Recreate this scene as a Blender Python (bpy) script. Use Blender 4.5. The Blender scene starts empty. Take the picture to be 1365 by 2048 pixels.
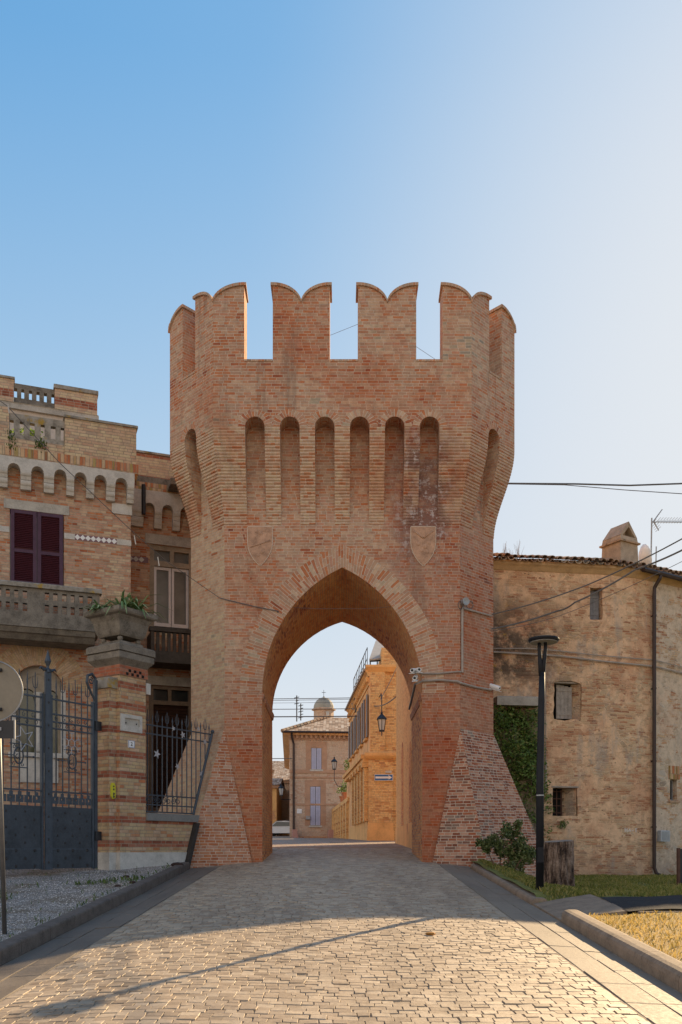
import bpy, bmesh, math, random
from mathutils import Vector, Matrix
from mathutils.geometry import tessellate_polygon
random.seed(7)
R = math.radians
SC = bpy.context.scene
COL = SC.collection

# ------------------------------------------------------------------ scene, camera, light
FOC, HOR, CAMZ = 1800.0, 1700.0, 1.66     # focal length and horizon height measured on the 1365 x 2048 photograph
cam = bpy.data.cameras.new("camera"); camo = bpy.data.objects.new("camera", cam); COL.objects.link(camo)
camo.location = (0, 0, CAMZ); camo.rotation_euler = (R(90), 0, 0)
cam.sensor_fit = 'VERTICAL'; cam.sensor_height = 36.0; cam.lens = FOC / 2048 * 36.0
cam.shift_y = (HOR - 1024) / 2048; cam.clip_end = 3000; cam.clip_start = 0.05
SC.camera = camo
SC.view_settings.view_transform = 'Standard'; SC.view_settings.look = 'None'
SC.view_settings.exposure = 1.05; SC.view_settings.gamma = 1.0
SC.render.film_transparent = False
SC.cycles.max_bounces = 6; SC.cycles.diffuse_bounces = 4; SC.cycles.glossy_bounces = 3; SC.cycles.transparent_max_bounces = 6
SC.cycles.use_denoising = True

SUN = Vector((6.0, 8.39, 5.12)).normalized()
SUN_EL = math.asin(SUN.z); SUN_AZ = math.atan2(SUN.x, SUN.y)
FILL_CLOUD = 0.9
w = bpy.data.worlds.new("World"); SC.world = w; w.use_nodes = True
nt = w.node_tree; nt.nodes.clear()
sk = nt.nodes.new('ShaderNodeTexSky'); sk.sky_type = 'NISHITA'; sk.sun_disc = False
sk.sun_elevation = SUN_EL; sk.sun_rotation = SUN_AZ
sk.altitude = 300; sk.air_density = 1.0; sk.dust_density = 0.45; sk.ozone_density = 1.6
bg = nt.nodes.new('ShaderNodeBackground'); bg.inputs['Strength'].default_value = 0.15
out = nt.nodes.new('ShaderNodeOutputWorld')
def wmath(op, a, b=0.0, clamp=False):
    nd = nt.nodes.new('ShaderNodeMath'); nd.operation = op; nd.use_clamp = clamp
    for i, v in enumerate((a, b)):
        if isinstance(v, bpy.types.NodeSocket): nt.links.new(v, nd.inputs[i])
        else: nd.inputs[i].default_value = v
    return nd.outputs[0]
# the physical sky, its huge range between the sun side and the zenith softened the way film does
KS = 0.15 * 2 ** 1.05
sp = nt.nodes.new('ShaderNodeSeparateColor'); nt.links.new(sk.outputs[0], sp.inputs[0]); cb = nt.nodes.new('ShaderNodeCombineColor')
for i, (pw, k, top) in enumerate(((1.55, 1.0, 0.98), (1.08, 0.78, 0.98), (1.4, 0.24, 0.90))):
    x = wmath('POWER', wmath('MULTIPLY', sp.outputs[i], KS), pw)
    nt.links.new(wmath('MULTIPLY', wmath('DIVIDE', x, wmath('ADD', x, k)), top / KS), cb.inputs[i])
# pale haze towards the horizon and round the sun
def wstep2(v, a, b):
    nd = nt.nodes.new('ShaderNodeMapRange'); nd.interpolation_type = 'SMOOTHSTEP'; nt.links.new(v, nd.inputs[0]); nd.inputs[1].default_value = a; nd.inputs[2].default_value = b; return nd.outputs[0]
# added fill: unseen warm bright cloud low in the sky opposite the sun
tc = nt.nodes.new('ShaderNodeTexCoord'); sx = nt.nodes.new('ShaderNodeSeparateXYZ'); nt.links.new(tc.outputs['Generated'], sx.inputs[0])
nz = nt.nodes.new('ShaderNodeTexNoise'); nt.links.new(tc.outputs['Generated'], nz.inputs['Vector']); nz.inputs['Scale'].default_value = 2.6; nz.inputs['Detail'].default_value = 6
def wstep(v, a, b):
    nd = nt.nodes.new('ShaderNodeMapRange'); nd.interpolation_type = 'SMOOTHSTEP'; nt.links.new(v, nd.inputs[0]); nd.inputs[1].default_value = a; nd.inputs[2].default_value = b; return nd.outputs[0]
toward = wmath('ADD', wmath('ADD', wmath('MULTIPLY', sx.outputs[0], SUN.x), wmath('MULTIPLY', sx.outputs[1], SUN.y)), wmath('MULTIPLY', sx.outputs[2], SUN.z))
hlow = wmath('MULTIPLY', wmath('POWER', wmath('MULTIPLY', wmath('SUBTRACT', 0.66, sx.outputs[2]), 1.5, True), 1.1), 0.74)
hsun = wmath('MULTIPLY', wmath('POWER', wmath('MULTIPLY', wmath('SUBTRACT', toward, 0.80), 4.7, True), 1.6), 0.95)
hz = wmath('SUBTRACT', 1.0, wmath('MULTIPLY', wmath('SUBTRACT', 1.0, hlow), wmath('SUBTRACT', 1.0, hsun)))
hm = nt.nodes.new('ShaderNodeMix'); hm.data_type = 'RGBA'; nt.links.new(hz, hm.inputs[0]); nt.links.new(cb.outputs[0], hm.inputs[6]); hm.inputs[7].default_value = (0.80 / KS, 0.845 / KS, 0.865 / KS, 1)
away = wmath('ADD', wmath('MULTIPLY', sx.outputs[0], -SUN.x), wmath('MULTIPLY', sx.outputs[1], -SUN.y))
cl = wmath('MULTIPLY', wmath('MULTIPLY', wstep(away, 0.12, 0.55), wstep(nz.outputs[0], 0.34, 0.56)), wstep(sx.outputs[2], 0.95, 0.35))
mx = nt.nodes.new('ShaderNodeMix'); mx.data_type = 'RGBA'; nt.links.new(wmath('MULTIPLY', cl, FILL_CLOUD), mx.inputs[0]); nt.links.new(hm.outputs[2], mx.inputs[6]); mx.inputs[7].default_value = (1.55 / KS, 1.32 / KS, 1.08 / KS, 1)
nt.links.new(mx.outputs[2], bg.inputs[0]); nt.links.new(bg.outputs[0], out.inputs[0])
sl = bpy.data.lights.new("sun", 'SUN'); sl.energy = 5.0; sl.angle = R(0.5); sl.color = (1.0, 0.74, 0.43)
so = bpy.data.objects.new("sun", sl); COL.objects.link(so)
so.rotation_euler = SUN.to_track_quat('Z', 'Y').to_euler(); so.location = (20, 30, 30)

# ------------------------------------------------------------------ geometry helpers
def at(px, py, Y):
    """World point seen at photo pixel (px, py) when it stands Y metres away."""
    return Vector(((px - 682.5) * Y / FOC, Y, CAMZ + (HOR - py) * Y / FOC))

class Frame:
    """A wall plane: s runs along it, d out of it, z up."""
    def __init__(self, o, u, d0=0.0):
        l = math.hypot(*u); self.u = (u[0] / l, u[1] / l); self.n = (self.u[1], -self.u[0])
        self.o = (o[0] + self.n[0] * d0, o[1] + self.n[1] * d0)
    def p(self, s, d, z):
        return Vector((self.o[0] + self.u[0] * s + self.n[0] * d, self.o[1] + self.u[1] * s + self.n[1] * d, z))
    def s(self, px, d=0.0):
        k = (px - 682.5) / FOC
        X = self.o[0] + self.n[0] * d; Y = self.o[1] + self.n[1] * d
        return (k * Y - X) / (self.u[0] - k * self.u[1])
    def z(self, px, py, d=0.0):
        Y = self.p(self.s(px, d), d, 0).y
        return CAMZ + (HOR - py) * Y / FOC
    def sz(self, px, py, d=0.0):
        return (self.s(px, d), self.z(px, py, d))
W0 = Frame((0, 0), (1, 0))     # s = x, d = -y

def arc_pts(cx, cz, r, a0, a1, n):
    return [(cx + r * math.cos(a0 + (a1 - a0) * i / n), cz + r * math.sin(a0 + (a1 - a0) * i / n)) for i in range(n + 1)]

class MB:
    def __init__(self): self.v = []; self.f = []; self.uv = {}
    def face(self, pts, uv=None):
        b = len(self.v); self.v += [tuple(p) for p in pts]
        if uv: self.uv[len(self.f)] = uv
        self.f.append(tuple(range(b, b + len(pts)))); return self
    def box(self, F, s0, s1, d0, d1, z0, z1):
        P = [F.p(s, d, z) for z in (z0, z1) for s, d in ((s0, d0), (s1, d0), (s1, d1), (s0, d1))]
        b = len(self.v); self.v += [tuple(p) for p in P]
        for q in ((0, 3, 2, 1), (4, 5, 6, 7), (0, 1, 5, 4), (1, 2, 6, 5), (2, 3, 7, 6), (3, 0, 4, 7)):
            self.f.append(tuple(b + i for i in q))
        return self
    def bevbox(self, F, s0, s1, d0, d1, z0, z1, e=0.02):
        """Box with its upper edges chamfered (kerbs, caps, slabs)."""
        self.loft([[F.p(s, d, z0) for s, d in ((s0, d0), (s1, d0), (s1, d1), (s0, d1))],
                   [F.p(s, d, z1 - e) for s, d in ((s0, d0), (s1, d0), (s1, d1), (s0, d1))],
                   [F.p(s, d, z1) for s, d in ((s0 + e, d0 + e), (s1 - e, d0 + e), (s1 - e, d1 - e), (s0 + e, d1 - e))]])
        return self
    def loft(self, rings, cap=True, closed=True):
        b = len(self.v); n = len(rings[0])
        for r in rings: self.v += [tuple(p) for p in r]
        for i in range(len(rings) - 1):
            for j in range(n if closed else n - 1):
                k = (j + 1) % n
                self.f.append((b + i * n + j, b + i * n + k, b + (i + 1) * n + k, b + (i + 1) * n + j))
        if cap:
            self.f.append(tuple(b + j for j in reversed(range(n))))
            self.f.append(tuple(b + (len(rings) - 1) * n + j for j in range(n)))
        return self
    def prism(self, F, loop, d0, d1):
        """Closed outline (s, z) extruded from d0 (back) to d1 (front)."""
        return self.panel(F, loop, [], d1, d0)
    def panel(self, F, outer, holes, df, db, mitre=None):
        loops = [outer] + list(holes)
        flat = [p for l in loops for p in l]
        tris = tessellate_polygon([[Vector((p[0], p[1], 0)) for p in l] for l in loops])
        smin = min(p[0] for p in outer); smax = max(p[0] for p in outer); t = df - db
        def back(p):
            if mitre:
                if abs(p[0] - smin) < 1e-6: return (p[0] + mitre[0] * t, p[1])
                if abs(p[0] - smax) < 1e-6: return (p[0] - mitre[1] * t, p[1])
            return p
        b = len(self.v); n = len(flat)
        self.v += [tuple(F.p(p[0], df, p[1])) for p in flat]
        self.v += [tuple(F.p(*(lambda q: (q[0], db, q[1]))(back(p)))) for p in flat]
        for t3 in tris:
            self.f.append(tuple(b + i for i in t3)); self.f.append(tuple(b + n + i for i in reversed(t3)))
        k = 0
        for l in loops:
            m = len(l)
            for i in range(m):
                a, c = k + i, k + (i + 1) % m
                self.f.append((b + a, b + c, b + n + c, b + n + a))
            k += m
        return self
    def tube(self, pts, r, n=6, cap=True):
        pts = [Vector(p) for p in pts]; m = len(pts)
        rs = r if isinstance(r, (list, tuple)) else [r] * m
        rings = []; a = None
        for i, p in enumerate(pts):
            t = (pts[min(i + 1, m - 1)] - pts[max(i - 1, 0)]).normalized()
            if a is None: a = t.cross(Vector((0, 0, 1)) if abs(t.z) < 0.9 else Vector((1, 0, 0))).normalized()
            a = (a - t * a.dot(t)).normalized()
            c = t.cross(a)
            rings.append([p + (a * math.cos(2 * math.pi * j / n) + c * math.sin(2 * math.pi * j / n)) * rs[i] for j in range(n)])
        return self.loft(rings, cap)
    def lathe(self, c, prof, n=16):
        c = Vector(c)
        return self.loft([[c + Vector((r * math.cos(2 * math.pi * j / n), r * math.sin(2 * math.pi * j / n), z)) for j in range(n)] for r, z in prof])
    def bar(self, a, b, w, h=None):
        """Square bar from a to b."""
        a = Vector(a); b = Vector(b); t = (b - a).normalized(); h = h or w
        x = t.cross(Vector((0, 0, 1)) if abs(t.z) < 0.95 else Vector((0, 1, 0))).normalized(); y = x.cross(t)
        c = [(x * i * w + y * j * h) * 0.5 for i, j in ((-1, -1), (1, -1), (1, 1), (-1, 1))]
        return self.loft([[a + q for q in c], [b + q for q in c]])
    def sphere(self, c, r, n=8, sq=(1, 1, 1)):
        c = Vector(c); m = max(3, n // 2)
        return self.loft([[c + Vector((r * sq[0] * math.sin(math.pi * i / m) * math.cos(2 * math.pi * j / n), r * sq[1] * math.sin(math.pi * i / m) * math.sin(2 * math.pi * j / n), r * sq[2] * math.cos(math.pi * i / m))) for j in range(n)]
                          for i in [0.02] + list(range(1, m)) + [m - 0.02]])
    def build(self, name, m, parent=None, smooth=False, recalc=True, **props):
        me = bpy.data.meshes.new(name)
        me.from_pydata(self.v, [], self.f)
        if recalc:
            bm = bmesh.new(); bm.from_mesh(me); bmesh.ops.recalc_face_normals(bm, faces=bm.faces); bm.to_mesh(me); bm.free()
        uvl = me.uv_layers.new(name="UVMap").data
        for poly in me.polygons:
            ex = self.uv.get(poly.index); n = poly.normal
            if abs(n.z) < 0.93:
                t = Vector((-n.y, n.x, 0)).normalized(); bt = n.cross(t)
            else:
                t, bt = Vector((1, 0, 0)), Vector((0, 1, 0))
            for li in poly.loop_indices:
                co = me.vertices[me.loops[li].vertex_index].co
                if ex and me.loops[li].vertex_index - poly.vertices[0] is not None:
                    key = me.loops[li].vertex_index
                    uvl[li].uv = ex[key - min(poly.vertices)]
                else:
                    uvl[li].uv = (co.dot(t), co.dot(bt))
        if smooth:
            for p in me.polygons: p.use_smooth = True
        me.materials.append(m)
        o = bpy.data.objects.new(name, me); COL.objects.link(o)
        if parent is not None: o.parent = parent
        if parent is not None:
            # parents are Empties placed at the thing's base: keep world coordinates
            off = world_loc(parent)
            if off.length > 0:
                me.transform(Matrix.Translation(-off))
        tag(o, **props)
        return o

def world_loc(o):
    v = Vector((0, 0, 0))
    while o is not None:
        v += Vector(o.location); o = o.parent
    return v

def tag(o, label=None, category=None, group=None, kind=None):
    if label: o['label'] = label
    if category: o['category'] = category
    if group: o['group'] = group
    if kind: o['kind'] = kind
    return o

def thing(name, loc, label, category, group=None):
    o = bpy.data.objects.new(name, None); COL.objects.link(o); o.location = loc; o.empty_display_size = 0.2
    return tag(o, label, category, group)

def copy_tree(o, parent=None):
    c = o.copy(); COL.objects.link(c); c.parent = parent
    for ch in [x for x in COL.objects if x.parent == o]: copy_tree(ch, c)
    return c

# ------------------------------------------------------------------ material helpers
class NB:
    def __init__(self, name):
        self.m = bpy.data.materials.new(name); self.m.use_nodes = True
        self.t = self.m.node_tree; self.t.nodes.clear()
        self.out = self.t.nodes.new('ShaderNodeOutputMaterial')
        self.b = self.t.nodes.new('ShaderNodeBsdfPrincipled'); self.t.links.new(self.b.outputs[0], self.out.inputs[0])
        self.b.inputs['Roughness'].default_value = 0.85
        self.b.inputs['Specular IOR Level'].default_value = 0.25
    def n(self, typ, **kw):
        nd = self.t.nodes.new(typ)
        for k, v in kw.items():
            setattr(nd, k, v)
        return nd
    def set(self, sock, v):
        if isinstance(v, bpy.types.NodeSocket): self.t.links.new(v, sock)
        elif isinstance(v, (tuple, list)) and len(v) == 3 and sock.type == 'RGBA': sock.default_value = (*v, 1)
        else: sock.default_value = v
    def math(self, op, a, b=0.0, c=0.0, clamp=False):
        nd = self.n('ShaderNodeMath', operation=op, use_clamp=clamp)
        self.set(nd.inputs[0], a); self.set(nd.inputs[1], b)
        if op in ('MULTIPLY_ADD', 'SMOOTH_MIN', 'WRAP'): self.set(nd.inputs[2], c)
        return nd.outputs[0]
    def maprange(self, v, a, b, c=0.0, d=1.0, interp='SMOOTHSTEP'):
        nd = self.n('ShaderNodeMapRange', interpolation_type=interp)
        self.set(nd.inputs[0], v)
        for i, x in enumerate((a, b, c, d)): self.set(nd.inputs[1 + i], x)
        return nd.outputs[0]
    def noise(self, vec, scale, detail=3.0, rough=0.55, out=0):
        nd = self.n('ShaderNodeTexNoise'); self.set(nd.inputs['Vector'], vec)
        nd.inputs['Scale'].default_value = scale; nd.inputs['Detail'].default_value = detail; nd.inputs['Roughness'].default_value = rough
        return nd.outputs[out]
    def voronoi(self, vec, scale, feature='F1', out=0, rnd=1.0):
        nd = self.n('ShaderNodeTexVoronoi', feature=feature); self.set(nd.inputs['Vector'], vec); nd.inputs['Scale'].default_value = scale
        nd.inputs['Randomness'].default_value = rnd
        return nd.outputs[out]
    def white(self, x, y=0.0, z=0.0):
        cb = self.n('ShaderNodeCombineXYZ')
        for i, q in enumerate((x, y, z)): self.set(cb.inputs[i], q)
        nd = self.n('ShaderNodeTexWhiteNoise', noise_dimensions='3D'); self.set(nd.inputs['Vector'], cb.outputs[0])
        return nd.outputs['Value']
    def ramp(self, f, stops, interp='LINEAR'):
        nd = self.n('ShaderNodeValToRGB'); cr = nd.color_ramp; cr.interpolation = interp
        while len(cr.elements) < len(stops): cr.elements.new(0.5)
        for e, (p, c) in zip(cr.elements, stops): e.position = p; e.color = (*c, 1)
        self.set(nd.inputs[0], f); return nd.outputs[0]
    def mix(self, f, a, b, mode='MIX'):
        nd = self.n('ShaderNodeMix', data_type='RGBA', blend_type=mode)
        self.set(nd.inputs[0], f); self.set(nd.inputs[6], a); self.set(nd.inputs[7], b)
        return nd.outputs[2]
    def mixf(self, f, a, b):
        nd = self.n('ShaderNodeMix', data_type='FLOAT')
        self.set(nd.inputs[0], f); self.set(nd.inputs[2], a); self.set(nd.inputs[3], b)
        return nd.outputs[0]
    def uv(self): return self.n('ShaderNodeUVMap', uv_map="UVMap").outputs[0]
    def pos(self): return self.n('ShaderNodeNewGeometry').outputs['Position']
    def sep(self, v):
        nd = self.n('ShaderNodeSeparateXYZ'); self.set(nd.inputs[0], v); return nd.outputs
    def scale(self, v, s):
        nd = self.n('ShaderNodeVectorMath', operation='MULTIPLY'); self.set(nd.inputs[0], v); nd.inputs[1].default_value = s; return nd.outputs[0]
    def vadd(self, a, b):
        nd = self.n('ShaderNodeVectorMath', operation='ADD'); self.set(nd.inputs[0], a); self.set(nd.inputs[1], b); return nd.outputs[0]
    def bump(self, h, strength=0.5, dist=0.01):
        nd = self.n('ShaderNodeBump'); self.set(nd.inputs['Height'], h); nd.inputs['Strength'].default_value = strength; nd.inputs['Distance'].default_value = dist
        self.t.links.new(nd.outputs[0], self.b.inputs['Normal'])
    def color(self, c): self.set(self.b.inputs['Base Color'], c)
    def rough(self, r): self.set(self.b.inputs['Roughness'], r)

def plain(name, col, rough=0.8, var=0.25, scale=6.0, metal=0.0, bump=0.15, spec=0.25):
    """One colour with uneven weathering."""
    b = NB(name); p = b.pos()
    n1 = b.noise(p, scale, 5, 0.65); n2 = b.noise(p, scale * 9, 3, 0.6)
    f = b.math('ADD', b.math('MULTIPLY', n1, 0.65), b.math('MULTIPLY', n2, 0.35))
    lo = tuple(c * (1 - var * 1.6) for c in col); hi = tuple(min(1, c * (1 + var * 1.2)) for c in col)
    b.color(b.ramp(f, [(0.28, lo), (0.5, col), (0.72, hi)]))
    b.rough(rough); b.b.inputs['Metallic'].default_value = metal; b.b.inputs['Specular IOR Level'].default_value = spec
    if bump: b.bump(n2, bump, 0.01)
    return b.m

def brick(name, pal, mortar, H=0.07, W=0.39, joint=0.012, stripes=None, region=0.35, bump=0.6, seed=0.0, grime=None, extra=None, dirt=0.25, wob=1.0):
    """Brickwork laid in metres on the UV map: every brick its own colour, irregular bond. stripes = (period, offset, height, palette)."""
    b = NB(name); uv0 = b.uv(); p = b.pos()
    wobn = b.noise(uv0, 2.2, 2, 0.5, out=1)
    uv = b.vadd(uv0, b.scale(b.vadd(wobn, (-0.5, -0.5, -0.5)), (0.03 * wob, 0.02 * wob, 0)))
    u, v, _ = b.sep(uv)
    r = b.math('DIVIDE', v, H); row = b.math('FLOOR', r); fy = b.math('FRACT', r)
    rr = b.white(row, 3.7 + seed)
    uu = b.math('ADD', b.math('DIVIDE', u, W), b.math('MULTIPLY', rr, 9.0))
    colm = b.math('FLOOR', uu); fx = b.math('FRACT', uu)
    cr = b.white(colm, row, 1.3 + seed)
    split = b.math('ADD', 0.33, b.math('MULTIPLY', b.math('ROUND', b.math('MULTIPLY', cr, 2.0)), 0.165))
    side = b.math('GREATER_THAN', fx, split)
    bid = b.math('ADD', b.math('MULTIPLY', colm, 2.0), side)
    rnd = b.white(bid, row, 5.1 + seed); rnd2 = b.white(bid, row, 8.3 + seed)
    dx = b.math('MULTIPLY', b.math('MINIMUM', b.math('MINIMUM', fx, b.math('SUBTRACT', 1.0, fx)), b.math('ABSOLUTE', b.math('SUBTRACT', fx, split))), W)
    dy = b.math('MULTIPLY', b.math('MINIMUM', fy, b.math('SUBTRACT', 1.0, fy)), H)
    edge = b.math('MINIMUM', dx, dy)
    fine = b.noise(p, 55, 3, 0.6)
    edge = b.math('ADD', edge, b.math('MULTIPLY', b.math('SUBTRACT', fine, 0.5), 0.006))
    mask = b.maprange(edge, joint * 0.30, joint * 0.75)
    reg = b.noise(p, 0.55, 4, 0.6)
    sel = b.math('ADD', b.math('MULTIPLY', rnd, 1 - region), b.math('MULTIPLY', b.maprange(reg, 0.3, 0.7), region), clamp=True)
    base = b.ramp(sel, pal)
    if stripes:
        per, off, hh, spal = stripes
        ph = b.math('FRACT', b.math('DIVIDE', b.math('SUBTRACT', b.math('MULTIPLY', row, H), off), per))
        base = b.mix(b.math('LESS_THAN', ph, hh / per), base, b.ramp(rnd2, spal))
    base = b.mix(b.math('MULTIPLY', b.math('SUBTRACT', rnd2, 0.5), 0.35, clamp=True), base, (0.55, 0.43, 0.30))
    med = b.noise(p, 9, 4, 0.7)
    base = b.mix(1.0, base, b.ramp(b.math('ADD', b.math('MULTIPLY', fine, 0.4), b.math('MULTIPLY', med, 0.6)), [(0.25, (0.68, 0.66, 0.64)), (0.5, (1, 1, 1)), (0.75, (1.22, 1.2, 1.16))]), 'MULTIPLY')
    mort = b.mix(b.maprange(med, 0.35, 0.65), tuple(c * 0.75 for c in mortar), mortar)
    colr = b.mix(mask, mort, base)
    st = b.noise(b.scale(p, (1, 1, 0.35)), 1.1, 6, 0.7)
    colr = b.mix(b.maprange(st, 0.56, 0.78, 0.0, dirt), colr, (0.10, 0.075, 0.055))
    if grime: colr = grime(b, colr, p)
    b.color(colr); b.rough(0.9)
    b.bump(b.math('ADD', b.math('MULTIPLY', mask, 0.7), b.math('ADD', b.math('MULTIPLY', fine, 0.3), b.math('MULTIPLY', rnd, 0.25))), bump, 0.012)
    return b.m
# ------------------------------------------------------------------ palettes and materials
TAN, SAND, PINK, ORNG, RED, DRED, GREY, BUFF = (0.455, 0.28, 0.182), (0.53, 0.365, 0.245), (0.46, 0.245, 0.165), (0.46, 0.175, 0.075), (0.35, 0.11, 0.052), (0.20, 0.065, 0.038), (0.25, 0.22, 0.18), (0.56, 0.44, 0.27)
P_TOWER = [(0.0, GREY), (0.08, (0.36, 0.29, 0.20)), (0.14, SAND), (0.30, TAN), (0.40, (0.38, 0.235, 0.155)), (0.48, PINK), (0.56, ORNG), (0.63, TAN), (0.70, (0.40, 0.20, 0.12)), (0.80, ORNG), (0.90, RED), (1.0, DRED)]
P_TAN = [(0.0, GREY), (0.08, BUFF), (0.35, SAND), (0.6, TAN), (0.82, SAND), (0.92, ORNG), (1.0, DRED)]
P_VAULT = [(0.0, (0.66, 0.37, 0.15)), (0.35, (0.66, 0.31, 0.11)), (0.65, (0.60, 0.24, 0.08)), (0.88, RED), (1.0, DRED)]  # orange pushed up so the brick colour carries the bounced glow
P_VILLA = [(0.0, GREY), (0.06, BUFF), (0.22, SAND), (0.40, TAN), (0.52, PINK), (0.64, (0.36, 0.20, 0.125)), (0.78, ORNG), (0.90, RED), (1.0, DRED)]
P_YEL = [(0.0, (0.28, 0.20, 0.11)), (0.2, (0.50, 0.37, 0.21)), (0.45, (0.46, 0.30, 0.16)), (0.62, SAND), (0.78, (0.40, 0.23, 0.12)), (0.92, ORNG), (1.0, RED)]
P_STR = [(0.0, DRED), (0.4, (0.33, 0.105, 0.06)), (0.8, RED), (1.0, (0.30, 0.10, 0.06))]
MORT = (0.60, 0.47, 0.36)

def tower_grime(b, c, p):
    # damp, redder brick near the ground; a dark and efflorescent run-off stain on the right of the front; lichen
    x, y, z = b.sep(p)
    low = b.maprange(b.math('ADD', z, b.math('MULTIPLY', b.noise(p, 0.8, 3), 2.5)), 3.4, 9.0, 0.80, 0.0)
    c = b.mix(low, c, b.mix(1.0, c, (0.92, 0.55, 0.38), 'MULTIPLY'))
    pt = b.maprange(b.noise(p, 0.42, 6, 0.68), 0.47, 0.62)
    c = b.mix(b.math('MULTIPLY', pt, 0.75), c, b.mix(1.0, c, (0.90, 0.66, 0.55), 'MULTIPLY'))
    rt = b.math('MULTIPLY', b.maprange(b.math('ADD', x, b.math('MULTIPLY', b.noise(p, 1.1, 5, .65), 1.6)), 1.4, 2.6), b.maprange(z, 12.6, 10.5))
    c = b.mix(b.math('MULTIPLY', rt, 0.55), c, b.mix(1.0, c, (0.80, 0.62, 0.60), 'MULTIPLY'))
    c = b.mix(b.maprange(b.noise(b.scale(p, (2.2, 2.2, .16)), 1.0, 5, .65), .56, .70, 0, .38), c, (.13, .085, .065))
    dx = b.math('ABSOLUTE', b.math('SUBTRACT', x, b.math('ADD', 1.75, b.math('MULTIPLY', b.noise(b.scale(p, (0.2, 0.2, 1)), 0.9, 3), 0.5))))
    run = b.math('MULTIPLY', b.maprange(dx, 0.25, 1.05, 1.0, 0.0), b.math('MULTIPLY', b.maprange(z, 8.0, 9.3), b.maprange(z, 12.2, 11.0)))
    run = b.math('MULTIPLY', run, b.maprange(b.noise(p, 1.6, 5, 0.65), 0.38, 0.6))
    c = b.mix(b.math('MULTIPLY', run, 0.8), c, (0.17, 0.085, 0.07))
    ef = b.math('MULTIPLY', run, b.maprange(b.noise(p, 5.5, 5, 0.75), 0.51, 0.60))
    c = b.mix(b.math('MULTIPLY', ef, 0.5), c, (0.66, 0.60, 0.58))
    return c
M_TOWER = brick("tower_brick", P_TOWER, MORT, region=0.40, grime=tower_grime, dirt=0.38)
M_CHAM = brick("tower_pale_brick", P_TAN, (0.54, 0.45, 0.34), region=0.25, seed=2.0)
M_VAULT = brick("vault_brick", P_VAULT, (0.42, 0.27, 0.18), region=0.4, seed=4.0, joint=0.010)
M_SCARP = brick("scarp_brick", [(0.0, GREY), (0.12, (0.24, 0.15, 0.11)), (0.3, DRED), (0.55, RED), (0.75, PINK), (0.9, ORNG), (1.0, TAN)], MORT, region=0.3, seed=6.0, joint=0.014)
M_VOUS = brick("arch_brick", P_TOWER, MORT, H=0.068, W=0.56, region=0.2, seed=9.0)
M_VILLA = brick("villa_brick", P_VILLA, (0.42, 0.34, 0.25), region=0.3, seed=11.0, H=0.066)
M_PILLAR = brick("pillar_brick", P_YEL, (0.36, 0.28, 0.19), region=0.2, seed=13.0, H=0.075, W=0.42, stripes=(0.495, 0.20, 0.15, P_STR))
def plaster(name, col, seed=0.0, under=(0.40, 0.20, 0.11), amt=0.5):
    """Old render: blotches, rain streaks, flaked patches showing brick."""
    b = NB(name); p = b.vadd(b.pos(), (seed, seed * 1.7, seed * .6))
    n1 = b.noise(p, 1.3, 6, .68); n2 = b.noise(b.scale(p, (1.6, 1.6, .28)), 1.5, 5, .65); n3 = b.noise(p, 14, 4, .65); n4 = b.noise(p, .9, 7, .72)
    c = b.ramp(b.math('ADD', b.math('MULTIPLY', n1, .7), b.math('MULTIPLY', n3, .3)), [(.3, tuple(q * .68 for q in col)), (.5, col), (.7, tuple(min(1, q * 1.2) for q in col))])
    c = b.mix(b.maprange(n2, .52, .72, 0, amt), c, tuple(q * .45 for q in col))
    c = b.mix(b.maprange(n4, .585, .615, 0, .85), c, b.mix(n3, under, tuple(q * 1.5 for q in under)))
    b.color(c); b.rough(.95); b.bump(b.math('ADD', n3, b.maprange(n4, .58, .62, 1, 0)), .5, .02); return b.m
M_STONE = plain("grey_stone", (0.40, 0.37, 0.32), 0.9, 0.3, 3.0, bump=0.4)
M_PALE = plain("pale_stone", (0.50, 0.47, 0.42), 0.9, 0.22, 4.0, bump=0.3)
M_CONC = plain("weathered_concrete", (0.185, 0.162, 0.132), 0.95, 0.45, 4.0, bump=0.6)
M_SHIELD = plain("terracotta_relief", (0.44, 0.265, 0.175), 0.9, 0.35, 5.0, bump=0.4)
M_IRON = plain("blue_grey_iron", (0.055, 0.068, 0.085), 0.5, 0.3, 6.0, metal=0.3, bump=0.2, spec=0.5)
M_BLACK = plain("black_metal", (0.022, 0.023, 0.027), 0.4, 0.3, 6.0, metal=0.3, bump=0.05, spec=0.5)
M_GREY = plain("grey_metal", (0.30, 0.31, 0.32), 0.5, 0.2, 6.0, metal=0.4, bump=0.05, spec=0.5)
M_CABLE = plain("cable_sheath", (0.13, 0.12, 0.115), 0.6, 0.2, 6.0, bump=0)
M_CONDUIT = plain("grey_conduit", (0.34, 0.29, 0.25), 0.6, 0.25, 6.0, bump=0)
M_WHITE = plain("white_paint", (0.74, 0.73, 0.71), 0.5, 0.12, 6.0, bump=0.05)
M_DARK = plain("dark_opening", (0.012, 0.011, 0.010), 0.9, 0.3, 6.0, bump=0)

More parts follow.
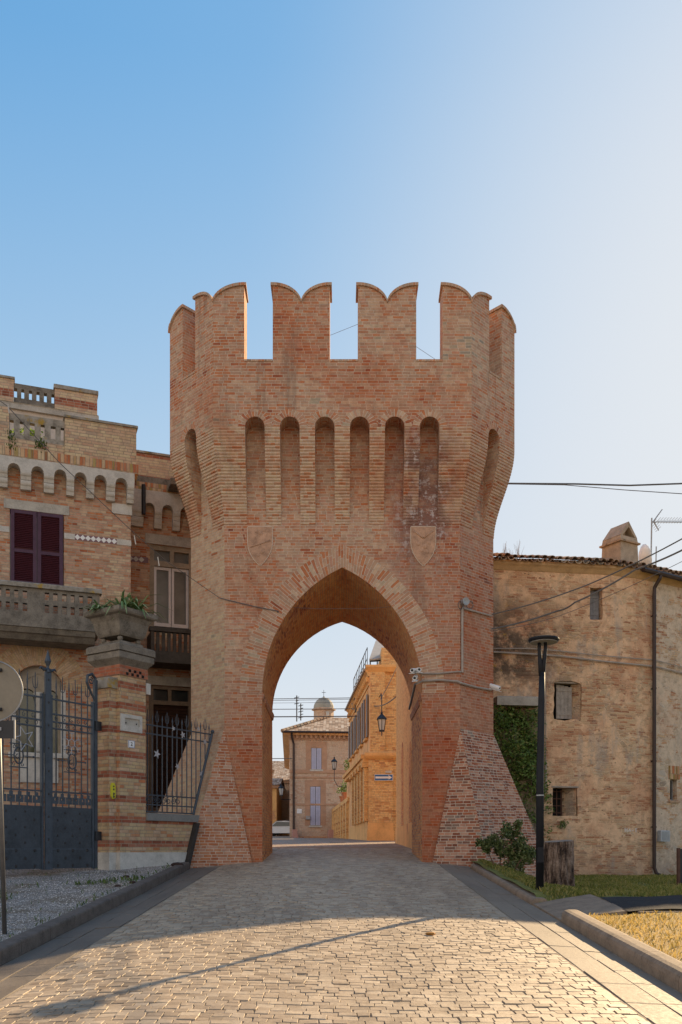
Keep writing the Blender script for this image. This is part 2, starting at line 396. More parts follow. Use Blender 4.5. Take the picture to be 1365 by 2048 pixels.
# ------------------------------------------------------------------ terrain
def interp(x, T):
    if x <= T[0][0]: return T[0][1] + (x - T[0][0]) * (T[1][1] - T[0][1]) / (T[1][0] - T[0][0])
    for (a, p), (c, q) in zip(T, T[1:]):
        if x <= c: return p + (q - p) * (x - a) / (c - a)
    return T[-1][1]
PROF = [(-8, -0.30), (0, 0.0), (11, 0.70), (22, 1.41), (28, 1.74), (42, 2.10), (70, 2.62), (110, 3.5), (160, 4.6)]
KL, KR = -3.55, 3.0                                  # kerb lines
def zc(Y): return interp(Y, PROF) if Y > -8 else -0.30
def zroad(X, Y):
    k = 0.011 if Y < 22 else max(0.0, 0.011 * (1 - (Y - 22) / 5))
    return zc(Y) - k * X * X
def sstep(t): t = min(1, max(0, t)); return t * t * (3 - 2 * t)
def zlawn(X, Y, dip=True):
    edge = zroad(KR, Y) + 0.13
    flat = min(zc(Y) + 0.05, 0.93)
    z = edge + (flat - edge) * sstep((X - 3.25) / 1.3)
    if dip and X < 4.0: z -= 0.20 * sstep((Y - 12.05) / 0.25) * sstep((14.25 - Y) / 0.25) * sstep((4.0 - X) / 0.15)
    return z + 0.012 * math.sin(X * 2.1 + Y * 1.3) + 0.012 * math.sin(X * 4.7 - Y * 3.1)
def zgravel(X, Y): return zroad(KL, min(Y, 21)) + 0.13 + 0.012 * math.sin(X * 3 + Y * 2.3)

def sheet(mb, xs, ys, zf):
    b = len(mb.v)
    for y in ys:
        for x in xs: mb.v.append((x, y, zf(x, y)))
    n = len(xs)
    for j in range(len(ys) - 1):
        for i in range(n - 1):
            a = b + j * n + i; mb.f.append((a, a + 1, a + n + 1, a + n))
    return mb
def rng(a, b, st): n = max(1, int(round((b - a) / st))); return [a + (b - a) * i / n for i in range(n + 1)]

# ground: one sheet to the horizon, under everything else
b = NB("earth"); p = b.pos()
b.color(b.ramp(b.noise(p, 0.7, 6, 0.7), [(0.3, (0.13, 0.10, 0.06)), (0.5, (0.22, 0.17, 0.10)), (0.7, (0.17, 0.16, 0.08))])); b.bump(b.noise(p, 12, 4), 0.5, 0.03)
M_EARTH = b.m
def zground(x, y):
    if y < 24 or (abs(x) > 3.25 and y < 41): return min(zc(y), 0.9) - 0.25 if abs(x) < 60 else -0.5
    r = max(0, (math.hypot(x, y) - 170) / 200)
    return min(zc(y), 3.3) - 0.25 - 18 * min(1, r)
g = MB(); sheet(g, [-900, -400, -160, -60, -25, -10, -4, -3.3, -3.2, 0, 3.2, 3.3, 4, 10, 25, 60, 160, 400, 900], [-500, -200, -80, -30, -8, 0, 6, 11, 16, 22, 24, 28, 35, 40.9, 42, 70, 110, 160, 250, 400, 900], zground)
g.build("ground", M_EARTH, recalc=False, kind='structure')

# paving: setts near the camera are real stones in a bed of sand
b = NB("porphyry_setts"); p = b.pos(); uv = b.uv()
cellc = b.n('ShaderNodeVertexColor', layer_name="stone"); rv = b.sep(cellc.outputs[0])
n1 = b.noise(p, 26, 4, 0.65); n2 = b.noise(p, 130, 2, 0.6); n3 = b.noise(p, 0.9, 5, 0.65)
c = b.ramp(rv[0], [(0.0, (0.25, 0.185, 0.125)), (0.35, (0.335, 0.255, 0.178)), (0.7, (0.39, 0.305, 0.215)), (1.0, (0.45, 0.36, 0.26))])
c = b.mix(1.0, c, b.ramp(b.math('ADD', b.math('MULTIPLY', n1, 0.6), b.math('MULTIPLY', n2, 0.4)), [(0.25, (0.72, 0.70, 0.68)), (0.5, (1, 1, 1)), (0.75, (1.2, 1.2, 1.2))]), 'MULTIPLY')
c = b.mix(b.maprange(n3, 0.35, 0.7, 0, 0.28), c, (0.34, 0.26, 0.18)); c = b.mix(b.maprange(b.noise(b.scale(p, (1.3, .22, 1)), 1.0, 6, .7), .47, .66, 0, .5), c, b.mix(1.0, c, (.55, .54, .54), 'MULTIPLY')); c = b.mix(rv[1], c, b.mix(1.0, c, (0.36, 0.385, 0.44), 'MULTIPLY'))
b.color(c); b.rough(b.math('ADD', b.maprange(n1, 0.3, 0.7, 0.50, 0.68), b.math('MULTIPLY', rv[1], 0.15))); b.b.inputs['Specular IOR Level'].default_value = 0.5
b.bump(b.math('ADD', n1, b.math('MULTIPLY', n2, 0.5)), 0.35, 0.008); M_SETT = b.m
M_BED = plain("joint_sand", (0.30, 0.235, 0.17), 0.95, 0.3, 9.0, bump=0.6)

def stones(mb, shade, pts, top, h, e, tilt):
    """One sett: four corner points, bevelled top, slight tilt."""
    cx = sum(q[0] for q in pts) / 4; cy = sum(q[1] for q in pts) / 4
    tx, ty = random.gauss(0, tilt), random.gauss(0, tilt); dz = random.gauss(0, 0.003)
    def ring(k, dzz):
        return [(cx + (x - cx) * k, cy + (y - cy) * k, top(x, y) + dzz + dz + (x - cx) * tx + (y - cy) * ty) for x, y in pts]
    b = len(mb.v)
    r0 = ring(1.0, -h); r1 = ring(1.0, -e * 0.9); r2 = ring(1 - e / 0.055 * 0.42, 0.0)
    mb.v += r0 + r1 + r2
    for i in range(4):
        j = (i + 1) % 4
        mb.f.append((b + i, b + j, b + 4 + j, b + 4 + i)); mb.f.append((b + 4 + i, b + 4 + j, b + 8 + j, b + 8 + i))
    mb.f.append((b + 8, b + 9, b + 10, b + 11)); shade += [(random.random(), 0.0)] * 9
def build_road():
    mb = MB(); shade = []
    bandL, bandR = KL + 0.68, KR - 0.68
    y = 3.2
    while y < 27.5:
        depth = 0.100 + random.random() * 0.022
        if y > 20: depth *= 1.25
        x = bandL + 0.02
        while x < bandR - 0.05:
            wd = 0.092 + random.random() * 0.058
            if y > 20: wd *= 1.3
            x1 = min(x + wd, bandR - 0.01)
            if bandR - x1 < 0.06: x1 = bandR - 0.01
            def bow(q): return 0.14 * math.sin((q - bandL) / (bandR - bandL) * math.pi * 2.0 + 0.6)
            g_ = 0.0032
            j = lambda: random.gauss(0, 0.0045)
            pts = [(x + g_ + j(), y + g_ + bow(x) + j()), (x1 - g_ + j(), y + g_ + bow(x1) + j()), (x1 - g_ + j(), y + depth - g_ + bow(x1) + j()), (x + g_ + j(), y + depth - g_ + bow(x) + j())]
            stones(mb, shade, pts, zroad, 0.03, 0.005, 0.017)
            x = x1
        y += depth
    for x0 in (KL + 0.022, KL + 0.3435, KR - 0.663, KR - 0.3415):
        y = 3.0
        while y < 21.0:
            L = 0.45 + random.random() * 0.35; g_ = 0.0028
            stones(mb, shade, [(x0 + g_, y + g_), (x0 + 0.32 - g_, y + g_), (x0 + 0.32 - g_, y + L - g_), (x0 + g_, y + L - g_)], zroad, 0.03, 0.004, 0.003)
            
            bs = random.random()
            for k in range(9): shade[-1 - k] = (0.3 + 0.25 * bs, 0.85 if x0 < 0 else 0.62)  # left slabs toned darker than right ones, their shade put into the colour
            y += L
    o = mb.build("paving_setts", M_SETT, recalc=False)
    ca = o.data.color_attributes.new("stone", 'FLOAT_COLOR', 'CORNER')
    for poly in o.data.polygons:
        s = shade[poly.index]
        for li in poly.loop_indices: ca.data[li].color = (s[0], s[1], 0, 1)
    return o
setts = build_road()
bed = MB(); sheet(bed, rng(KL - 0.05, KR + 0.05, 0.55), rng(-30, 30, 0.7), lambda x, y: zroad(x, y) - 0.009)
road = bed.build("road", M_BED, recalc=False, kind='structure')
setts.parent = road
# the street beyond the gate: paving too far off to be modelled stone by stone
b = NB("street_paving"); p = b.pos(); uv = b.scale(p, (1, 1, 0))
ce = b.voronoi(uv, 6.5, 'DISTANCE_TO_EDGE', 0); vc = b.voronoi(uv, 6.5, 'F1', 1)
c = b.ramp(b.sep(vc)[0], [(0.0, (0.20, 0.15, 0.115)), (0.5, (0.28, 0.21, 0.16)), (1.0, (0.36, 0.275, 0.21))])
c = b.mix(b.maprange(ce, 0.0, 0.07), (0.16, 0.12, 0.09), c); b.color(c); b.rough(0.6); b.bump(b.maprange(ce, 0, 0.08), 0.5, 0.02); M_STREET = b.m
st = MB(); sheet(st, [-30, -12, -8, -4.2, 0, 3.0, 6, 12, 30], [27.3, 30, 34, 38, 42, 48, 55, 62, 70, 90, 110, 160], lambda x, y: zc(y) - 0.002)
st.build("street", M_STREET, recalc=False, kind='structure')
MB().lathe((-0.15, 36.0, zc(36) - 0.004), [(0.36, 0), (0.36, 0.008), (0.31, 0.012), (0.29, 0.008), (0.02, 0.008)], 20).build("manhole_cover", M_BLACK, label="dark round manhole cover in the street paving beyond the arch", category="manhole cover")

# kerbs
M_KERB = plain("kerb_stone", (0.13, 0.105, 0.088), 0.85, 0.35, 5.0, bump=0.5)
def kerb(name, x0, x1, ys, hgt, M, round_e=0.05, lab=None, kind='structure'):
    mb = MB(); y0, y1 = ys; y = y0
    while y < y1 - 0.05:
        L = min(1.0, y1 - y); g_ = 0.004; ha = hgt(y) if callable(hgt) else hgt; hb = hgt(y + L) if callable(hgt) else hgt
        rings = []
        for yy, hh in ((y + g_, ha), (y + L - g_, hb)):
            xe = KR if x0 > 0 else KL; zb = zroad(xe, yy)
            e = min(round_e, hh * 0.6)
            prof = [(x0, zb - 0.2), (x0, zb + hh - e)] + [(x0 + e - e * math.cos(a), zb + hh - e + e * math.sin(a)) for a in (0.5, 1.0, 1.57)] + [(x1 - e + e * math.sin(a), zb + hh - e + e * math.cos(a)) for a in (0, 0.5, 1.0, 1.57)] + [(x1, zb - 0.2)]
            rings.append([(px, yy, pz) for px, pz in prof])
        mb.loft(rings); y += L
    return mb.build(name, M, kind=kind)
kerb("kerb", KL - 0.2, KL, (2.0, 21.2), 0.165, M_KERB, 0.03)
M_KERB2 = plain("pale_kerb_concrete", (0.24, 0.18, 0.13), 0.85, 0.3, 4.0, bump=0.5)
kerb("kerb", KR, KR + 0.27, (2.0, 12.25), lambda y: 0.17 if y < 11.9 else 0.17, M_KERB2, 0.085)
kerb("kerb", KR, KR + 0.24, (14.1, 20.9), lambda y: 0.10, M_KERB2, 0.06)
ramp = MB(); ramp.loft([[(KR + 0.01, yy, zroad(KR, yy) - 0.1), (KR + 0.01, yy, zroad(KR, yy) + 0.02), (KR + 0.45, yy, zroad(KR, yy) + 0.10), (KR + 0.9, yy, zlawn(KR + 0.9, yy, False) + 0.03), (KR + 0.9, yy, zroad(KR, yy) - 0.1)] for yy in (12.26, 13.2, 14.09)])
ramp.build("pavement_ramp", M_KERB2, kind='structure')

# gravel on the left
b = NB("white_gravel"); p = b.pos()
vd = b.voronoi(p, 52, 'F1', 0); vc = b.sep(b.voronoi(p, 52, 'F1', 1))[0]
c = b.ramp(vc, [(0.0, (0.22, 0.19, 0.16)), (0.3, (0.42, 0.375, 0.325)), (0.7, (0.58, 0.525, 0.465)), (1.0, (0.72, 0.66, 0.59))])
c = b.mix(b.maprange(vd, 0.3, 0.6), c, (0.14, 0.11, 0.09))
c = b.mix(b.maprange(b.noise(p, 1.3, 6, 0.7), 0.46, 0.62, 0, 0.85), c, (0.17, 0.125, 0.08)); b.color(c); b.bump(vd, -1.0, 0.02); M_GRAVEL = b.m
gr = MB(); sheet(gr, rng(-16, KL - 0.2, 0.6), rng(-6, 24, 0.6), zgravel)
gravel = gr.build("gravel", M_GRAVEL, recalc=False, kind='structure')
pb = MB()
for i in range(5200):
    x = KL - 0.22 - abs(random.gauss(0, 1.0)) * 1.3; y = random.uniform(8, 20.5); s = random.uniform(0.004, 0.012) * (1 + 0.02 * y)
    z = zgravel(x, y) + s * 0.3; a = random.random() * 6.3
    q = [Vector((x + s * math.cos(a + k * 1.57) * random.uniform(.7, 1.2), y + s * math.sin(a + k * 1.57) * random.uniform(.7, 1.2), z)) for k in range(4)]
    t = Vector((x, y, z + s * random.uniform(.5, .9)))
    for k in range(4): pb.face([q[k], q[(k + 1) % 4], t])
peb = pb.build("pebbles", plain("pebble", (0.52, 0.47, 0.42), 0.85, 0.4, 30.0, bump=0), recalc=False); peb.parent = gravel

# lawn and asphalt path on the right
b = NB("lawn_soil"); p = b.pos(); y = b.sep(p)[1]
gn = b.noise(p, 3.2, 8, 0.78); fn = b.noise(p, 40, 4, 0.7)
dry = b.ramp(b.math('ADD', b.math('MULTIPLY', gn, 0.5), b.math('MULTIPLY', fn, 0.5)), [(0.3, (0.16, 0.11, 0.05)), (0.5, (0.40, 0.27, 0.10)), (0.7, (0.54, 0.38, 0.16))])
grn = b.ramp(b.math('ADD', b.math('MULTIPLY', gn, 0.6), b.math('MULTIPLY', fn, 0.4)), [(0.3, (0.10, 0.105, 0.022)), (0.5, (0.19, 0.19, 0.045)), (0.7, (0.33, 0.25, 0.09))])
b.color(b.mix(b.maprange(y, 11.0, 14.0), dry, grn)); b.bump(fn, 0.9, 0.04); M_LAWN = b.m
lw = MB(); sheet(lw, rng(KR + 0.1, 8.0, 0.25) + rng(8.5, 30, 0.6), rng(1, 30, 0.3), lambda x, y: zlawn(x, y))
lawn = lw.build("lawn", M_LAWN, recalc=False, kind='structure')
b = NB("asphalt"); p = b.pos(); an = b.noise(p, 160, 2, 0.7)
b.color(b.ramp(b.math('ADD', b.math('MULTIPLY', an, 0.6), b.math('MULTIPLY', b.noise(p, 2.2, 4), 0.4)), [(0.3, (0.02, 0.02, 0.021)), (0.5, (0.038, 0.038, 0.04)), (0.75, (0.075, 0.073, 0.07))])); b.rough(0.95); b.b.inputs['Specular IOR Level'].default_value = 0.1; b.bump(an, 0.5, 0.01); M_ASPH = b.m
pa = MB(); xs = rng(KR + 0.88, 14, 0.3); b0 = len(pa.v)
def pe(x): return (12.15 - 0.02 * (x - 4), 13.6 + 0.15 * math.sin(x * 1.4) + (0.9 * sstep((x - 4.6) / 1.4)))
sec = []
for x in xs:
    a, c_ = pe(x)
    sec.append([(x, a + (c_ - a) * t, zlawn(x, a + (c_ - a) * t, False) + 0.035) for t in (0, .25, .5, .75, 1)])
pa.loft(sec, cap=False, closed=False); pa.build("path", M_ASPH, recalc=False, kind='structure')
ed = MB()
for x in rng(KR + 1.0, 13, 1.0): ed.bevbox(W0, x, x + 0.985, -(pe(x)[0] - 0.01), -(pe(x)[0] - 0.09), zlawn(x, 12) - 0.1, zlawn(x + .5, 12) + 0.02, 0.01)
ed.build("path_edging", M_KERB2, kind='structure')

# ------------------------------------------------------------------ grass blades
def grass(name, region, n, hgt, mats, label, dens=None, parent=None, wd=0.006):
    mb = MB(); pts = 0
    while pts < n:
        x = random.uniform(region[0], region[1]); y = random.uniform(region[2], region[3])
        if dens and random.random() > dens(x, y): continue
        pts += 1; z = zlawn(x, y) if x > 0 else zgravel(x, y)
        h = hgt * random.uniform(0.4, 1.3); a = random.random() * 6.28; l = random.uniform(0.1, 0.9) * h; w_ = wd * random.uniform(.6, 1.3)
        dx, dy = math.cos(a) * w_, math.sin(a) * w_; e = random.random() * 6.28
        mx, my = math.cos(e) * l, math.sin(e) * l
        mb.face([(x - dx, y - dy, z - 0.01), (x + dx, y + dy, z - 0.01), (x + mx * .4 + dx * .6, y + my * .4 + dy * .6, z + h * .7), (x + mx, y + my, z + h)])
    return mb.build(name, mats, recalc=False, kind='stuff', label=label, category="grass")
def leafmat(name, stops, scale=3.0, trans=0.25, rough=0.55):
    b = NB(name); p = b.pos(); oi = b.n('ShaderNodeNewGeometry').outputs['Random Per Island']
    f = b.math('ADD', b.math('MULTIPLY', oi, 0.6), b.math('MULTIPLY', b.noise(p, scale, 3), 0.4))
    c = b.ramp(f, stops); b.color(c); b.rough(rough)
    tr = b.n('ShaderNodeBsdfTranslucent'); b.set(tr.inputs[0], c)
    ms = b.n('ShaderNodeMixShader'); ms.inputs[0].default_value = trans
    b.t.links.new(b.b.outputs[0], ms.inputs[1]); b.t.links.new(tr.outputs[0], ms.inputs[2]); b.t.links.new(ms.outputs[0], b.out.inputs[0])
    return b.m
M_DRYG = leafmat("dry_grass", [(0.2, (0.14, 0.12, 0.03)), (0.42, (0.52, 0.36, 0.10)), (0.7, (0.68, 0.50, 0.20)), (0.95, (0.34, 0.32, 0.06))], 1.2, 0.3)
M_GRNG = leafmat("green_grass", [(0.2, (0.09, 0.11, 0.02)), (0.5, (0.19, 0.20, 0.04)), (0.75, (0.36, 0.29, 0.10)), (1.0, (0.14, 0.16, 0.035))], 1.2, 0.3)
grass("grass", (3.25, 9.5, 5.0, 12.0), 26000, 0.05, M_DRYG, "dry yellow grass in the sun beside the rounded kerb")
grass("grass", (3.24, 13, 13.9, 25.0), 36000, 0.06, M_GRNG, "green grass in the shade below the old house", dens=lambda x, y: 0.0 if y < pe(x)[1] + 0.02 and (x > KR + .9 or y < 14.1) else (0.25 if (x - 5.5) ** 2 + (y - 19) ** 2 < 1.0 else 1.0), wd=0.012)
grass("grass", (3.24, 6.0, 14.0, 21.0), 14000, 0.055, M_GRNG, "short green grass along the kerb between lamp post and tower base", wd=0.009)
def tufts(x, y): return 1.0 if (math.sin(x * 2.1 + 1.3 + math.sin(y * 1.7)) * math.sin(y * 1.3 + .4 + 1.5 * math.sin(x)) > 0.80 or abs(x - KL + 0.28) < 0.05 and random.random() < 0.3) else 0.02
M_WEED = leafmat("weed_green", [(0.2, (0.04, 0.07, 0.015)), (0.6, (0.09, 0.14, 0.03)), (1.0, (0.18, 0.20, 0.06))], 2.0, 0.3)
grass("grass", (-8.0, KL - 0.2, 9.0, 20.8), 1700, 0.07, M_WEED, "green weed tufts growing through the white gravel", dens=tufts, wd=0.008)
# ------------------------------------------------------------------ gate tower
XC, TA, TC, TY0, TY1, OV = 0.03, 2.88, 0.98, 22.0, 25.5, 0.5
tower = thing("gate_tower", (XC, TY0, 0), "tall brick gate tower with swallowtail battlements and a pointed archway over the road", "gate tower")
PER = [(-TA, TY0), (TA, TY0), (TA + TC, TY0 + TC), (TA + TC, TY1 - TC), (TA, TY1), (-TA, TY1), (-TA - TC, TY1 - TC), (-TA - TC, TY0 + TC)]
PER = [(x + XC, y) for x, y in PER]
def edge(i): return Vector(PER[i]), Vector(PER[(i + 1) % 8])
def enorm(i):
    a, c = edge(i); t = (c - a).normalized(); return Vector((t.y, -t.x))
def offp(i, o):
    """Corner i of the plan pushed out by o."""
    n0, n1 = enorm(i - 1), enorm(i); m = (n0 + n1) / (1 + n0.dot(n1)); return Vector(PER[i]) + m * o
def opoint(i, s, o):
    """Point s metres along edge i of the outer wall plan (offset o)."""
    a, c = offp(i, o), offp((i + 1) % 8, o); return a + (c - a).normalized() * s
def elen(i, o): return (offp((i + 1) % 8, o) - offp(i, o)).length

AR, SPR = 1.955, 5.5                               # arch half width and springing height
def arch_profile(hw, spring, apex, n=16):
    rise = apex - spring; c = (rise * rise - hw * hw) / (2 * hw); r = hw + c
    amax = math.atan2(rise, c)
    right = [(-c + r * math.cos(amax * i / n), spring + r * math.sin(amax * i / n)) for i in range(n + 1)]   # right springing -> apex
    return right + [(-x, z) for x, z in right[-2::-1]]
ARF = arch_profile(AR, SPR, 8.57); ARB = arch_profile(AR + 0.02, SPR, 8.12)
ZB = 0.4
def face_loop(arc): return [(-TA, ZB), (-TA, 12.4), (TA, 12.4), (TA, ZB), (arc[0][0], ZB)] + arc + [(arc[-1][0], ZB)]
FF = Frame((XC, TY0), (1, 0)); FB = Frame((XC, TY1), (1, 0))
mb = MB()
def onlyface(F, loop):
    for t in tessellate_polygon([[Vector((p[0], p[1], 0)) for p in loop]]): mb.face([F.p(loop[i][0], 0, loop[i][1]) for i in t])
onlyface(FF, face_loop(ARF))
mb.build("front_wall", M_TOWER, tower)
mb = MB(); onlyface(FB, face_loop(ARB)); mb.build("rear_wall", M_TOWER, tower)
mb = MB()
for i in (1, 2, 3, 5, 6, 7):
    a, c = edge(i); MB().face([(a.x, a.y, ZB), (c.x, c.y, ZB), (c.x, c.y, 12.4), (a.x, a.y, 12.4)]).build("side_wall", M_CHAM if i > 3 else M_TOWER, tower)
# vault and jambs: courses run along the passage
mb = MB()
A_ = [(ARF[0][0], ZB)] + ARF + [(ARF[-1][0], ZB)]; B_ = [(ARB[0][0], ZB)] + ARB + [(ARB[-1][0], ZB)]
acc = 0.0; NS = 4
for i in range(len(A_) - 1):
    l = math.hypot(A_[i + 1][0] - A_[i][0], A_[i + 1][1] - A_[i][1])
    for k in range(NS):
        def P(j, t): return (XC + A_[j][0] * (1 - t) + B_[j][0] * t, TY0 + (TY1 - TY0) * t, A_[j][1] * (1 - t) + B_[j][1] * t)
        t0, t1 = k / NS, (k + 1) / NS; d = TY1 - TY0
        mb.face([P(i, t0), P(i + 1, t0), P(i + 1, t1), P(i, t1)], [(t0 * d, acc), (t0 * d, acc + l), (t1 * d, acc + l), (t1 * d, acc)])
    acc += l
mb.build("vault", M_VAULT, tower, recalc=False)
# stone impost ledge inside each jamb
mb = MB()
for sx in (-1, 1):
    for y0, y1, hh in ((22.02, 22.4, 0.0), (22.75, 25.45, -0.02)):
        x = XC + sx * (AR + 0.01)
        mb = MB(); mb.loft([[(x - sx * q, y, SPR + hh + z) for q, z in ((-0.05, -0.16), (0.02, -0.16), (0.045, -0.05), (0.045, 0.0), (-0.05, 0.0))] for y in (y0, y1)])
        mb.build("impost", M_TOWER, tower)
# ring of radial bricks round the arch
mb = MB(); acc = 0
full = arch_profile(AR, SPR, 8.57, 30); tot = sum(math.hypot(full[i + 1][0] - full[i][0], full[i + 1][1] - full[i][1]) for i in range(len(full) - 1))
rise = 8.57 - SPR; cc = (rise * rise - AR * AR) / (2 * AR)
for i in range(len(full) - 1):
    p0, p1 = full[i], full[i + 1]; l = math.hypot(p1[0] - p0[0], p1[1] - p0[1])
    def outp(p, left):
        cx = cc if left else -cc; v = Vector((p[0] - cx, p[1] - SPR)); v.normalize(); w_ = sstep((abs(p[0])) / 0.9); v = Vector((v.x * w_, v.y * w_ + 1 - w_)).normalized()
        q = (p[0] + v.x * 0.55, p[1] + v.y * 0.55)
        if abs(p[0]) < 1e-4: q = (0, p[1] + 0.57)
        if left: q = (min(q[0], 0), q[1])
        else: q = (max(q[0], 0), q[1])
        return q
    left = i >= len(full) // 2
    q0, q1 = outp(p0, left), outp(p1, left)
    mb.face([FF.p(p0[0], 0.004, p0[1]), FF.p(p1[0], 0.004, p1[1]), FF.p(q1[0], 0.004, q1[1]), FF.p(q0[0], 0.004, q0[1])], [(0, acc), (0, acc + l), (0.55, acc + l), (0.55, acc)])
    acc += l
ringm = mb.build("arch_ring", M_VOUS, tower, recalc=False)
# thin outer moulding course
# parapet: one wall per side with arched notches above the machicolations
ZA, ZT, NW = 11.78, 13.33, 0.47
NICHE = {0: [3.087 + k * 0.836 for k in (-2.5, -1.5, -0.5, 0.5, 1.5, 2.5)]}
for i in range(8):
    L = elen(i, OV)
    if i == 4: NICHE[i] = [L / 2 + k * 0.836 for k in (-2.5, -1.5, -0.5, 0.5, 1.5, 2.5)]
    elif i in (1, 7, 3, 5): NICHE[i] = [L / 2]
    elif i in (2, 6): NICHE[i] = [L / 2 - 0.45, L / 2 + 0.45]
NICHE[1] = [elen(1, OV) / 2 + 0.02]; NICHE[7] = [elen(7, OV) / 2 - 0.02]
mb = MB()
FR = []
for i in range(8):
    a = offp(i, OV); c = offp((i + 1) % 8, OV); F = Frame(a, (c.x - a.x, c.y - a.y)); L = (c - a).length; FR.append((F, L))
    loop = [(0, ZT), (0, ZA)]
    for s in sorted(NICHE[i]):
        loop += [(s - NW / 2, ZA)] + arc_pts(s, ZA, NW / 2, math.pi, 0, 10)[1:-1] + [(s + NW / 2, ZA)]
    loop += [(L, ZA), (L, ZT)]
    mb.panel(F, loop, [], 0, -0.62, mitre=(math.tan(R(22.5)), math.tan(R(22.5))))
mb.build("parapet", M_TOWER, tower)
mb = MB(); mb.face([(*offp(i, OV - 0.3), 12.9) for i in range(8)]); mb.build("roof_terrace", M_CONC, tower, recalc=False)
# small arches of radial bricks over each niche
mb = MB()
for i in range(8):
    F, L = FR[i]
    for s in NICHE[i]:
        mb = MB()
        r0, r1, n = NW / 2 + 0.002, NW / 2 + 0.178, 12
        for k in range(n):
            a0, a1 = math.pi * k / n, math.pi * (k + 1) / n
            pts = [(s + r * math.cos(a), ZA + r * math.sin(a)) for r, a in ((r0, a0), (r1, a0), (r1, a1), (r0, a1))]
            uo = s * 7.3
            mb.face([F.p(x, 0.004, z) for x, z in pts], [(0, uo + a0 * 0.3), (0.26, uo + a0 * 0.3), (0.26, uo + a1 * 0.3), (0, uo + a1 * 0.3)])
        mb.build("niche_arch", M_VOUS, tower, recalc=False)
# corbels: courses of brick stepping outwards
M_CORB = brick("corbel_brick", [(0.0, SAND), (0.3, (0.55, 0.41, 0.265)), (0.46, ORNG), (0.60, SAND), (0.8, TAN), (0.92, ORNG), (1.0, RED)], MORT, region=0.25, seed=21.0, grime=tower_grime, H=0.07)
ZC0, ZC1 = 9.61, 11.78
def corbel(path):
    """path: list of (edge index, s on the OUTER plan); stacked slabs following it, each a little further out."""
    mb = MB(); n = int(round((ZC1 - ZC0) / 0.07))
    for k in range(n):
        t = (k + 1) / n; o = 0.012 + (OV - 0.012) * (t * t * (3 - 2 * t)); z = ZC0 + k * 0.07
        for zz0, zz1, oo in ((z + 0.014, z + 0.07, o), (z, z + 0.0142, o - 0.014)):
            out_, inn = [], []
            for i, s in path:
                F, L = FR[i]
                if s <= 0 or s >= L:
                    ci = i if s <= 0 else (i + 1) % 8
                    out_.append(offp(ci, oo)); inn.append(offp(ci, -0.25))
                else:
                    q = F.p(s, 0, 0); nn = Vector(F.n)
                    out_.append(Vector((q.x, q.y)) + nn * (oo - OV)); inn.append(Vector((q.x, q.y)) + nn * (-0.25 - OV))
            loop = out_ + inn[::-1]
            mb.loft([[(p.x, p.y, zz0) for p in loop], [(p.x, p.y, zz1) for p in loop]])
    mb.build("corbel", M_CORB, tower)
cuts = []
for i in range(8):
    for s in sorted(NICHE[i]): cuts.append((i, s - NW / 2, s + NW / 2))
for k in range(len(cuts)):
    i, _, s0 = cuts[k]; j, s1, _ = cuts[(k + 1) % len(cuts)]
    if i == j and s1 > s0: corbel([(i, s0), (i, s1)])
    else: corbel([(i, s0), (i, FR[i][1]), (j, s1)])
# merlons with swallowtail tops
MT = 0.62
def half_curve(t):
    t = min(1, max(0, t)); return math.sqrt(max(0, 1 - (1 - t) ** 2))
def merlon(halves):
    """halves: (edge, s at the notch, s at the cheek, inner point at notch or None). Coping is a strip of tiles on the curve."""
    mb = MB(); cp = MB(); N = 14
    zv, zt = 14.60, 15.13
    for i, s0, s1 in halves:
        F, L = FR[i]; nn = Vector((F.n[0], F.n[1], 0)); corner0 = s0 <= 1e-6 or s0 >= L - 1e-6
        def pt(s, d, z):
            sh = 0
            if corner0:
                m = math.tan(R(22.5)) * (-d) * (1 - abs(s - s0) / abs(s1 - s0)); sh = m if s0 <= 1e-6 else -m
            return F.p(s + sh, d, z)
        sec = []
        for k in range(N + 1):
            t = k / N; t = t * t * (3 - 2 * t) * 0.5 + t * 0.5; s = s0 + (s1 - s0) * t; z = zv + (zt - zv) * half_curve(t * 0.97 + 0.03)
            sec.append((s, z, t))
        mb.loft([[pt(s, 0, ZT), pt(s, 0, z), pt(s, -MT, z), pt(s, -MT, ZT)] for s, z, t in sec])
        ext = 0.05 if s1 > s0 else -0.05
        rings = []
        for q, (s, z, t) in enumerate(sec):
            s_ = s + (ext if q == N else 0)
            rings.append([pt(s_, 0.045, z + 0.002), pt(s_, 0.045, z + 0.07), pt(s_, -MT - 0.045, z + 0.07), pt(s_, -MT - 0.045, z + 0.002)])
        cp.loft(rings)
        # drip brick under the notch
    i, s0, _ = halves[0]; F, L = FR[i]
    o = mb.build("merlon", M_TOWER, tower)
    cp.build("coping", M_COPE, o_parent_fix(o))
    return o
def o_parent_fix(o): return o
M_COPE = brick("coping_brick", [(0.0, GREY), (0.3, (0.40, 0.27, 0.19)), (0.6, TAN), (0.85, ORNG), (1.0, (0.2, 0.17, 0.13))], MORT, region=0.2, seed=23.0, H=0.13, W=0.16)
L0 = FR[0][1]; mid = L0 / 2; LS = FR[1][1]
def s_of(px): return FR[0][0].s(px)
merlon([(0, s_of(603), s_of(546)), (0, s_of(603), s_of(660))])
merlon([(0, s_of(775), s_of(717)), (0, s_of(775), s_of(833))])
merlon([(0, 0.0, s_of(489)), (7, FR[7][1], FR[7][1] - 0.72)])
merlon([(0, L0, s_of(886)), (1, 0.0, 0.72)])
merlon([(1, LS, LS - 0.56), (2, 0.0, 0.5)])
merlon([(7, 0.0, 0.56), (6, FR[6][1], FR[6][1] - 0.5)])
merlon([(3, 0.0, 0.56), (2, FR[2][1], FR[2][1] - 0.5)])
merlon([(5, FR[5][1], FR[5][1] - 0.56), (6, 0.0, 0.5)])
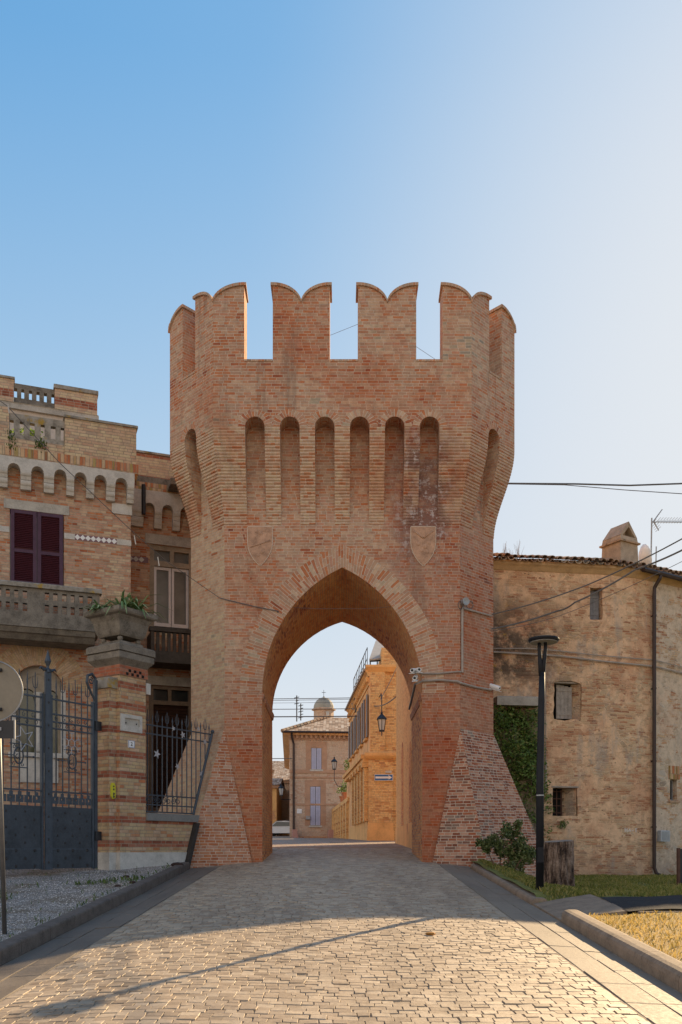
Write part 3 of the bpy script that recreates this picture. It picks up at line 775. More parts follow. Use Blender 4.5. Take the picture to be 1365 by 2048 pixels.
# rear merlons stand out of sight behind the front ones
merlon([(4, L0 - s_of(603), L0 - s_of(546)), (4, L0 - s_of(603), L0 - s_of(660))])
merlon([(4, L0 - s_of(775), L0 - s_of(717)), (4, L0 - s_of(775), L0 - s_of(833))])
# coping of the crenels
mb = MB()
for i in range(8):
    F, L = FR[i]
    gaps = [(s_of(489), s_of(546)), (s_of(660), s_of(717)), (s_of(833), s_of(886))] if i == 0 else ([(0.72, L - 0.56)] if i == 1 else ([(0.56, L - 0.72)] if i == 7 else []))
    for a, c in gaps: MB().box(F, a + 0.004, c - 0.004, 0.012, -MT - 0.01, ZT + 0.001, ZT + 0.05).build("crenel_coping", M_COPE, tower)
# shields
def shield(px, mir):
    s, z = FF.sz(px, 1054); hw, hh = 0.30, 0.95
    out_ = [(s - hw, z), (s + hw, z)]
    for k in range(1, 9):
        t = k / 8; out_.append((s + hw * (1 - t ** 2.4), z - 0.30 - (hh - 0.30) * t))
    for k in range(7, 0, -1):
        t = k / 8; out_.append((s - hw * (1 - t ** 2.4), z - 0.30 - (hh - 0.30) * t))
    mb = MB(); mb.panel(FF, out_, [], 0.022, -0.02)
    o = mb.build("shield", M_SHIELD, tower)
    rel = MB()   # worn relief: a diagonal band and weathered lumps
    if mir:
        rel.bar(FF.p(s - hw * .8, 0.018, z - .10), FF.p(s, 0.018, z - .28), 0.035); rel.bar(FF.p(s + hw * .8, 0.018, z - .10), FF.p(s, 0.018, z - .28), 0.035)
        for dx, dz, r in ((-.12, -.42, .06), (.05, -.48, .07), (.15, -.40, .05), (-.03, -.58, .05), (.10, -.62, .05), (-.1, -.2, .03), (.2, -.08, .03), (-.22, -.08, .03)): rel.sphere(FF.p(s + dx, 0.016, z + dz), r, 8, (1, .35, 1))
    else:
        rel.bar(FF.p(s - hw * .78, 0.018, z - .50), FF.p(s + hw * .85, 0.018, z - .33), 0.03)
        for dx, dz, r in ((-.08, -.12, .05), (.02, -.16, .06), (.1, -.1, .045), (.14, -.2, .04), (.06, -.62, .06), (-.04, -.7, .045), (-.1, -.25, .04), (.12, -.55, .03)): rel.sphere(FF.p(s + dx, 0.016, z + dz), r, 8, (1, .35, 1))
    rel.build("relief", M_SHIELD, o, smooth=True)
    rim = MB()
    for k in range(len(out_)):
        a, c = out_[k], out_[(k + 1) % len(out_)]
        rim.bar(FF.p(a[0] , 0.0, a[1]), FF.p(c[0], 0.0, c[1]), 0.03)
    rim.build("rim", plain("lime_mortar_%d" % mir, (0.60, 0.50, 0.40), 0.95, 0.15, 8, bump=.2), o)
shield(520.5, 0); shield(847, 1)
# battered base (scarp) of the two chamfered corners
def scarp(sx):
    def V(x, y, z): return Vector((XC + sx * x, y, z))
    zt = 4.62; N = 10
    A, B = V(TA + 0.01, TY0 - 0.01, zt), V(TA + TC + 0.01, TY0 + TC, zt - 0.02)
    C, D, E = V(1.98, TY0 - 0.10, 0.3), V(3.62 if sx > 0 else 4.0, 21.25, 0.3), V(5.75, 23.25, 0.3)
    mb = MB(); mf = MB()
    def cur(a, c, t): # slightly concave batter
        q = a.lerp(c, t); return q
    for i in range(N):
        t0, t1 = i / N, (i + 1) / N
        a0, a1 = cur(A, D, t0), cur(A, D, t1); c0, c1 = cur(A, C, t0), cur(A, C, t1); e0, e1 = cur(B, E, t0), cur(B, E, t1)
        K = 4
        for k in range(K):
            u0, u1 = k / K, (k + 1) / K
            mb.face([a0.lerp(e0, u0), a0.lerp(e0, u1), a1.lerp(e1, u1), a1.lerp(e1, u0)])
            mf.face([c0.lerp(a0, u0), c0.lerp(a0, u1), c1.lerp(a1, u1), c1.lerp(a1, u0)])
    # back side
    G = V(TA + TC, TY1 - 0.6, zt); H = V(5.9, TY1 - 0.4, 0.3)
    mb.face([B, G, H, E]); 
    mb.build("scarp_side", M_SCARP if sx > 0 else M_CHAM, tower, recalc=False); mf.build("scarp_front", M_SCARP if sx > 0 else M_SCARPL, tower, recalc=False)
M_SCARPL = brick("scarp_red_brick", [(0.0, GREY), (0.06, TAN), (0.25, PINK), (0.45, ORNG), (0.7, RED), (0.9, ORNG), (1.0, DRED)], MORT, region=0.3, seed=31.0, joint=0.014)
scarp(-1); scarp(1)
# ------------------------------------------------------------------ villa on the left
def glassmat(name, tint, rough=0.08):
    b = NB(name); p = b.pos()
    b.color(b.ramp(b.noise(p, 1.4, 4, 0.6), [(0.3, tuple(c * 0.5 for c in tint)), (0.7, tint)])); b.rough(rough); b.b.inputs['Specular IOR Level'].default_value = 0.7
    return b.m
M_GLASS = glassmat("window_glass", (0.035, 0.04, 0.04)); M_GLASSG = glassmat("green_reflection_glass", (0.055, 0.065, 0.02))  # second glass has a greenish reflection painted into its tint
M_CURT = glassmat("curtained_glass", (0.20, 0.20, 0.19), 0.35)
M_SHUT = plain("purple_shutter_paint", (0.075, 0.035, 0.06), 0.55, 0.2, 5.0, bump=0.05)
M_SHUTD = plain("maroon_slats", (0.055, 0.010, 0.014), 0.6, 0.2, 5.0, bump=0.05)
M_WOOD = plain("brown_wood_frame", (0.20, 0.145, 0.10), 0.7, 0.25, 6.0, bump=0.2)
M_DWOOD = plain("dark_roller_wood", (0.05, 0.024, 0.015), 0.95, 0.25, 6.0, bump=0.2)
M_DIA = plain("purple_tile", (0.20, 0.12, 0.13), 0.6, 0.15, 6.0, bump=0.05)
M_TAUPE = plain("taupe_render", (0.31, 0.26, 0.20), 0.85, 0.25, 4.0, bump=0.2)
M_ROW = brick("rowlock_brick", [(0.0, RED), (0.3, ORNG), (0.5, BUFF), (0.7, TAN), (0.85, (0.35, 0.26, 0.08)), (1.0, DRED)], (0.3, 0.24, 0.17), H=0.30, W=0.155, seed=41.0, region=0.2)
M_PALEBR = brick("parapet_brick", [(0.0, GREY), (0.15, SAND), (0.45, BUFF), (0.7, TAN), (0.9, SAND), (1.0, RED)], (0.33, 0.27, 0.19), H=0.075, W=0.42, seed=43.0, region=0.2, dirt=0.45)
M_STRIPE = brick("striped_parapet_brick", [(0.0, TAN), (0.4, SAND), (0.7, BUFF), (1.0, TAN)], (0.4, 0.32, 0.24), H=0.075, seed=45.0, stripes=(0.75, 0.12, 0.22, P_STR))
M_LICHEN = NB("lichen_concrete"); b = M_LICHEN; p = b.pos(); n1 = b.noise(p, 5, 5, 0.7)
c = b.ramp(n1, [(0.3, (0.12, 0.105, 0.085)), (0.5, (0.28, 0.25, 0.205)), (0.7, (0.36, 0.33, 0.29))])
c = b.mix(b.maprange(b.noise(p, 3.1, 5, 0.7), 0.56, 0.68), c, (0.34, 0.22, 0.05)); b.color(c); b.rough(0.95); b.bump(n1, 0.6, 0.02); M_LICHEN = b.m

FH = Frame((-5.49, 23.5), (0.94, 0.342))
villa = thing("villa", (-5.49, 23.5, 1.2), "brick villa with stone corbel table, purple shutters and pierced balcony behind the iron gate", "villa")
Lh = -9.0
def hs(px, d=0.0): return FH.s(px, d)
def rect(F, x0, x1, ytop, ybot, d=0.0):
    xm = (x0 + x1) / 2
    s0, s1 = F.s(x0, d), F.s(x1, d); z1, z0 = F.z(xm, ytop, d), F.z(xm, ybot, d)
    return s0, s1, z0, z1
def loopr(r): return [(r[0], r[2]), (r[1], r[2]), (r[1], r[3]), (r[0], r[3])]
w1 = rect(FH, 20, 128, 1024, 1172)
ax = (hs(27) + hs(127)) / 2; ar = (hs(127) - hs(27)) / 2; asp = FH.z(77, 1378); asill = FH.z(77, 1506)
archloop = [(ax - ar, asill), (ax + ar, asill)] + arc_pts(ax, asp, ar, 0, math.pi, 16)
ZCB, ZCT, ZRW, ZPT = 10.66, 11.38, 11.62, 12.56
mb = MB(); mb.panel(FH, [(Lh, 0.8), (0, 0.8), (0, ZCT), (Lh, ZCT)], [loopr(w1), archloop], 0, -0.30)
mb.build("wall", M_VILLA, villa)
mb = MB(); mb.box(FH, -0.3, -0.003, -0.31, -9, 0.8, ZPT - .1); mb.box(FH, Lh, -0.31, -8.7, -9, 0.8, 12.0); mb.build("side_wall", M_VILLA, villa)
# corbel table: stone brackets carrying small arches
def corbel_table(F, centers, hw, z0, z1, s0, s1, proj, name="corbel_table"):
    mb = MB(); zs = z0 + (z1 - z0) * 0.58
    loop = [(s1, z1), (s0, z1), (s0, zs)]
    for c in centers:
        loop += [(c - hw, zs)] + arc_pts(c, zs, hw, math.pi, 0, 10)[1:-1] + [(c + hw, zs)]
    loop += [(s1, zs)]
    mb.panel(F, loop, [], proj, 0.01)
    edges = [s0] + [e for c in centers for e in (c - hw, c + hw)] + [s1]
    for i in range(0, len(edges), 2):
        a, c = edges[i], edges[i + 1]
        if c - a < 0.05: continue
        h = (zs - z0) / 2
        for k in range(2):
            zz0 = z0 + k * h; pj0, pj1 = proj * (0.45 + 0.28 * k), proj * (0.72 + 0.28 * k)
            prof = [(0.01, zz0 + 0.006), (pj0, zz0 + 0.006)] + [(pj0 + (pj1 - pj0) * math.sin(q), zz0 + h * (0.35 + 0.5 * (1 - math.cos(q)))) for q in (0.4, 0.8, 1.2, 1.57)] + [(pj1 - .004, zz0 + h - 0.001), (0.01, zz0 + h - 0.001)]
            mb.loft([[F.p(s, d, z) for d, z in prof] for s in (a + 0.006, c - 0.006)])
    return mb.build(name, M_PALE, villa)
gaps = [(17, 40), (60, 91), (110, 132), (150, 172), (190, 212), (229, 256)]
cs = [(hs(a, .2) + hs(c, .2)) / 2 for a, c in gaps]; step = 0.52
cs = [cs[0] - step * k for k in range(10, 0, -1) if cs[0] - step * k > Lh + .3] + cs
corbel_table(FH, cs, 0.145, ZCB, ZCT, Lh, 0.06, 0.30)
mb = MB(); mb.box(FH, Lh, 0.16, 0.30, -0.3, ZCT + 0.001, ZRW); mb.build("rowlock_band", M_ROW, villa)
b0, b1 = hs(130, .26), hs(273, .26)
mb = MB(); mb.box(FH, b0, b1, 0.27, -0.35, ZRW + .001, ZPT); mb.build("parapet_block", M_PALEBR, villa)
mb = MB(); mb.bevbox(FH, b0 - .03, b1 + .04, -0.39, 0.31, ZPT + .001, ZPT + .07, .02); mb.build("block_coping", M_LICHEN, villa)
p0 = hs(18, .2)
mb = MB(); mb.box(FH, p0 + .002, b0 - .002, 0.22, -0.2, ZRW + .001, ZRW + 0.25); mb.build("parapet_base", M_PALEBR, villa)
mb = MB(); hol = []
for a, c in ((20, 28), (40, 48), (60, 70), (82, 90), (102, 112), (122, 129)): hol.append(loopr((hs(a, .2), hs(c, .2), ZRW + .38, ZRW + .70)))
mb.panel(FH, [(p0 + .002, ZRW + .251), (b0 - .002, ZRW + .251), (b0 - .002, ZPT - .06), (p0 + .002, ZPT - .06)], hol, 0.20, 0.05); mb.build("pierced_parapet", M_LICHEN, villa)
mb = MB(); mb.box(FH, p0 - 1.6, p0, 0.27, -0.35, ZRW + .001, ZPT + .04); mb.build("parapet_block", M_PALEBR, villa)
mb = MB(); mb.box(FH, Lh, p0 - 1.6, 0.2, .05, ZRW + .001, ZPT); mb.build("parapet_block", M_PALEBR, villa)
mb = MB(); mb.box(FH, Lh, -.05, -.3, -8.6, ZRW - .2, ZRW + .1); mb.build("roof_terrace", M_CONC, villa)
mb = MB()
for x, h_, n in ((36, .42, 120), (64, .5, 200), (84, .3, 90)):
    q = FH.p(hs(x, -.3), -.45, ZRW + .25)
    for k in range(n):
        d_ = Vector((random.gauss(0, .12), random.gauss(0, .12), random.random() * h_ + .05)); n_ = Vector((random.gauss(0, 1), random.gauss(0, 1), .4)).normalized(); t_ = n_.cross(Vector((0, 0, 1))).normalized() * .05; w_ = n_.cross(t_).normalized() * .025
        mb.face([q + d_ - t_, q + d_ + w_, q + d_ + t_, q + d_ - w_])
mb.build("terrace_plants", leafmat("terrace_leaf", [(.2, (.08, .14, .02)), (.6, (.20, .30, .04)), (1, (.34, .40, .07))], 3, .4), recalc=False, label="bright green leafy plants on the villa terrace behind the pierced parapet", category="plants", kind='stuff')
mb = MB()
for x, y, n in ((22, 876, 40), (24, 898, 40), (84, 890, 50), (80, 893, 40)):
    q = FH.p(hs(x, .24), .25, FH.z(x, y, .24))
    for k in range(n):
        d_ = Vector((random.gauss(0, .07), random.uniform(-.08, 0), random.gauss(0, .06))); mb.face([q + d_, q + d_ + Vector((.03, -.01, .02)), q + d_ + Vector((.01, -.03, .05))])
mb.build("wall_weeds", M_WEED, recalc=False, label="small dark weeds rooted in the villa parapet joints", category="weeds", kind='stuff')
# upper terrace standing further back
DU = -3.0
zt1 = FH.z(150, 783, DU); zb1 = FH.z(150, 836, DU); ua, ub, uc, ud = hs(-60, DU), hs(28, DU), hs(110, DU), hs(195, DU)
mb = MB(); mb.box(FH, uc, ud, DU, DU - .5, zb1 + .15, zt1); mb.build("upper_parapet_block", M_STRIPE, villa)
mb = MB(); mb.box(FH, ua, ub, DU, DU - .5, zb1 + .15, zt1 + .05); mb.build("upper_parapet_block", M_STRIPE, villa)
mb = MB(); hol = []
for a in (28, 42.5, 58, 73, 88, 103): hol.append(loopr((hs(a + .6, DU), hs(a + 6.6, DU), zt1 - .42, zt1 - .16)))
mb.panel(FH, [(ub + .002, zt1 - .6), (uc - .002, zt1 - .6), (uc - .002, zt1 - .02), (ub + .002, zt1 - .02)], hol, DU - .05, DU - .25); mb.build("upper_pierced_parapet", M_CONC, villa)
mb = MB(); mb.box(FH, ub + .002, uc - .002, DU - .03, DU - .4, zb1 + .15, zt1 - .601); mb.build("upper_parapet_base", M_STRIPE, villa)
mb = MB(); mb.bevbox(FH, ua, ud + .04, DU + .06, DU - .6, zb1 - .02, zb1 + .149, .02); mb.build("upper_cornice", M_STONE, villa)
mb = MB(); mb.box(FH, ua, ud - .05, DU - .02, DU - 4, ZRW, zb1 - .021); mb.build("upper_wall", plain("pale_render", (0.50, 0.44, 0.38), .9, .15, 2.0, bump=.2), villa)
for a, c in ((uc, ud), (ua, ub)):
    mb = MB(); mb.bevbox(FH, a - .03, c + .03, DU - .53, DU + .04, zt1 + (.051 if a == ua else .001), zt1 + .12, .02); mb.build("block_coping", M_LICHEN, villa)
# lintels, white band, tile diamonds
mb = MB(); r = rect(FH, 8, 139, 1009, 1022, .02); mb.box(FH, r[0], r[1], .022, -.2, w1[3] + .005, w1[3] + .24); mb.build("lintel", M_STONE, villa)
zb = FH.z(195, 1079, 0); bh = 0.145
mb = MB(); mb.box(FH, w1[1] + .01, hs(150), .012, -.1, zb - bh / 2, zb + bh / 2); mb.build("white_band", M_PALE, villa); mb = MB(); mb.box(FH, hs(234), .012, .012, -.1, zb - bh / 2, zb + bh / 2); mb.build("white_band", M_PALE, villa)
mb = MB(); mb.box(FH, Lh, w1[0] - .01, .012, -.1, zb - bh / 2, zb + bh / 2); mb.build("white_band", M_PALE, villa)
mb = MB(); mb.box(FH, hs(150) + .002, hs(234) - .002, .008, -.1, zb - bh / 2, zb + bh / 2); tb = mb.build("tile_band", M_DIA, villa)
mb = MB(); n = 8; s0, s1 = hs(150), hs(234)
for k in range(n):
    c = s0 + (s1 - s0) * (k + .5) / n; h = bh / 2 * .98
    mb.panel(FH, [(c - h * .95, zb), (c, zb - h), (c + h * .95, zb), (c, zb + h)], [], .014, .004)
mb.build("white_diamonds", M_WHITE, tb)
mb = MB(); mb.box(FH, hs(224), .03, .03, -.2, ZCB - .27, ZCB - .005); mb.build("corner_stone", M_PALE, villa)
# shuttered window
def shutters(F, r, d, parent, leaf=2, mat=M_SHUT, smat=M_SHUTD, name="shutter", rail=0.55):
    s0, s1, z0, z1 = r; wl = (s1 - s0) / leaf
    for k in range(leaf):
        a, c = s0 + wl * k + .008, s0 + wl * (k + 1) - .008; mb = MB(); st_ = min(.09, wl * .16)
        mb.box(F, a, a + st_, d, d - .045, z0, z1); mb.box(F, c - st_, c, d, d - .045, z0, z1)
        zm = z0 + (z1 - z0) * (1 - rail)
        for q0, q1 in ((z0, z0 + .08), (zm - .04, zm + .04), (z1 - .08, z1)): mb.box(F, a + st_ + .001, c - st_ - .001, d - .002, d - .043, q0, q1)
        o = mb.build(name, mat, parent)
        sl_ = MB(); zz = z0 + .08
        while zz < z1 - .1:
            if abs(zz - zm) > .06: sl_.loft([[F.p(s, d - .012, zz + .0), F.p(s, d - .035, zz + .035), F.p(s, d - .04, zz + .03), F.p(s, d - .017, zz - .005)] for s in (a + st_, c - st_)])
            zz += .045
        sl_.box(F, a + st_, c - st_, d - .041, d - .044, z0 + .05, z1 - .05)
        sl_.build("louvres", smat, o)
win = MB(); win.box(FH, w1[0] + .001, w1[1] - .001, -.2, -.24, w1[2] + .001, w1[3] - .001)
wo = win.build("window", M_GLASS, villa)
shutters(FH, (w1[0] + .01, w1[1] - .01, w1[2] + .01, w1[3] - .01), .03, wo)
# balcony in front of the shuttered window
DB = 1.05
bz1 = FH.z(100, 1169, DB); bz0 = FH.z(100, 1243, DB); be = FH.s(200, DB)
bal = MB(); bal.box(FH, Lh, be, DB, 0.02, bz0 - .16, bz0)
bo = bal.build("balcony", M_CONC, villa)
mb = MB(); mb.loft([[FH.p(s, d, z) for d, z in ((0.05, bz0 - .42), (DB - .28, bz0 - .42), (DB - .16, bz0 - .30), (DB - .10, bz0 - .28), (DB - .03, bz0 - .165), (0.05, bz0 - .165))] for s in (Lh, be - .1)]); mb.build("balcony_moulding", M_CONC, bo)
hol = []
zA0, zA1 = FH.z(33, 1195, DB), FH.z(33, 1179, DB); zC0, zC1 = FH.z(33, 1220, DB), FH.z(33, 1204, DB)
cols = [(-58, -50), (-40, -32), (-22, -14), (-5, 3), (12, 20), (29, 37), (46, 55), (90, 99), (107, 116), (125, 134), (142, 150), (159, 167), (176, 185)]
for a, c in cols:
    for q0, q1 in ((zA0, zA1), (zC0, zC1)): hol.append(loopr((FH.s(a, DB), FH.s(c, DB), q0, q1)))
mb = MB(); mb.panel(FH, [(Lh, bz0 + .001), (be, bz0 + .001), (be, bz1 - .12), (Lh, bz1 - .12)], hol, DB - .02, DB - .16); mb.build("balustrade", M_CONC, bo)
mb = MB(); mb.box(FH, be - .14, be - .001, DB - .161, .03, bz0 + .001, bz1 - .12); mb.build("balcony_end", M_CONC, bo)
mb = MB(); mb.bevbox(FH, Lh, be + .05, DB - .22, DB + .05, bz1 - .119, bz1, .03); mb.build("balcony_coping", M_LICHEN, bo)
# arched double window on the ground floor
mb = MB()
tym_holes = []
hw2 = ar * 0.34
for sx in (-1, 1):
    c_ = ax + sx * ar * .46
    tym_holes.append([(c_ - hw2, asill + .001 + .02), (c_ + hw2, asill + .021)] + arc_pts(c_, FH.z(77, 1392), hw2, 0, math.pi, 10))
mb.panel(FH, archloop, tym_holes, -.16, -.26); aw = mb.build("arched_window", M_TAUPE, villa)
mb = MB(); mb.panel(FH, [(ax - ar * .95, asill + .01), (ax + ar * .95, asill + .01), (ax + ar * .95, asp + .2), (ax, asp + ar * .9), (ax - ar * .95, asp + .2)], [], -.262, -.28); mb.build("pane", M_GLASSG, aw)
mb = MB(); mb.lathe(FH.p(ax, -.10, asill + .02), [(.10, 0), (.10, .1), (.065, .14), (.06, asp - asill - .36), (.09, asp - asill - .30), (.12, asp - asill - .16), (.12, asp - asill - .1)], 12); mb.build("colonnette", M_PALE, aw, smooth=True)
mb = MB(); mb.bevbox(FH, ax - ar - .12, ax + ar + .12, -.15, .10, asill - .12, asill - .001, .02); mb.build("sill", M_PALE, aw)
mb = MB(); mb.box(FH, ax - ar * .8, ax + ar * .8, .05, -.05, asill - .75, asill - .125); mb.build("apron", M_PALE, aw)
mb = MB()
for sx in (-1, 1): mb.box(FH, ax + sx * ar - .06, ax + sx * ar + .06 , .02, -.155, asill, asp)
mb.build("jamb", M_PALE, aw)
mb = MB(); mb.bar(FH.p(ax - .28, -.155, asp + ar * .45), FH.p(ax, -.155, asp + ar * .72), .03); mb.bar(FH.p(ax + .28, -.155, asp + ar * .45), FH.p(ax, -.155, asp + ar * .72), .03); mb.build("tympanum_moulding", M_TAUPE, aw)
mb = MB()
M_VARCH = brick("villa_arch_brick", P_YEL, (0.36, 0.29, 0.2), H=0.07, W=0.5, seed=47.0)
for k in range(24):
    a0, a1 = math.pi * k / 24, math.pi * (k + 1) / 24
    for r0, r1, q in ((ar + .01, ar + .45, 0), (ar + .46, ar + .60, .7)):
        mb.face([FH.p(ax + r * math.cos(a), .004, asp + r * math.sin(a)) for r, a in ((r0, a0), (r1, a0), (r1, a1), (r0, a1))], [(q, a0 * 1.2), (q + .44, a0 * 1.2), (q + .44, a1 * 1.2), (q, a1 * 1.2)])
mb.build("brick_arch", M_VARCH, villa, recalc=False)

# wing set back between the villa and the tower
DW = -2.2
FW = Frame((-5.49, 23.5), (0.94, 0.342), DW)
def ws(px): return FW.s(px)
zc1 = FW.z(300, 910); zr0, zr1 = FW.z(300, 986), FW.z(300, 976)
u1 = (ws(300), ws(392), FW.z(340, 1256), FW.z(340, 1092)); l1 = (ws(298), ws(392), FW.z(340, 1622), FW.z(340, 1372))
WE = 4.2
mb = MB(); mb.panel(FW, [(-.4, 0.8), (WE, .8), (WE, zr0), (-.4, zr0)], [loopr(u1), loopr(l1)], 0, -.3); mb.build("wing_wall", M_VILLA, villa)
mb = MB(); mb.box(FW, -.4, WE, .18, -.3, zr0 + .001, zr0 + .22); mb.build("rowlock_band", M_ROW, villa)
mb = MB(); mb.box(FW, -.4, WE, .10, -.3, zr0 + .221, zr0 + .42); mb.build("wing_cornice", M_CONC, villa)
mb = MB(); mb.box(FW, -.4, WE, .05, -.3, zr0 + .421, zc1); mb.build("wing_parapet", M_STRIPE, villa)
mb = MB(); mb.bevbox(FW, -.4, WE, -.34, .09, zc1 + .001, zc1 + .07, .02); mb.build("block_coping", M_LICHEN, villa)
zq0, zq1 = FW.z(320, 1060), FW.z(320, 998)
corbel_table(FW, [ws(297) + .52 * k for k in range(6)], .15, zq0, zq1, -.3, WE, .22)
mb = MB(); mb.box(FW, -.3, WE, .2, .0, zq1 + .001, zr0 - .001); mb.build("wing_string_course", M_PALE, villa)
mb = MB(); mb.bevbox(FW, ws(333), ws(372), .1, .75, FW.z(345, 975, .5), FW.z(345, 962, .5), .02); mb.build("roof_slab_end", M_CONC, villa)
mb = MB(); mb.tube([FW.p(ws(285), .28, zr0 + .1), FW.p(ws(285), .28, FW.z(285, 1028, .28))], .06, 8); mb.build("drain_spout", M_BLACK, villa)
mb = MB(); mb.box(FW, ws(291), WE, .03, -.2, u1[3] + .004, u1[3] + .28); mb.build("lintel", M_STONE, villa)
mb = MB(); mb.box(FW, ws(291), WE, .03, -.2, l1[3] + .004, l1[3] + .26); mb.build("lintel", M_STONE, villa)
zb2 = FW.z(280, 1119); 
mb = MB(); mb.box(FW, .0, ws(297), .01, -.1, zb2 - .08, zb2 + .08); tb2 = mb.build("tile_band", M_DIA, villa)
mb = MB()
for k in range(4):
    c = .02 + .155 * (k + .5); h = .078; mb.panel(FW, [(c - h, zb2), (c, zb2 - h), (c + h, zb2), (c, zb2 + h)], [], .016, .004)
mb.build("white_diamonds", M_PALE, tb2)
# upper window of the wing: stone surround, white frames, drawn blinds
mb = MB(); s0, s1, z0, z1 = u1; ztr = FW.z(340, 1130); sm = ws(345)
holes = [loopr((ws(309), sm - .06, ztr + .1, z1 - .14)), loopr((sm + .06, ws(379), ztr + .1, z1 - .14)), loopr((ws(309), ws(379), z0 + .001, ztr - .05))]
mb.panel(FW, [(s0, z0), (s1, z0), (s1, z1), (s0, z1)], holes, -.04, -.2); wu = mb.build("window", M_TAUPE, villa)
mb = MB(); za, zz_ = z0 + .05, ztr - .06; xa, xb = ws(309) + .005, ws(379) - .005; xm = (xa + xb) / 2
for a, c in ((xa, xm - .01), (xm + .01, xb)): mb.panel(FW, [(a, za), (c, za), (c, zz_), (a, zz_)], [[(a + .07, za + .1), (c - .07, za + .1), (c - .07, zz_ - .08), (a + .07, zz_ - .08)]], -.09, -.14)
mb.build("casement", plain("lilac_white_frame", (0.62, 0.60, 0.62), .5, .1, 5, bump=0), wu)
mb = MB(); mb.box(FW, xa, xb, -.145, -.16, z0 + .01, z1 - .1); mb.build("pane", M_CURT, wu)
# small balcony of the wing
DV = 0.9
zb0, zb1_, zr_ = FW.z(345, 1326, DV), FW.z(345, 1303, DV), FW.z(345, 1256, DV)
xa = FW.s(310, DV)
mb = MB(); mb.box(FW, xa - .1, WE, DV, .02, zb0, zb1_); M_DARKCONC = plain("dark_concrete", (0.075, 0.066, 0.058), .95, .4, 5, bump=.5); vb = mb.build("balcony", M_DARKCONC, villa)  # one darker concrete tone for the whole small balcony
mb = MB(); mb.bevbox(FW, xa - .15, WE, DV - .14, DV + .03, zr_ - .12, zr_, .02); mb.build("balcony_coping", M_DARKCONC, vb)
mb = MB(); s = xa + .05
while s < WE: mb.box(FW, s, s + .085, DV - .02, DV - .10, zb1_ + .001, zr_ - .121); s += .155
mb.build("balustrade", M_DARKCONC, vb)
mb = MB(); mb.box(FW, xa - .1, xa - .01, DV - .02, .05, zb1_ + .001, zr_ - .121); mb.build("balcony_end", M_DARKCONC, vb)
# ground-floor shop window of the wing
s0, s1, z0, z1 = l1; zt_ = FW.z(340, 1404)
mb = MB(); mb.panel(FW, [(s0, z0), (s1, z0), (s1, z1), (s0, z1)], [loopr((ws(308), ws(337), zt_ + .04, z1 - .1)), loopr((ws(344), ws(378), zt_ + .04, z1 - .1)), loopr((ws(308), ws(378), z0 + .1, zt_ - .08))], -.05, -.16); wl = mb.build("window", M_WOOD, villa)
mb = MB(); mb.box(FW, ws(306), ws(380), -.162, -.18, zt_, z1 - .05); mb.build("pane", M_GLASS, wl)
mb = MB(); mb.box(FW, ws(303), ws(385), -.17, -.20, z0 + .02, zt_ - .02); zz = z0 + .1
while zz < zt_ - .1: mb.loft([[FW.p(s, d, q) for d, q in ((-.15, zz), (-.135, zz + .004), (-.125, zz + .075), (-.15, zz + .085))] for s in (ws(308) + .01, ws(378) - .01)]); zz += .088
mb.build("roller_shutter", M_DWOOD, wl)

# ------------------------------------------------------------------ gate pillar, low wall, gate
FG = Frame((-3.4, 21.5), (0.56, 0.83))
pillar = thing("gate_pillar", FG.p(FG.s(266), -.38, 1.25), "striped brick gate pillar with stone cap beside the iron gate", "gate pillar")
a, c = FG.s(240), FG.s(292); PW = c - a
zg = 1.15; zp0 = FG.z(240, 1703); zk = FG.z(240, 1328)
mb = MB(); mb.box(FG, a, c, 0, -PW, zp0 - .02, zk); mb.build("shaft", M_PILLAR, pillar)
mb = MB(); mb.box(FG, a - .03, c + .03, .03, -PW - .03, FG.z(240, 1349), zk - .001); mb.build("red_band", brick("red_band_brick", P_STR, (0.3, .2, .14), seed=51.0), pillar)
dn = MB()
for row in range(2):
    for k in range(3 + row):
        s = a + PW * (.30 + .2 * k - .1 * row); z = zk - .075 - .075 * row; dn.box(FG, s, s + .07, .034, .02, z - .06, z)
dn.build("sunk_brick_shade", M_DARK, pillar)  # near-black plates on the band draw the shade of sunk bricks
mb = MB(); mb.box(FG, a - .015, c + .025, .025, -PW - .02, zg - .3, zp0 - .02); mb.box(FG, a - .02, c + .03, .045, -PW - .03, zg - .3, zp0 - .32); mb.build("stone_base", M_PALE, pillar)
# pilaster that carries the gate
pa0, pa1 = FG.s(219, -.1), FG.s(240, -.1) - .002; pd1 = -.10 - .42
zq = FG.z(222, 1376, -.1); zq2 = FG.z(222, 1354, -.1)
mb = MB(); mb.box(FG, pa0, pa1, -.1, pd1, zp0 - .02, zq); mb.build("jamb", M_PILLAR, pillar)
mb = MB(); mb.bevbox(FG, pa0 - .05, pa1, pd1 - .05, -.06, zq + .001, zq2, .02); mb.build("jamb_cap", M_LICHEN, pillar)
mb = MB(); mb.box(FG, pa0 - .015, pa1, -.085, pd1 - .015, zg - .3, zp0 - .021); mb.build("jamb_base", M_PALE, pillar)
zc0, zcm, zct = zk + .001, FG.z(240, 1302), FG.z(240, 1287)
mb = MB(); q = .12
def sq(o, z): return [FG.p(s, d, z) for s, d in ((a - o, o), (c + o, o), (c + o, -PW - o), (a - o, -PW - o))]
mb.loft([sq(.02, zc0), sq(.05, zc0 + .04), sq(.13, zc0 + .13), sq(.13, zcm - .03), sq(.10, zcm)]); mb.loft([sq(.15, zcm + .001), sq(.15, zct - .03), sq(.12, zct)])
mb.loft([sq(-.02, zct + .001), sq(-.05, zct + .10)])
mb.build("cap", M_CONC, pillar)
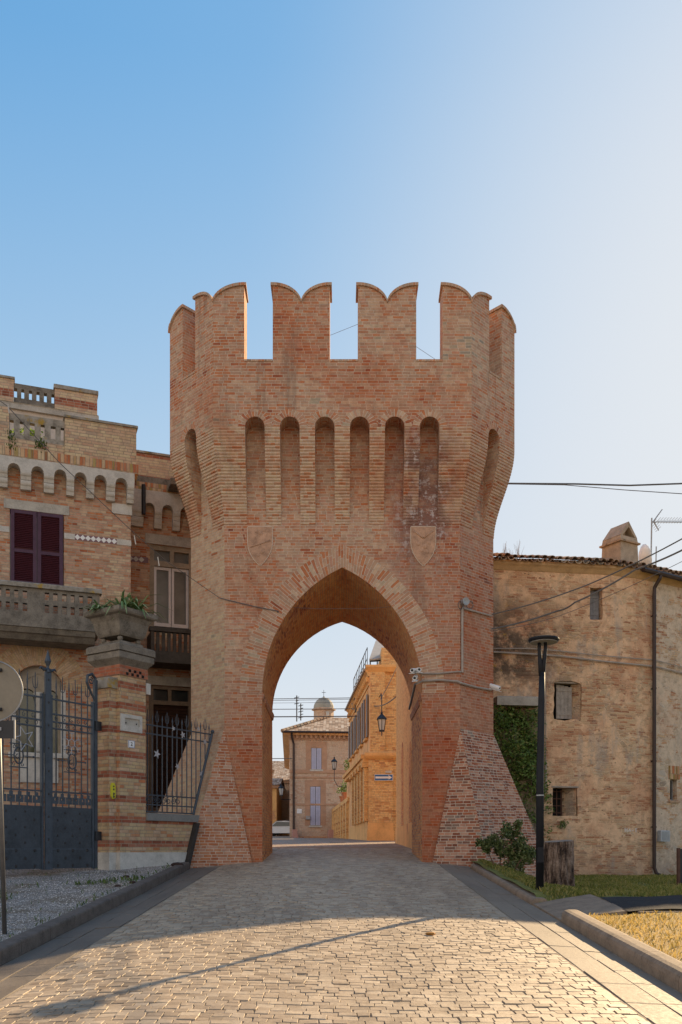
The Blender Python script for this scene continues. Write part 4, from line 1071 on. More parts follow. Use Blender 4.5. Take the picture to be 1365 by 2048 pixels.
mb = MB(); r = rect(FG, 240, 283, 1430, 1464); mb.panel(FG, [(a + .005, r[2]), (r[1], r[2]), (r[1], r[3]), (a + .005, r[3])], [[(a + .12, r[2] + .13), (r[1] - .08, r[2] + .13), (r[1] - .08, r[3] - .08), (a + .12, r[3] - .08)]], .035, -.02); lp = mb.build("letter_plate", M_PALE, pillar)
mb = MB(); mb.box(FG, a + .1, r[1] - .07, .005, -.01, r[2] + .12, r[3] - .07); mb.build("slot_back", M_STONE, lp)
mb = MB()
for s in (a + .17, r[1] - .15): mb.sphere(FG.p(s, .006, (r[2] + r[3]) / 2), .018, 8)
mb.build("slot_screws", M_BLACK, lp)
mb = MB(); r2 = rect(FG, 287, 298, 1366, 1388, .02); mb.box(FG, c + .001, c + .13, .02, -.15, r2[2], r2[3]); mb.build("stone_block", M_PALE, pillar)
# house number
def text_mesh(s, F, sc, zc_, d, size, ext=0.003):
    cu = bpy.data.curves.new("txt", 'FONT'); cu.body = s; cu.size = size; cu.align_x = 'CENTER'; cu.align_y = 'CENTER'; cu.extrude = ext
    o = bpy.data.objects.new("txt", cu); COL.objects.link(o)
    dg = bpy.context.evaluated_depsgraph_get(); me = bpy.data.meshes.new_from_object(o.evaluated_get(dg))
    mb = MB(); off = 0
    mb.v = [tuple(F.p(sc + v.co.x, d + v.co.z, zc_ + v.co.y)) for v in me.vertices]; mb.f = [tuple(p.vertices) for p in me.polygons]
    bpy.data.objects.remove(o); bpy.data.curves.remove(cu); bpy.data.meshes.remove(me)
    return mb
r = rect(FG, 256, 269, 1481, 1496)
mb = MB(); mb.bevbox(FG, r[0], r[1], .001, .018, r[2], r[3], .004)
hn = mb.build("house_number_plate", M_WHITE, label="small white house number plate reading 2 on the striped pillar", category="number plate")
mb = MB(); e_ = .012; rr_ = (r[0] + e_, r[1] - e_, r[2] + e_, r[3] - e_)
mb.panel(FG, loopr((r[0] + .004, r[1] - .004, r[2] + .004, r[3] - .004)), [loopr(rr_)], .021, .016); mb.build("blue_border", plain("blue_enamel", (0.08, 0.12, 0.30), .4, .1, 5, bump=0), hn)
text_mesh("2", FG, (r[0] + r[1]) / 2, (r[2] + r[3]) / 2, .021, (r[3] - r[2]) * .72).build("numeral", M_BLACK, hn)
# yellow key plate catching the light
M_YEL = plain("yellow_plastic", (0.55, 0.50, 0.03), .45, .1, 8, bump=0)
r = rect(FG, 221, 230, 1566, 1598, -.1)
F_ = FG; s0, s1, z0, z1 = r
mb = MB(); mb.panel(FG, [(s0, z0 + .06), (s0 + .05, z0), (s1, z0 + .03), (s1, z1 - .06), (s1 - .04, z1), (s0 + .03, z1), (s0, z1 - .05)], [], -.07, -.099)
yp = mb.build("key_plate", M_YEL, label="yellow plastic plate fixed to the gate jamb of the striped pillar", category="plate")
mb = MB()
for q, rr_ in ((.78, .022), (.6, .026), (.32, .03), (.15, .03)): mb.sphere(FG.p((s0 + s1) / 2, -.07, z0 + (z1 - z0) * q), rr_, 8, (1, .3, 1))
mb.build("button", M_BLACK, yp)

# planter on the pillar
zpl = zct + .10
planter = thing("stone_planter", FG.p(a + PW / 2, -PW / 2, zpl), "weathered tapered stone planter standing on the striped gate pillar", "planter")
mb = MB()
for sx in (.12, PW - .12):
    for dd in (-.12, -PW + .12): mb.sphere(FG.p(a + sx, dd, zpl + .055), .062, 10)
mb.build("ball_foot", M_CONC, planter, smooth=True)
zt_ = FG.z(240, 1214)
mb = MB(); hgt_ = zt_ - zpl - .1
mb.loft([sq(-.05, zpl + .115), sq(-.02, zpl + .16), sq(.0, zpl + .22), sq(.045, zpl + .1 + hgt_ * .55), sq(.10, zt_ - .16), sq(.17, zt_ - .13), sq(.19, zt_ - .10), sq(.19, zt_ - .02), sq(.15, zt_), sq(.04, zt_), sq(.02, zt_ - .07)])
mb.build("bowl", M_CONC, planter)
M_AGAVE = leafmat("variegated_leaf", [(0.1, (0.09, 0.15, 0.05)), (0.45, (0.17, 0.28, 0.11)), (0.75, (0.42, 0.50, 0.25)), (1.0, (0.22, 0.20, 0.08))], 20, 0.15)
def agave(s, d, n, L, lab):
    c0 = FG.p(s, d, zt_ - .06); mb = MB()
    for k in range(n):
        an = random.random() * 6.28; el = random.uniform(.35, 1.3); l = L * random.uniform(.6, 1.1); w_ = .032
        dir_ = Vector((math.cos(an), math.sin(an), 0)); sd = Vector((-dir_.y, dir_.x, 0)); pts = []
        for t in (0, .3, .65, 1.0):
            e2 = el - .75 * t * t; pts.append(c0 + dir_ * (l * t * math.cos(e2)) + Vector((0, 0, l * t * math.sin(e2))))
        ww = (w_, w_ * 1.1, w_ * .7, .002)
        for q in range(3): mb.face([pts[q] - sd * ww[q], pts[q] + sd * ww[q], pts[q + 1] + sd * ww[q + 1], pts[q + 1] - sd * ww[q + 1]])
    mb.build("agave_plant", M_AGAVE, recalc=False, label=lab, category="plant", group="spiky plants in the pillar planter")
agave(a + PW * .80, -.15, 46, .80, "tall upright spiky plant at the right corner of the pillar planter")
agave(a + PW * .25, -.15, 50, .72, "wide spiky plant in the middle of the pillar planter")
agave(a - .05, -.55, 26, .48, "low drooping spiky plant at the left edge of the pillar planter")
M_DRYST = leafmat("dry_stalks", [(0.2, (0.20, 0.13, 0.06)), (0.8, (0.36, 0.24, 0.11))], 5, .2)
mb = MB()
for k in range(160):
    q = FG.p(a + random.uniform(-.05, PW * .7), -random.uniform(.2, .8), zt_ - .05); h = random.uniform(.2, .65); dx, dy = random.gauss(0, .1), random.gauss(0, .1)
    mb.face([q, q + Vector((.006, 0, 0)), q + Vector((dx, dy, h))])
mb.build("dry_grass", M_DRYST, recalc=False, label="dry brown stalks behind the spiky plants in the pillar planter", category="dry grass", kind='stuff')

# low wall with sill, and the picket fence on it
lowwall = thing("low_wall", FG.p(-.8, -.2, 1.2), "low striped brick wall with grey sill between pillar and tower base", "wall")
zs1 = 2.49; zs0 = zs1 - .17; e1 = .06
def ridge(z): # s on the fence plane where the tower scarp starts at height z
    t = (4.62 - z) / 4.3; return .71 - 1.42 * t
mb = MB(); mb.panel(FG, [(c + .002, zp0 - .02), (ridge(zp0), zp0 - .02), (ridge(zs0), zs0), (c + .002, zs0)], [], -.02, -.4); mb.build("brickwork", M_PILLAR, lowwall)
mb = MB(); mb.panel(FG, [(c + .032, zg - .3), (ridge(1.0), zg - .3), (ridge(zp0 - .3), zp0 - .32), (c + .032, zp0 - .32)], [], .02, -.4); mb.panel(FG, [(c + .032, zp0 - .319), (ridge(zp0 - .3), zp0 - .319), (ridge(zp0), zp0 - .021), (c + .032, zp0 - .021)], [], 0.0, -.4); mb.build("stone_base", M_PALE, lowwall)
mb = MB(); mb.panel(FG, [(c + .002, zs0 + .001), (ridge(zs0) - .02, zs0 + .001), (ridge(zs1) - .02, zs1), (c + .002, zs1)], [], .05, -.45); mb.build("sill", plain("grey_sill", (0.20, 0.195, 0.18), .9, .2, 4, bump=.3), lowwall)
mb = MB(); mb.loft([[FG.p(ridge(z) + x, d, z) for x, d in ((-.11, .10), (0.0, .10), (0.0, -.1), (-.11, -.1))] for z in (1.0, zs0 - .02)]); mb.build("dark_end_board", plain("dark_board", (0.045, 0.04, 0.035), .8, .3, 6), lowwall)

def trident(mb, F, s, d, z, h, w_):
    mb.bar(F.p(s, d, z), F.p(s, d, z + h), .016)
    for sx in (-1, 1):
        pts = [F.p(s, d, z + h * .18), F.p(s + sx * w_ * .7, d, z + h * .25), F.p(s + sx * w_, d, z + h * .5), F.p(s + sx * w_ * .95, d, z + h * .86)]
        mb.tube(pts, [.009, .009, .009, .002], 5)
    mb.tube([F.p(s, d, z + h), F.p(s, d, z + h * 1.12)], [.011, .001], 5)
def scroll(mb, F, s, d, z, r, sgn=1, n=10, turns=1.4, th=.009):
    pts = []
    for k in range(n + 1):
        t = k / n; an = sgn * (turns * 6.28 * t) + 1.57; q = r * (1 - .75 * t); pts.append(F.p(s + q * math.cos(an), d, z + q * math.sin(an)))
    mb.tube(pts, th, 5)
fence = thing("picket_fence", FG.p(-.7, -.2, zs1), "grey iron picket fence with trident tips on the low wall", "fence")
DF = -.18
zt1_, zt2_ = 4.50, 4.30; zb_a, zb_b, zb_c = zs1 + .42, zs1 + .20, zs1 + .04
def slant(z): return ridge(z) - .05
pxs = [295.3, 304.9, 314.5, 325, 334.6, 345.3, 354.4, 364.4, 374, 383.5, 392.4, 401.6, 410.5, 418.6, 428.8]
for k, px in enumerate(pxs):
    s = FG.s(px, DF); lo = zb_c
    # pickets past the sloping post start on it
    if s > slant(zb_c): lo = 4.62 - 4.3 * (.66 - s) / 1.42
    if lo > zt1_ - .1: continue
    mb = MB(); mb.bar(FG.p(s, DF, max(lo, zb_c)), FG.p(s, DF, zt1_ + .02), .024)
    if k % 2 == 0: trident(mb, FG, s, DF, zt1_ + .03, .30, .055)
    else: mb.tube([FG.p(s, DF, zt1_), FG.p(s, DF, zt1_ + .1), FG.p(s, DF, zt1_ + .15), FG.p(s, DF, zt1_ + .26)], [.012, .012, .02, .002], 6)
    mb.build("picket", M_IRON, fence)
for z in (zt1_, zt2_, zb_a, zb_b, zb_c):
    mb = MB(); mb.bar(FG.p(c + .01, DF, z), FG.p(slant(z), DF, z), .028); mb.build("rail", M_IRON, fence)
mb = MB()
for k in range(8):
    s = c + .10 + k * .155
    if s < slant(zb_a) - .08: scroll(mb, FG, s, DF + .01, (zb_a + zb_b) / 2, .085, 1 if k % 2 else -1); mb.lathe(FG.p(s + .075, DF + .02, zb_a), [(.006, 0), (.004, .12)], 5)
mb.build("scrollwork", M_IRON, fence)
mb = MB(); mb.tube([FG.p(slant(zs1 + .02), DF + .04, zs1 + .02), FG.p(slant(zt1_ + .04), DF + .04, zt1_ + .04)], .032, 8); mb.sphere(FG.p(slant(zt1_), DF + .06, zt1_ + .06), .05, 8); mb.build("sloping_post", M_IRON, fence)
# star ornaments hung on the fence
M_STAR = plain("silver_tinsel", (0.40, 0.40, 0.42), .4, .15, 10, metal=.3, bump=0)
def star(F, px, py, d, r, lab, rot=0.3, grp="silver stars on the picket fence"):
    s, z = F.sz(px, py, d); pts = []
    for k in range(10):
        q = r if k % 2 == 0 else r * .42; an = 1.57 + k * math.pi / 5 + rot; pts.append((s + q * math.cos(an), z + q * math.sin(an)))
    mb = MB(); mb.panel(F, pts, [], d + .012, d - .004)
    mb.build("star_ornament", M_STAR, label=lab, category="star ornament", group=grp)
star(FG, 314, 1508, DF + .03, .11, "largest silver star, on the left pickets of the fence", -.3)
star(FG, 347, 1457, DF + .03, .06, "silver star hung between the two upper fence rails near the pillar")
star(FG, 366, 1470, DF + .03, .085, "silver star on the lower of the two upper fence rails")
star(FG, 397, 1458, DF + .03, .06, "silver star hung on the top fence rail near the tower", .1)
star(FG, 410, 1484, DF + .03, .07, "silver star under the upper rails beside the sloping fence post", -.2)
star(FG, 355, 1533, DF + .03, .075, "silver star low on the middle pickets of the fence", .5)
star(FG, 403, 1548, DF + .03, .085, "silver star lowest on the fence beside the sloping post", -.4)

# iron double gate
DG = -.34
FGG = Frame(FG.p(0, DG, 0)[:2], FG.u)
def gs(px): return FGG.s(px)
zgb = 1.26; zpt = FGG.z(100, 1613); zbd = FGG.z(100, 1583)
zr_a, zr_b, zr_c, zr_d = [FGG.z(145, y) for y in (1405, 1434, 1449, 1462)]
def leaf(x0, x1, lab, medpx, hinge):
    s0, s1 = gs(x0), gs(x1); root = thing("gate_leaf", FGG.p((s0 + s1) / 2, 0, zgb), lab, "gate leaf", "leaves of the iron double gate")
    mb = MB()
    for s in (s0, s1 - .055): mb.box(FGG, s, s + .055, .03, -.03, zgb, zr_a + .08)
    for z in (zr_a, zr_b, zr_c, zr_d, zbd, zgb + .42): mb.box(FGG, s0 + .056, s1 - .056, .02, -.02, z - .016, z + .016)
    mb.build("frame", M_IRON, root)
    mb = MB(); mb.box(FGG, s0 + .056, s1 - .056, .008, -.012, zgb + .02, zpt); pn = mb.build("panel", M_GATE, root)
    mb = MB(); mb.box(FGG, s0 + .06, s1 - .06, .020, .009, zgb + .02, zgb + .40); mb.build("kick_plate", M_GATE, root)
    st_ = MB(); zz = zgb + .08; row = 0
    while zz < zpt - .05:
        n = 3 if row % 2 == 0 else 2
        for k in range(n):
            s = s0 + (s1 - s0) * ((k + .5) / 3 if n == 3 else (k + 1) / 3); big = zz < zgb + .4
            st_ = MB(); st_.sphere(FGG.p(s, .022 if big else .010, zz), .036 if big else .027, 6, (1, .6, 1) ); st_.build("stud", M_BLACK, pn)
        zz += .155; row += 1
    # pierced band of small plates with round holes
    mb = MB(); n = 6; wl = (s1 - s0 - .12) / n
    for k in range(n):
        s = s0 + .06 + wl * (k + .5)
        loop = [(s - wl * .44, zpt + .06), (s + wl * .44, zpt + .06), (s + wl * .44, zbd - .10), (s + wl * .2, zbd - .10), (s + wl * .2, zbd - .03), (s - wl * .2, zbd - .03), (s - wl * .2, zbd - .10), (s - wl * .44, zbd - .10)]
        hole = [(s + .032 * math.cos(q * .785), (zpt + zbd) / 2 + .032 * math.sin(q * .785)) for q in range(8)]
        mb.panel(FGG, loop, [hole], .012, -.004)
    mb.build("pierced_band", M_IRON, root)
    n = 6
    for k in range(n):
        s = s0 + (s1 - s0) * (k + 1) / (n + 1); mb = MB(); mb.bar(FGG.p(s, 0, zpt), FGG.p(s, 0, zr_a + .1), .022)
        if k % 2 == 1: trident(mb, FGG, s, 0, zr_a + .1, .36, .06)
        else: mb.tube([FGG.p(s, 0, zr_a + .1), FGG.p(s, 0, zr_a + .2), FGG.p(s, 0, zr_a + .25), FGG.p(s, 0, zr_a + .5)], [.012, .012, .018, .002], 6)
        mb.build("bar", M_IRON, root)
    mb = MB(); n = 5
    for k in range(n):
        s = s0 + .1 + (s1 - s0 - .2) * (k + .5) / n
        scroll(mb, FGG, s - .03, .015, (zr_b + zr_c) / 2 - .01, .05, 1, 8, 1.0, .008); scroll(mb, FGG, s + .03, .015, (zr_c + zr_d) / 2, .05, -1, 8, 1.0, .008)
    mb.build("scrollwork", M_IRON, root)
    sm_, zm_ = FGG.sz(*medpx); mb = MB()
    ring = [FGG.p(sm_ + .105 * math.cos(q * .3927), .03, zm_ + .16 * math.sin(q * .3927)) for q in range(17)]
    mb.tube(ring, .016, 6)
    for q in (-1, 1):
        mb.bar(FGG.p(sm_ - .2, .02, zm_ + q * .23), FGG.p(sm_ + .2, .02, zm_ + q * .23), .02); mb.bar(FGG.p(sm_ + q * .12, .02, zm_), FGG.p(sm_ + q * .34, .02, zm_), .018); mb.sphere(FGG.p(sm_ + q * .35, .02, zm_), .024, 6)
    for q in range(4): scroll(mb, FGG, sm_ + (-1 if q < 2 else 1) * .10, .02, zm_ + (-1 if q % 2 else 1) * .17, .045, 1 if q % 2 else -1, 8, 1.1, .008)
    scroll(mb, FGG, sm_ - .02, .03, zm_ - .03, .06, 1, 8, .8, .01); mb.bar(FGG.p(sm_ + .03, .03, zm_ - .09), FGG.p(sm_ + .03, .03, zm_ + .09), .014)
    mb.build("medallion", M_IRON, root)
    return root
M_GATE = plain("gate_sheet_iron", (0.048, 0.057, 0.068), .55, .35, 3.0, metal=.25, bump=.2, spec=.45)
leaf(99.6, 187.5, "right leaf of the blue grey iron gate, beside the striped pillar", (143, 1523), 1)
leaf(-28, 86.4, "left leaf of the blue grey iron gate, behind the round sign", (36, 1511), 0)
mid_ = thing("gate_meeting_post", FGG.p(gs(93), .05, zgb), "tall riveted centre post of the iron gate topped by a spear", "gate post")
mb = MB(); s0, s1 = gs(87), gs(99); zt_m = FGG.z(93, 1345)
mb.box(FGG, s0, s1, .07, .031, zgb, zt_m); mb.build("post", M_IRON, mid_)
mb = MB()
for k in range(9): mb.sphere(FGG.p((s0 + s1) / 2, .07, zgb + .15 + (zt_m - zgb - .3) * k / 8), .028, 6, (1, .6, 1))
mb.build("rivet", M_BLACK, mid_)
mb = MB(); sc_ = (s0 + s1) / 2
mb.lathe(FGG.p(sc_, .05, zt_m), [(.06, 0), (.05, .05), (.03, .09), (.03, .12), (.07, .22), (.03, .36), (.004, .46)], 8)
for sx in (-1, 1): mb.tube([FGG.p(sc_, .05, zt_m + .06), FGG.p(sc_ + sx * .09, .05, zt_m + .04), FGG.p(sc_ + sx * .17, .05, zt_m + .08), FGG.p(sc_ + sx * .22, .05, zt_m + .03)], [.03, .035, .025, .004], 6)
mb.build("spear_head", M_IRON, mid_)
hp = thing("gate_hinge_post", FGG.p(gs(191), 0, zgb), "slim iron hinge post with a scroll bracket at the striped pillar", "gate post")
mb = MB(); mb.box(FGG, gs(188.5), gs(194), .03, -.04, zgb, FGG.z(190, 1360)); mb.build("post", M_IRON, hp)
mb = MB(); s_, z_ = FGG.sz(181, 1362)
mb.tube([FGG.p(gs(190), .02, z_ - .42), FGG.p(s_ + .02, .02, z_ - .28), FGG.p(s_ - .11, .02, z_ - .04), FGG.p(s_ - .09, .02, z_ + .10), FGG.p(s_ + .03, .02, z_ + .15), FGG.p(s_ + .12, .02, z_ + .07), FGG.p(gs(191), .02, z_ - .1)], [.02, .022, .03, .034, .034, .03, .022], 8)
scroll(mb, FGG, s_, .02, z_, .08, -1, 10, 1.3, .014); mb.build("scroll_bracket", M_IRON, hp)
mb = MB()
for y in (1452, 1672): mb.box(FGG, gs(188), gs(200), .06, -.02, FGG.z(193, y + 9), FGG.z(193, y - 9))
mb.build("hinge", M_BLACK, hp)
# light figures hung on the gate
def outline(F, pts, d, lab, name):
    mb = MB(); n = len(pts)
    for k in range(n): mb.tube([F.p(pts[k][0], d, pts[k][1]), F.p(pts[(k + 1) % n][0], d, pts[(k + 1) % n][1])], .009, 5)
    return mb.build(name, M_STAR, label=lab, category="light figure")
s_, z_ = FGG.sz(45, 1478); pts = []
for k in range(10):
    q = .25 if k % 2 == 0 else .10; an = 1.57 + k * math.pi / 5 + .35; pts.append((s_ + q * math.cos(an), z_ + q * math.sin(an)))
outline(FGG, pts, .06, "outline star light figure hung on the left gate leaf", "star_figure")
s_, z_ = FGG.sz(140, 1487); mb = MB()
for k in range(6):
    an = k * math.pi / 3 + .5; t = lambda q, o=0: FGG.p(s_ + q * math.cos(an + o), .06, z_ + q * math.sin(an + o))
    mb.tube([t(.09), t(.23)], .008, 5); mb.tube([t(.09), t(.09, math.pi / 3)], .008, 5)
    mb.tube([t(.19), t(.24, .28)], .007, 5); mb.tube([t(.19), t(.24, -.28)], .007, 5)
mb.build("snowflake_figure", M_STAR, label="outline snowflake light figure hung on the right gate leaf", category="light figure")
# ------------------------------------------------------------------ old house on the right
def rubble(name, brick_amt, plaster, stone_pal, seed, dark=0.5, red=0.5):
    """Patched wall: lime plaster, exposed thin bricks, rubble stone, damp and lichen stains."""
    b = NB(name); uv = b.uv(); p = b.pos()
    wob = b.vadd(b.noise(uv, 3.0, 3, .6, out=1), (-.5, -.5, -.5)); uvw = b.vadd(uv, b.scale(wob, (.12, .07, 0)))
    u, v, _ = b.sep(uvw)
    H, W = 0.062, 0.27
    row = b.math('FLOOR', b.math('DIVIDE', v, H)); fy = b.math('FRACT', b.math('DIVIDE', v, H))
    uu = b.math('ADD', b.math('DIVIDE', u, W), b.math('MULTIPLY', b.white(row, seed), 7)); cl = b.math('FLOOR', uu); fx = b.math('FRACT', uu)
    rnd = b.white(cl, row, seed); rnd2 = b.white(cl, row, seed + 2.2)
    ed = b.math('MINIMUM', b.math('MULTIPLY', b.math('MINIMUM', fx, b.math('SUBTRACT', 1, fx)), W), b.math('MULTIPLY', b.math('MINIMUM', fy, b.math('SUBTRACT', 1, fy)), H))
    fine = b.noise(p, 38, 4, .7); med = b.noise(p, 6, 5, .7); big = b.noise(p, .7, 5, .65); patch = b.noise(b.scale(p, (1, 1, 1.3)), 1.5, 6, .7)
    bm = b.maprange(b.math('ADD', ed, b.math('MULTIPLY', b.math('SUBTRACT', med, .5), .016)), .003, .010)
    bc = b.ramp(rnd, [(0, (.33, .15, .08)), (.2, (.48, .235, .125)), (.45, (.54, .33, .19)), (.8, (.58, .40, .24)), (1, (.36, .22, .14))])
    sv = b.scale(uvw, (3.6, 6.5, 1)); sd = b.voronoi(sv, 1.0, 'DISTANCE_TO_EDGE'); scol = b.sep(b.voronoi(sv, 1.0, 'F1', 1))
    stc = b.ramp(scol[0], stone_pal); sm = b.maprange(sd, .02, .10)
    mort = b.ramp(b.math('ADD', b.math('MULTIPLY', med, .6), b.math('MULTIPLY', fine, .4)), [(.28, tuple(c * .52 for c in plaster)), (.5, plaster), (.72, tuple(min(1, c * 1.25) for c in plaster))])
    isbrick = b.math('MULTIPLY', bm, b.maprange(b.math('ADD', patch, b.math('MULTIPLY', rnd2, .085)), .685 - brick_amt * .3, .755 - brick_amt * .3))
    isstone = b.math('MULTIPLY', sm, b.maprange(b.noise(p, 1.2, 5, .7), .50, .60))
    c = b.mix(b.math('MULTIPLY', isstone, .75), mort, stc)
    c = b.mix(isbrick, c, bc)
    # red brick showing through in drifts, grey cement smears, black lichen high on the left
    c = b.mix(b.maprange(b.noise(b.scale(p, (1, 1, .6)), .85, 5, .7), .50, .64, 0, red + .3), c, b.mix(.5, c, (.46, .19, .10)))
    c = b.mix(b.maprange(b.noise(b.scale(p, (1.2, 1.2, .35)), 1.1, 5, .65), .54, .68, 0, .6), c, (.36, .315, .27))
    px, py, pz = b.sep(p)
    lich = b.math('MULTIPLY', b.maprange(px, 7.6, 4.6), b.math('MULTIPLY', b.maprange(pz, 5.6, 6.8), b.maprange(pz, 9.4, 7.6)))
    ln = b.noise(p, 2.3, 7, .72)
    c = b.mix(b.math('MULTIPLY', lich, b.maprange(ln, .36, .56, 0, dark + .42)), c, (.085, .062, .045))
    c = b.mix(b.math('MULTIPLY', lich, b.maprange(b.noise(p, 4.3, 6, .7), .58, .68, 0, .7)), c, (.42, .24, .06))
    holes = b.maprange(b.voronoi(b.scale(p, (1, 1, 1.8)), 3.1), .10, .06, 0, .8)
    c = b.mix(holes, c, (.13, .085, .055))
    foot = b.maprange(b.math('ADD', pz, b.math('MULTIPLY', med, .9)), 1.2, 2.4, .45, 0)
    c = b.mix(foot, c, (.20, .12, .085))
    b.color(c); b.rough(.95)
    b.bump(b.math('ADD', b.math('MULTIPLY', isbrick, .5), b.math('ADD', b.math('MULTIPLY', isstone, .5), b.math('ADD', b.math('MULTIPLY', med, .8), b.math('MULTIPLY', fine, .5)))), .8, .03)
    return b.m
M_OLD = rubble("patched_plaster_wall", .60, (.68, .445, .275), [(0, (.33, .24, .15)), (.4, (.47, .35, .22)), (.8, (.55, .42, .28)), (1, (.30, .24, .18))], 61.0)
M_OLDST = rubble("rubble_stone_wall", .42, (.58, .46, .345), [(0, (.23, .18, .14)), (.3, (.40, .31, .22)), (.6, (.52, .44, .33)), (.85, (.44, .40, .34)), (1, (.34, .16, .09))], 67.0, red=.12)
M_TILE = NB("roof_tile"); b = M_TILE; p = b.pos(); oi = b.n('ShaderNodeNewGeometry').outputs['Random Per Island']
c = b.ramp(oi, [(0, (.20, .13, .085)), (.3, (.34, .20, .125)), (.6, (.42, .28, .18)), (.85, (.46, .36, .25)), (1, (.22, .18, .14))])
n1 = b.noise(p, 7, 5, .7); c = b.mix(b.maprange(n1, .5, .66, 0, .8), c, (.075, .062, .045)); c = b.mix(b.maprange(b.noise(p, 11, 4, .7), .60, .68, 0, .7), c, (.45, .38, .22))
b.color(c); b.rough(.95); b.bump(n1, .5, .02); M_TILE = b.m

old = thing("old_house", (8, 25.5, .9), "old patched stone and brick house with a tiled eave, right of the gate tower", "house")
OP = [(3.2, 24.86), (7.62, 25.48), (8.45, 25.80), (9.05, 26.12), (10.4, 26.93), (12.4, 27.2), (16.5, 27.4)]
EZ = 9.55
SEG = []
for (x0, y0), (x1, y1) in zip(OP, OP[1:]): SEG.append((Frame((x0, y0), (x1 - x0, y1 - y0)), math.hypot(x1 - x0, y1 - y0)))
F0 = SEG[0][0]; L0_ = SEG[0][1]
def orect(F, x0, x1, y0, y1): xm = (x0 + x1) / 2; return (F.s(x0), F.s(x1), F.z(xm, y1), F.z(xm, y0))
h1 = orect(F0, 1180, 1206, 1176, 1240); h2 = orect(F0, 1108, 1163, 1366, 1440); h3 = orect(F0, 1106, 1155, 1575, 1632)
F4, L4 = SEG[3]; h4 = orect(F4, 1340.5, 1354, 1559, 1601)
def ragged(r, n=4, j=.02, arch=0):
    s0, s1, z0, z1 = r; pts = [(s0 + (s1 - s0) * k / n, z0) for k in range(n)] + [(s1, z0 + (z1 - z0) * k / n) for k in range(n)] + [(s1 - (s1 - s0) * k / n, z1) for k in range(n)] + [(s0, z1 - (z1 - z0) * k / n) for k in range(n)]
    out_ = []
    for s, z in pts:
        t = (s - s0) / (s1 - s0); zz = z + (arch * math.sin(math.pi * t) if z > z1 - 1e-6 else 0)
        out_.append((s + random.uniform(-j, j), zz + random.uniform(-j, j)))
    return out_
for k, (F, L) in enumerate(SEG):
    mb = MB(); hol = []
    if k == 0: hol = [ragged(h1), ragged(h2, 5, .025, .08), ragged(h3, 4, .02)]
    if k == 3: hol = [loopr(h4)]
    mb.panel(F, [(0, .2), (L, .2), (L, EZ), (0, EZ)], hol, 0, -.45)
    mb.build("wall", M_OLD if k < 3 else M_OLDST, old)
mb = MB(); mb.face([(*OP[0], .2), (*OP[0], EZ), (3.2, 34, EZ), (3.2, 34, .2)]); mb.build("side_wall", M_OLD, old)
# eave: plaster cove, tiles, gutter
mb = MB()
def around(d, z): return [(OP[i][0] + NRM[i][0] * d, OP[i][1] + NRM[i][1] * d, z) for i in range(len(OP))]
NRM = []
for i in range(len(OP)):
    a_ = SEG[max(i - 1, 0)][0].n; c_ = SEG[min(i, len(SEG) - 1)][0].n; m_ = Vector((a_[0] + c_[0], a_[1] + c_[1])).normalized(); NRM.append((m_.x, m_.y))
rings = [[around(d, z)[i] for d, z in ((-.3, EZ - .10), (.02, EZ - .10), (.10, EZ + .0), (.16, EZ + .05), (.16, EZ + .12), (-.3, EZ + .12))] for i in range(len(OP))]
mb.loft(rings); mb.build("eave_cove", plain("ochre_plaster", (.47, .31, .17), .9, .2, 4, bump=.3), old)
PITCH = .30
mb = MB(); tl = MB()
mb.loft([[around(d, z)[i] for d, z in ((.22, EZ + .13), (-3.6, EZ + .13 + 3.82 * PITCH))] for i in range(len(OP))], cap=False, closed=False); mb.build("roof", M_TILE, old, recalc=False)
pos_ = 0.0
for k, (F, L) in enumerate(SEG[:6]):
    s = .06
    while s < L:
        w_ = .19 + random.uniform(-.012, .012); dz = random.uniform(-.015, .02); pj = .27 + random.uniform(-.03, .04)
        t_ = s / L; n_ = Vector((NRM[k][0] * (1 - t_) + NRM[k + 1][0] * t_, NRM[k][1] * (1 - t_) + NRM[k + 1][1] * t_)).normalized()
        base = F.p(s, 0, 0); side = Vector((-n_.y, n_.x))
        for up, z0 in ((1, EZ + .20), (0, EZ + .17)):
            o_ = 0 if up else .105
            for q in range(3):
                d0, d1 = pj - .42 * q, pj - .42 * (q + 1) - .06; rings = []
                for d, rr in ((d0, w_ / 2), (d1, w_ / 2 * .85)):
                    row = []
                    for sg, r_ in ((1, rr), (-1, rr - .018)):
                        for a_ in (range(0, 7) if sg > 0 else range(6, -1, -1)):
                            an = math.pi * a_ / 6; zz = z0 + dz + (.25 - d) * PITCH + (r_ * math.sin(an) * (1 if up else -1) * .85) + q * .012
                            c2 = Vector((base.x, base.y)) + n_ * d + side * (r_ * math.cos(an) + o_)
                            row.append((c2.x, c2.y, zz))
                    rings.append(row)
                tl.loft(rings)
        s += .215
tl.build("eave_tiles", M_TILE, old, recalc=False)
M_DPIPE = plain("dark_copper_pipe", (.05, .032, .028), .5, .25, 5, metal=.4, bump=0, spec=.5)
mb = MB(); gp = []
for i in range(2, len(OP)): 
    q = around(.30, EZ + .07 - .02 * (i - 2))[i]; gp.append(q)
mb.tube(gp, .075, 8); mb.build("gutter", M_DPIPE, old)
F3, L3 = SEG[2]
s_ = SEG[2][0].s(1308, .1); zt3 = SEG[2][0].z(1308, 1160, .1)
sdp = SEG[2][0]
mb = MB(); mb.tube([sdp.p(s_ + .06, .30, EZ + .05), sdp.p(s_ + .05, .29, EZ - .08), sdp.p(s_, .13, EZ - .32), sdp.p(s_, .12, EZ - .5), sdp.p(s_, .12, 5.0), sdp.p(s_, .12, 1.15), sdp.p(s_ + .05, .16, .98), sdp.p(s_ + .12, .22, .93)], .055, 8)
dp = mb.build("downpipe", M_DPIPE, old)
mb = MB()
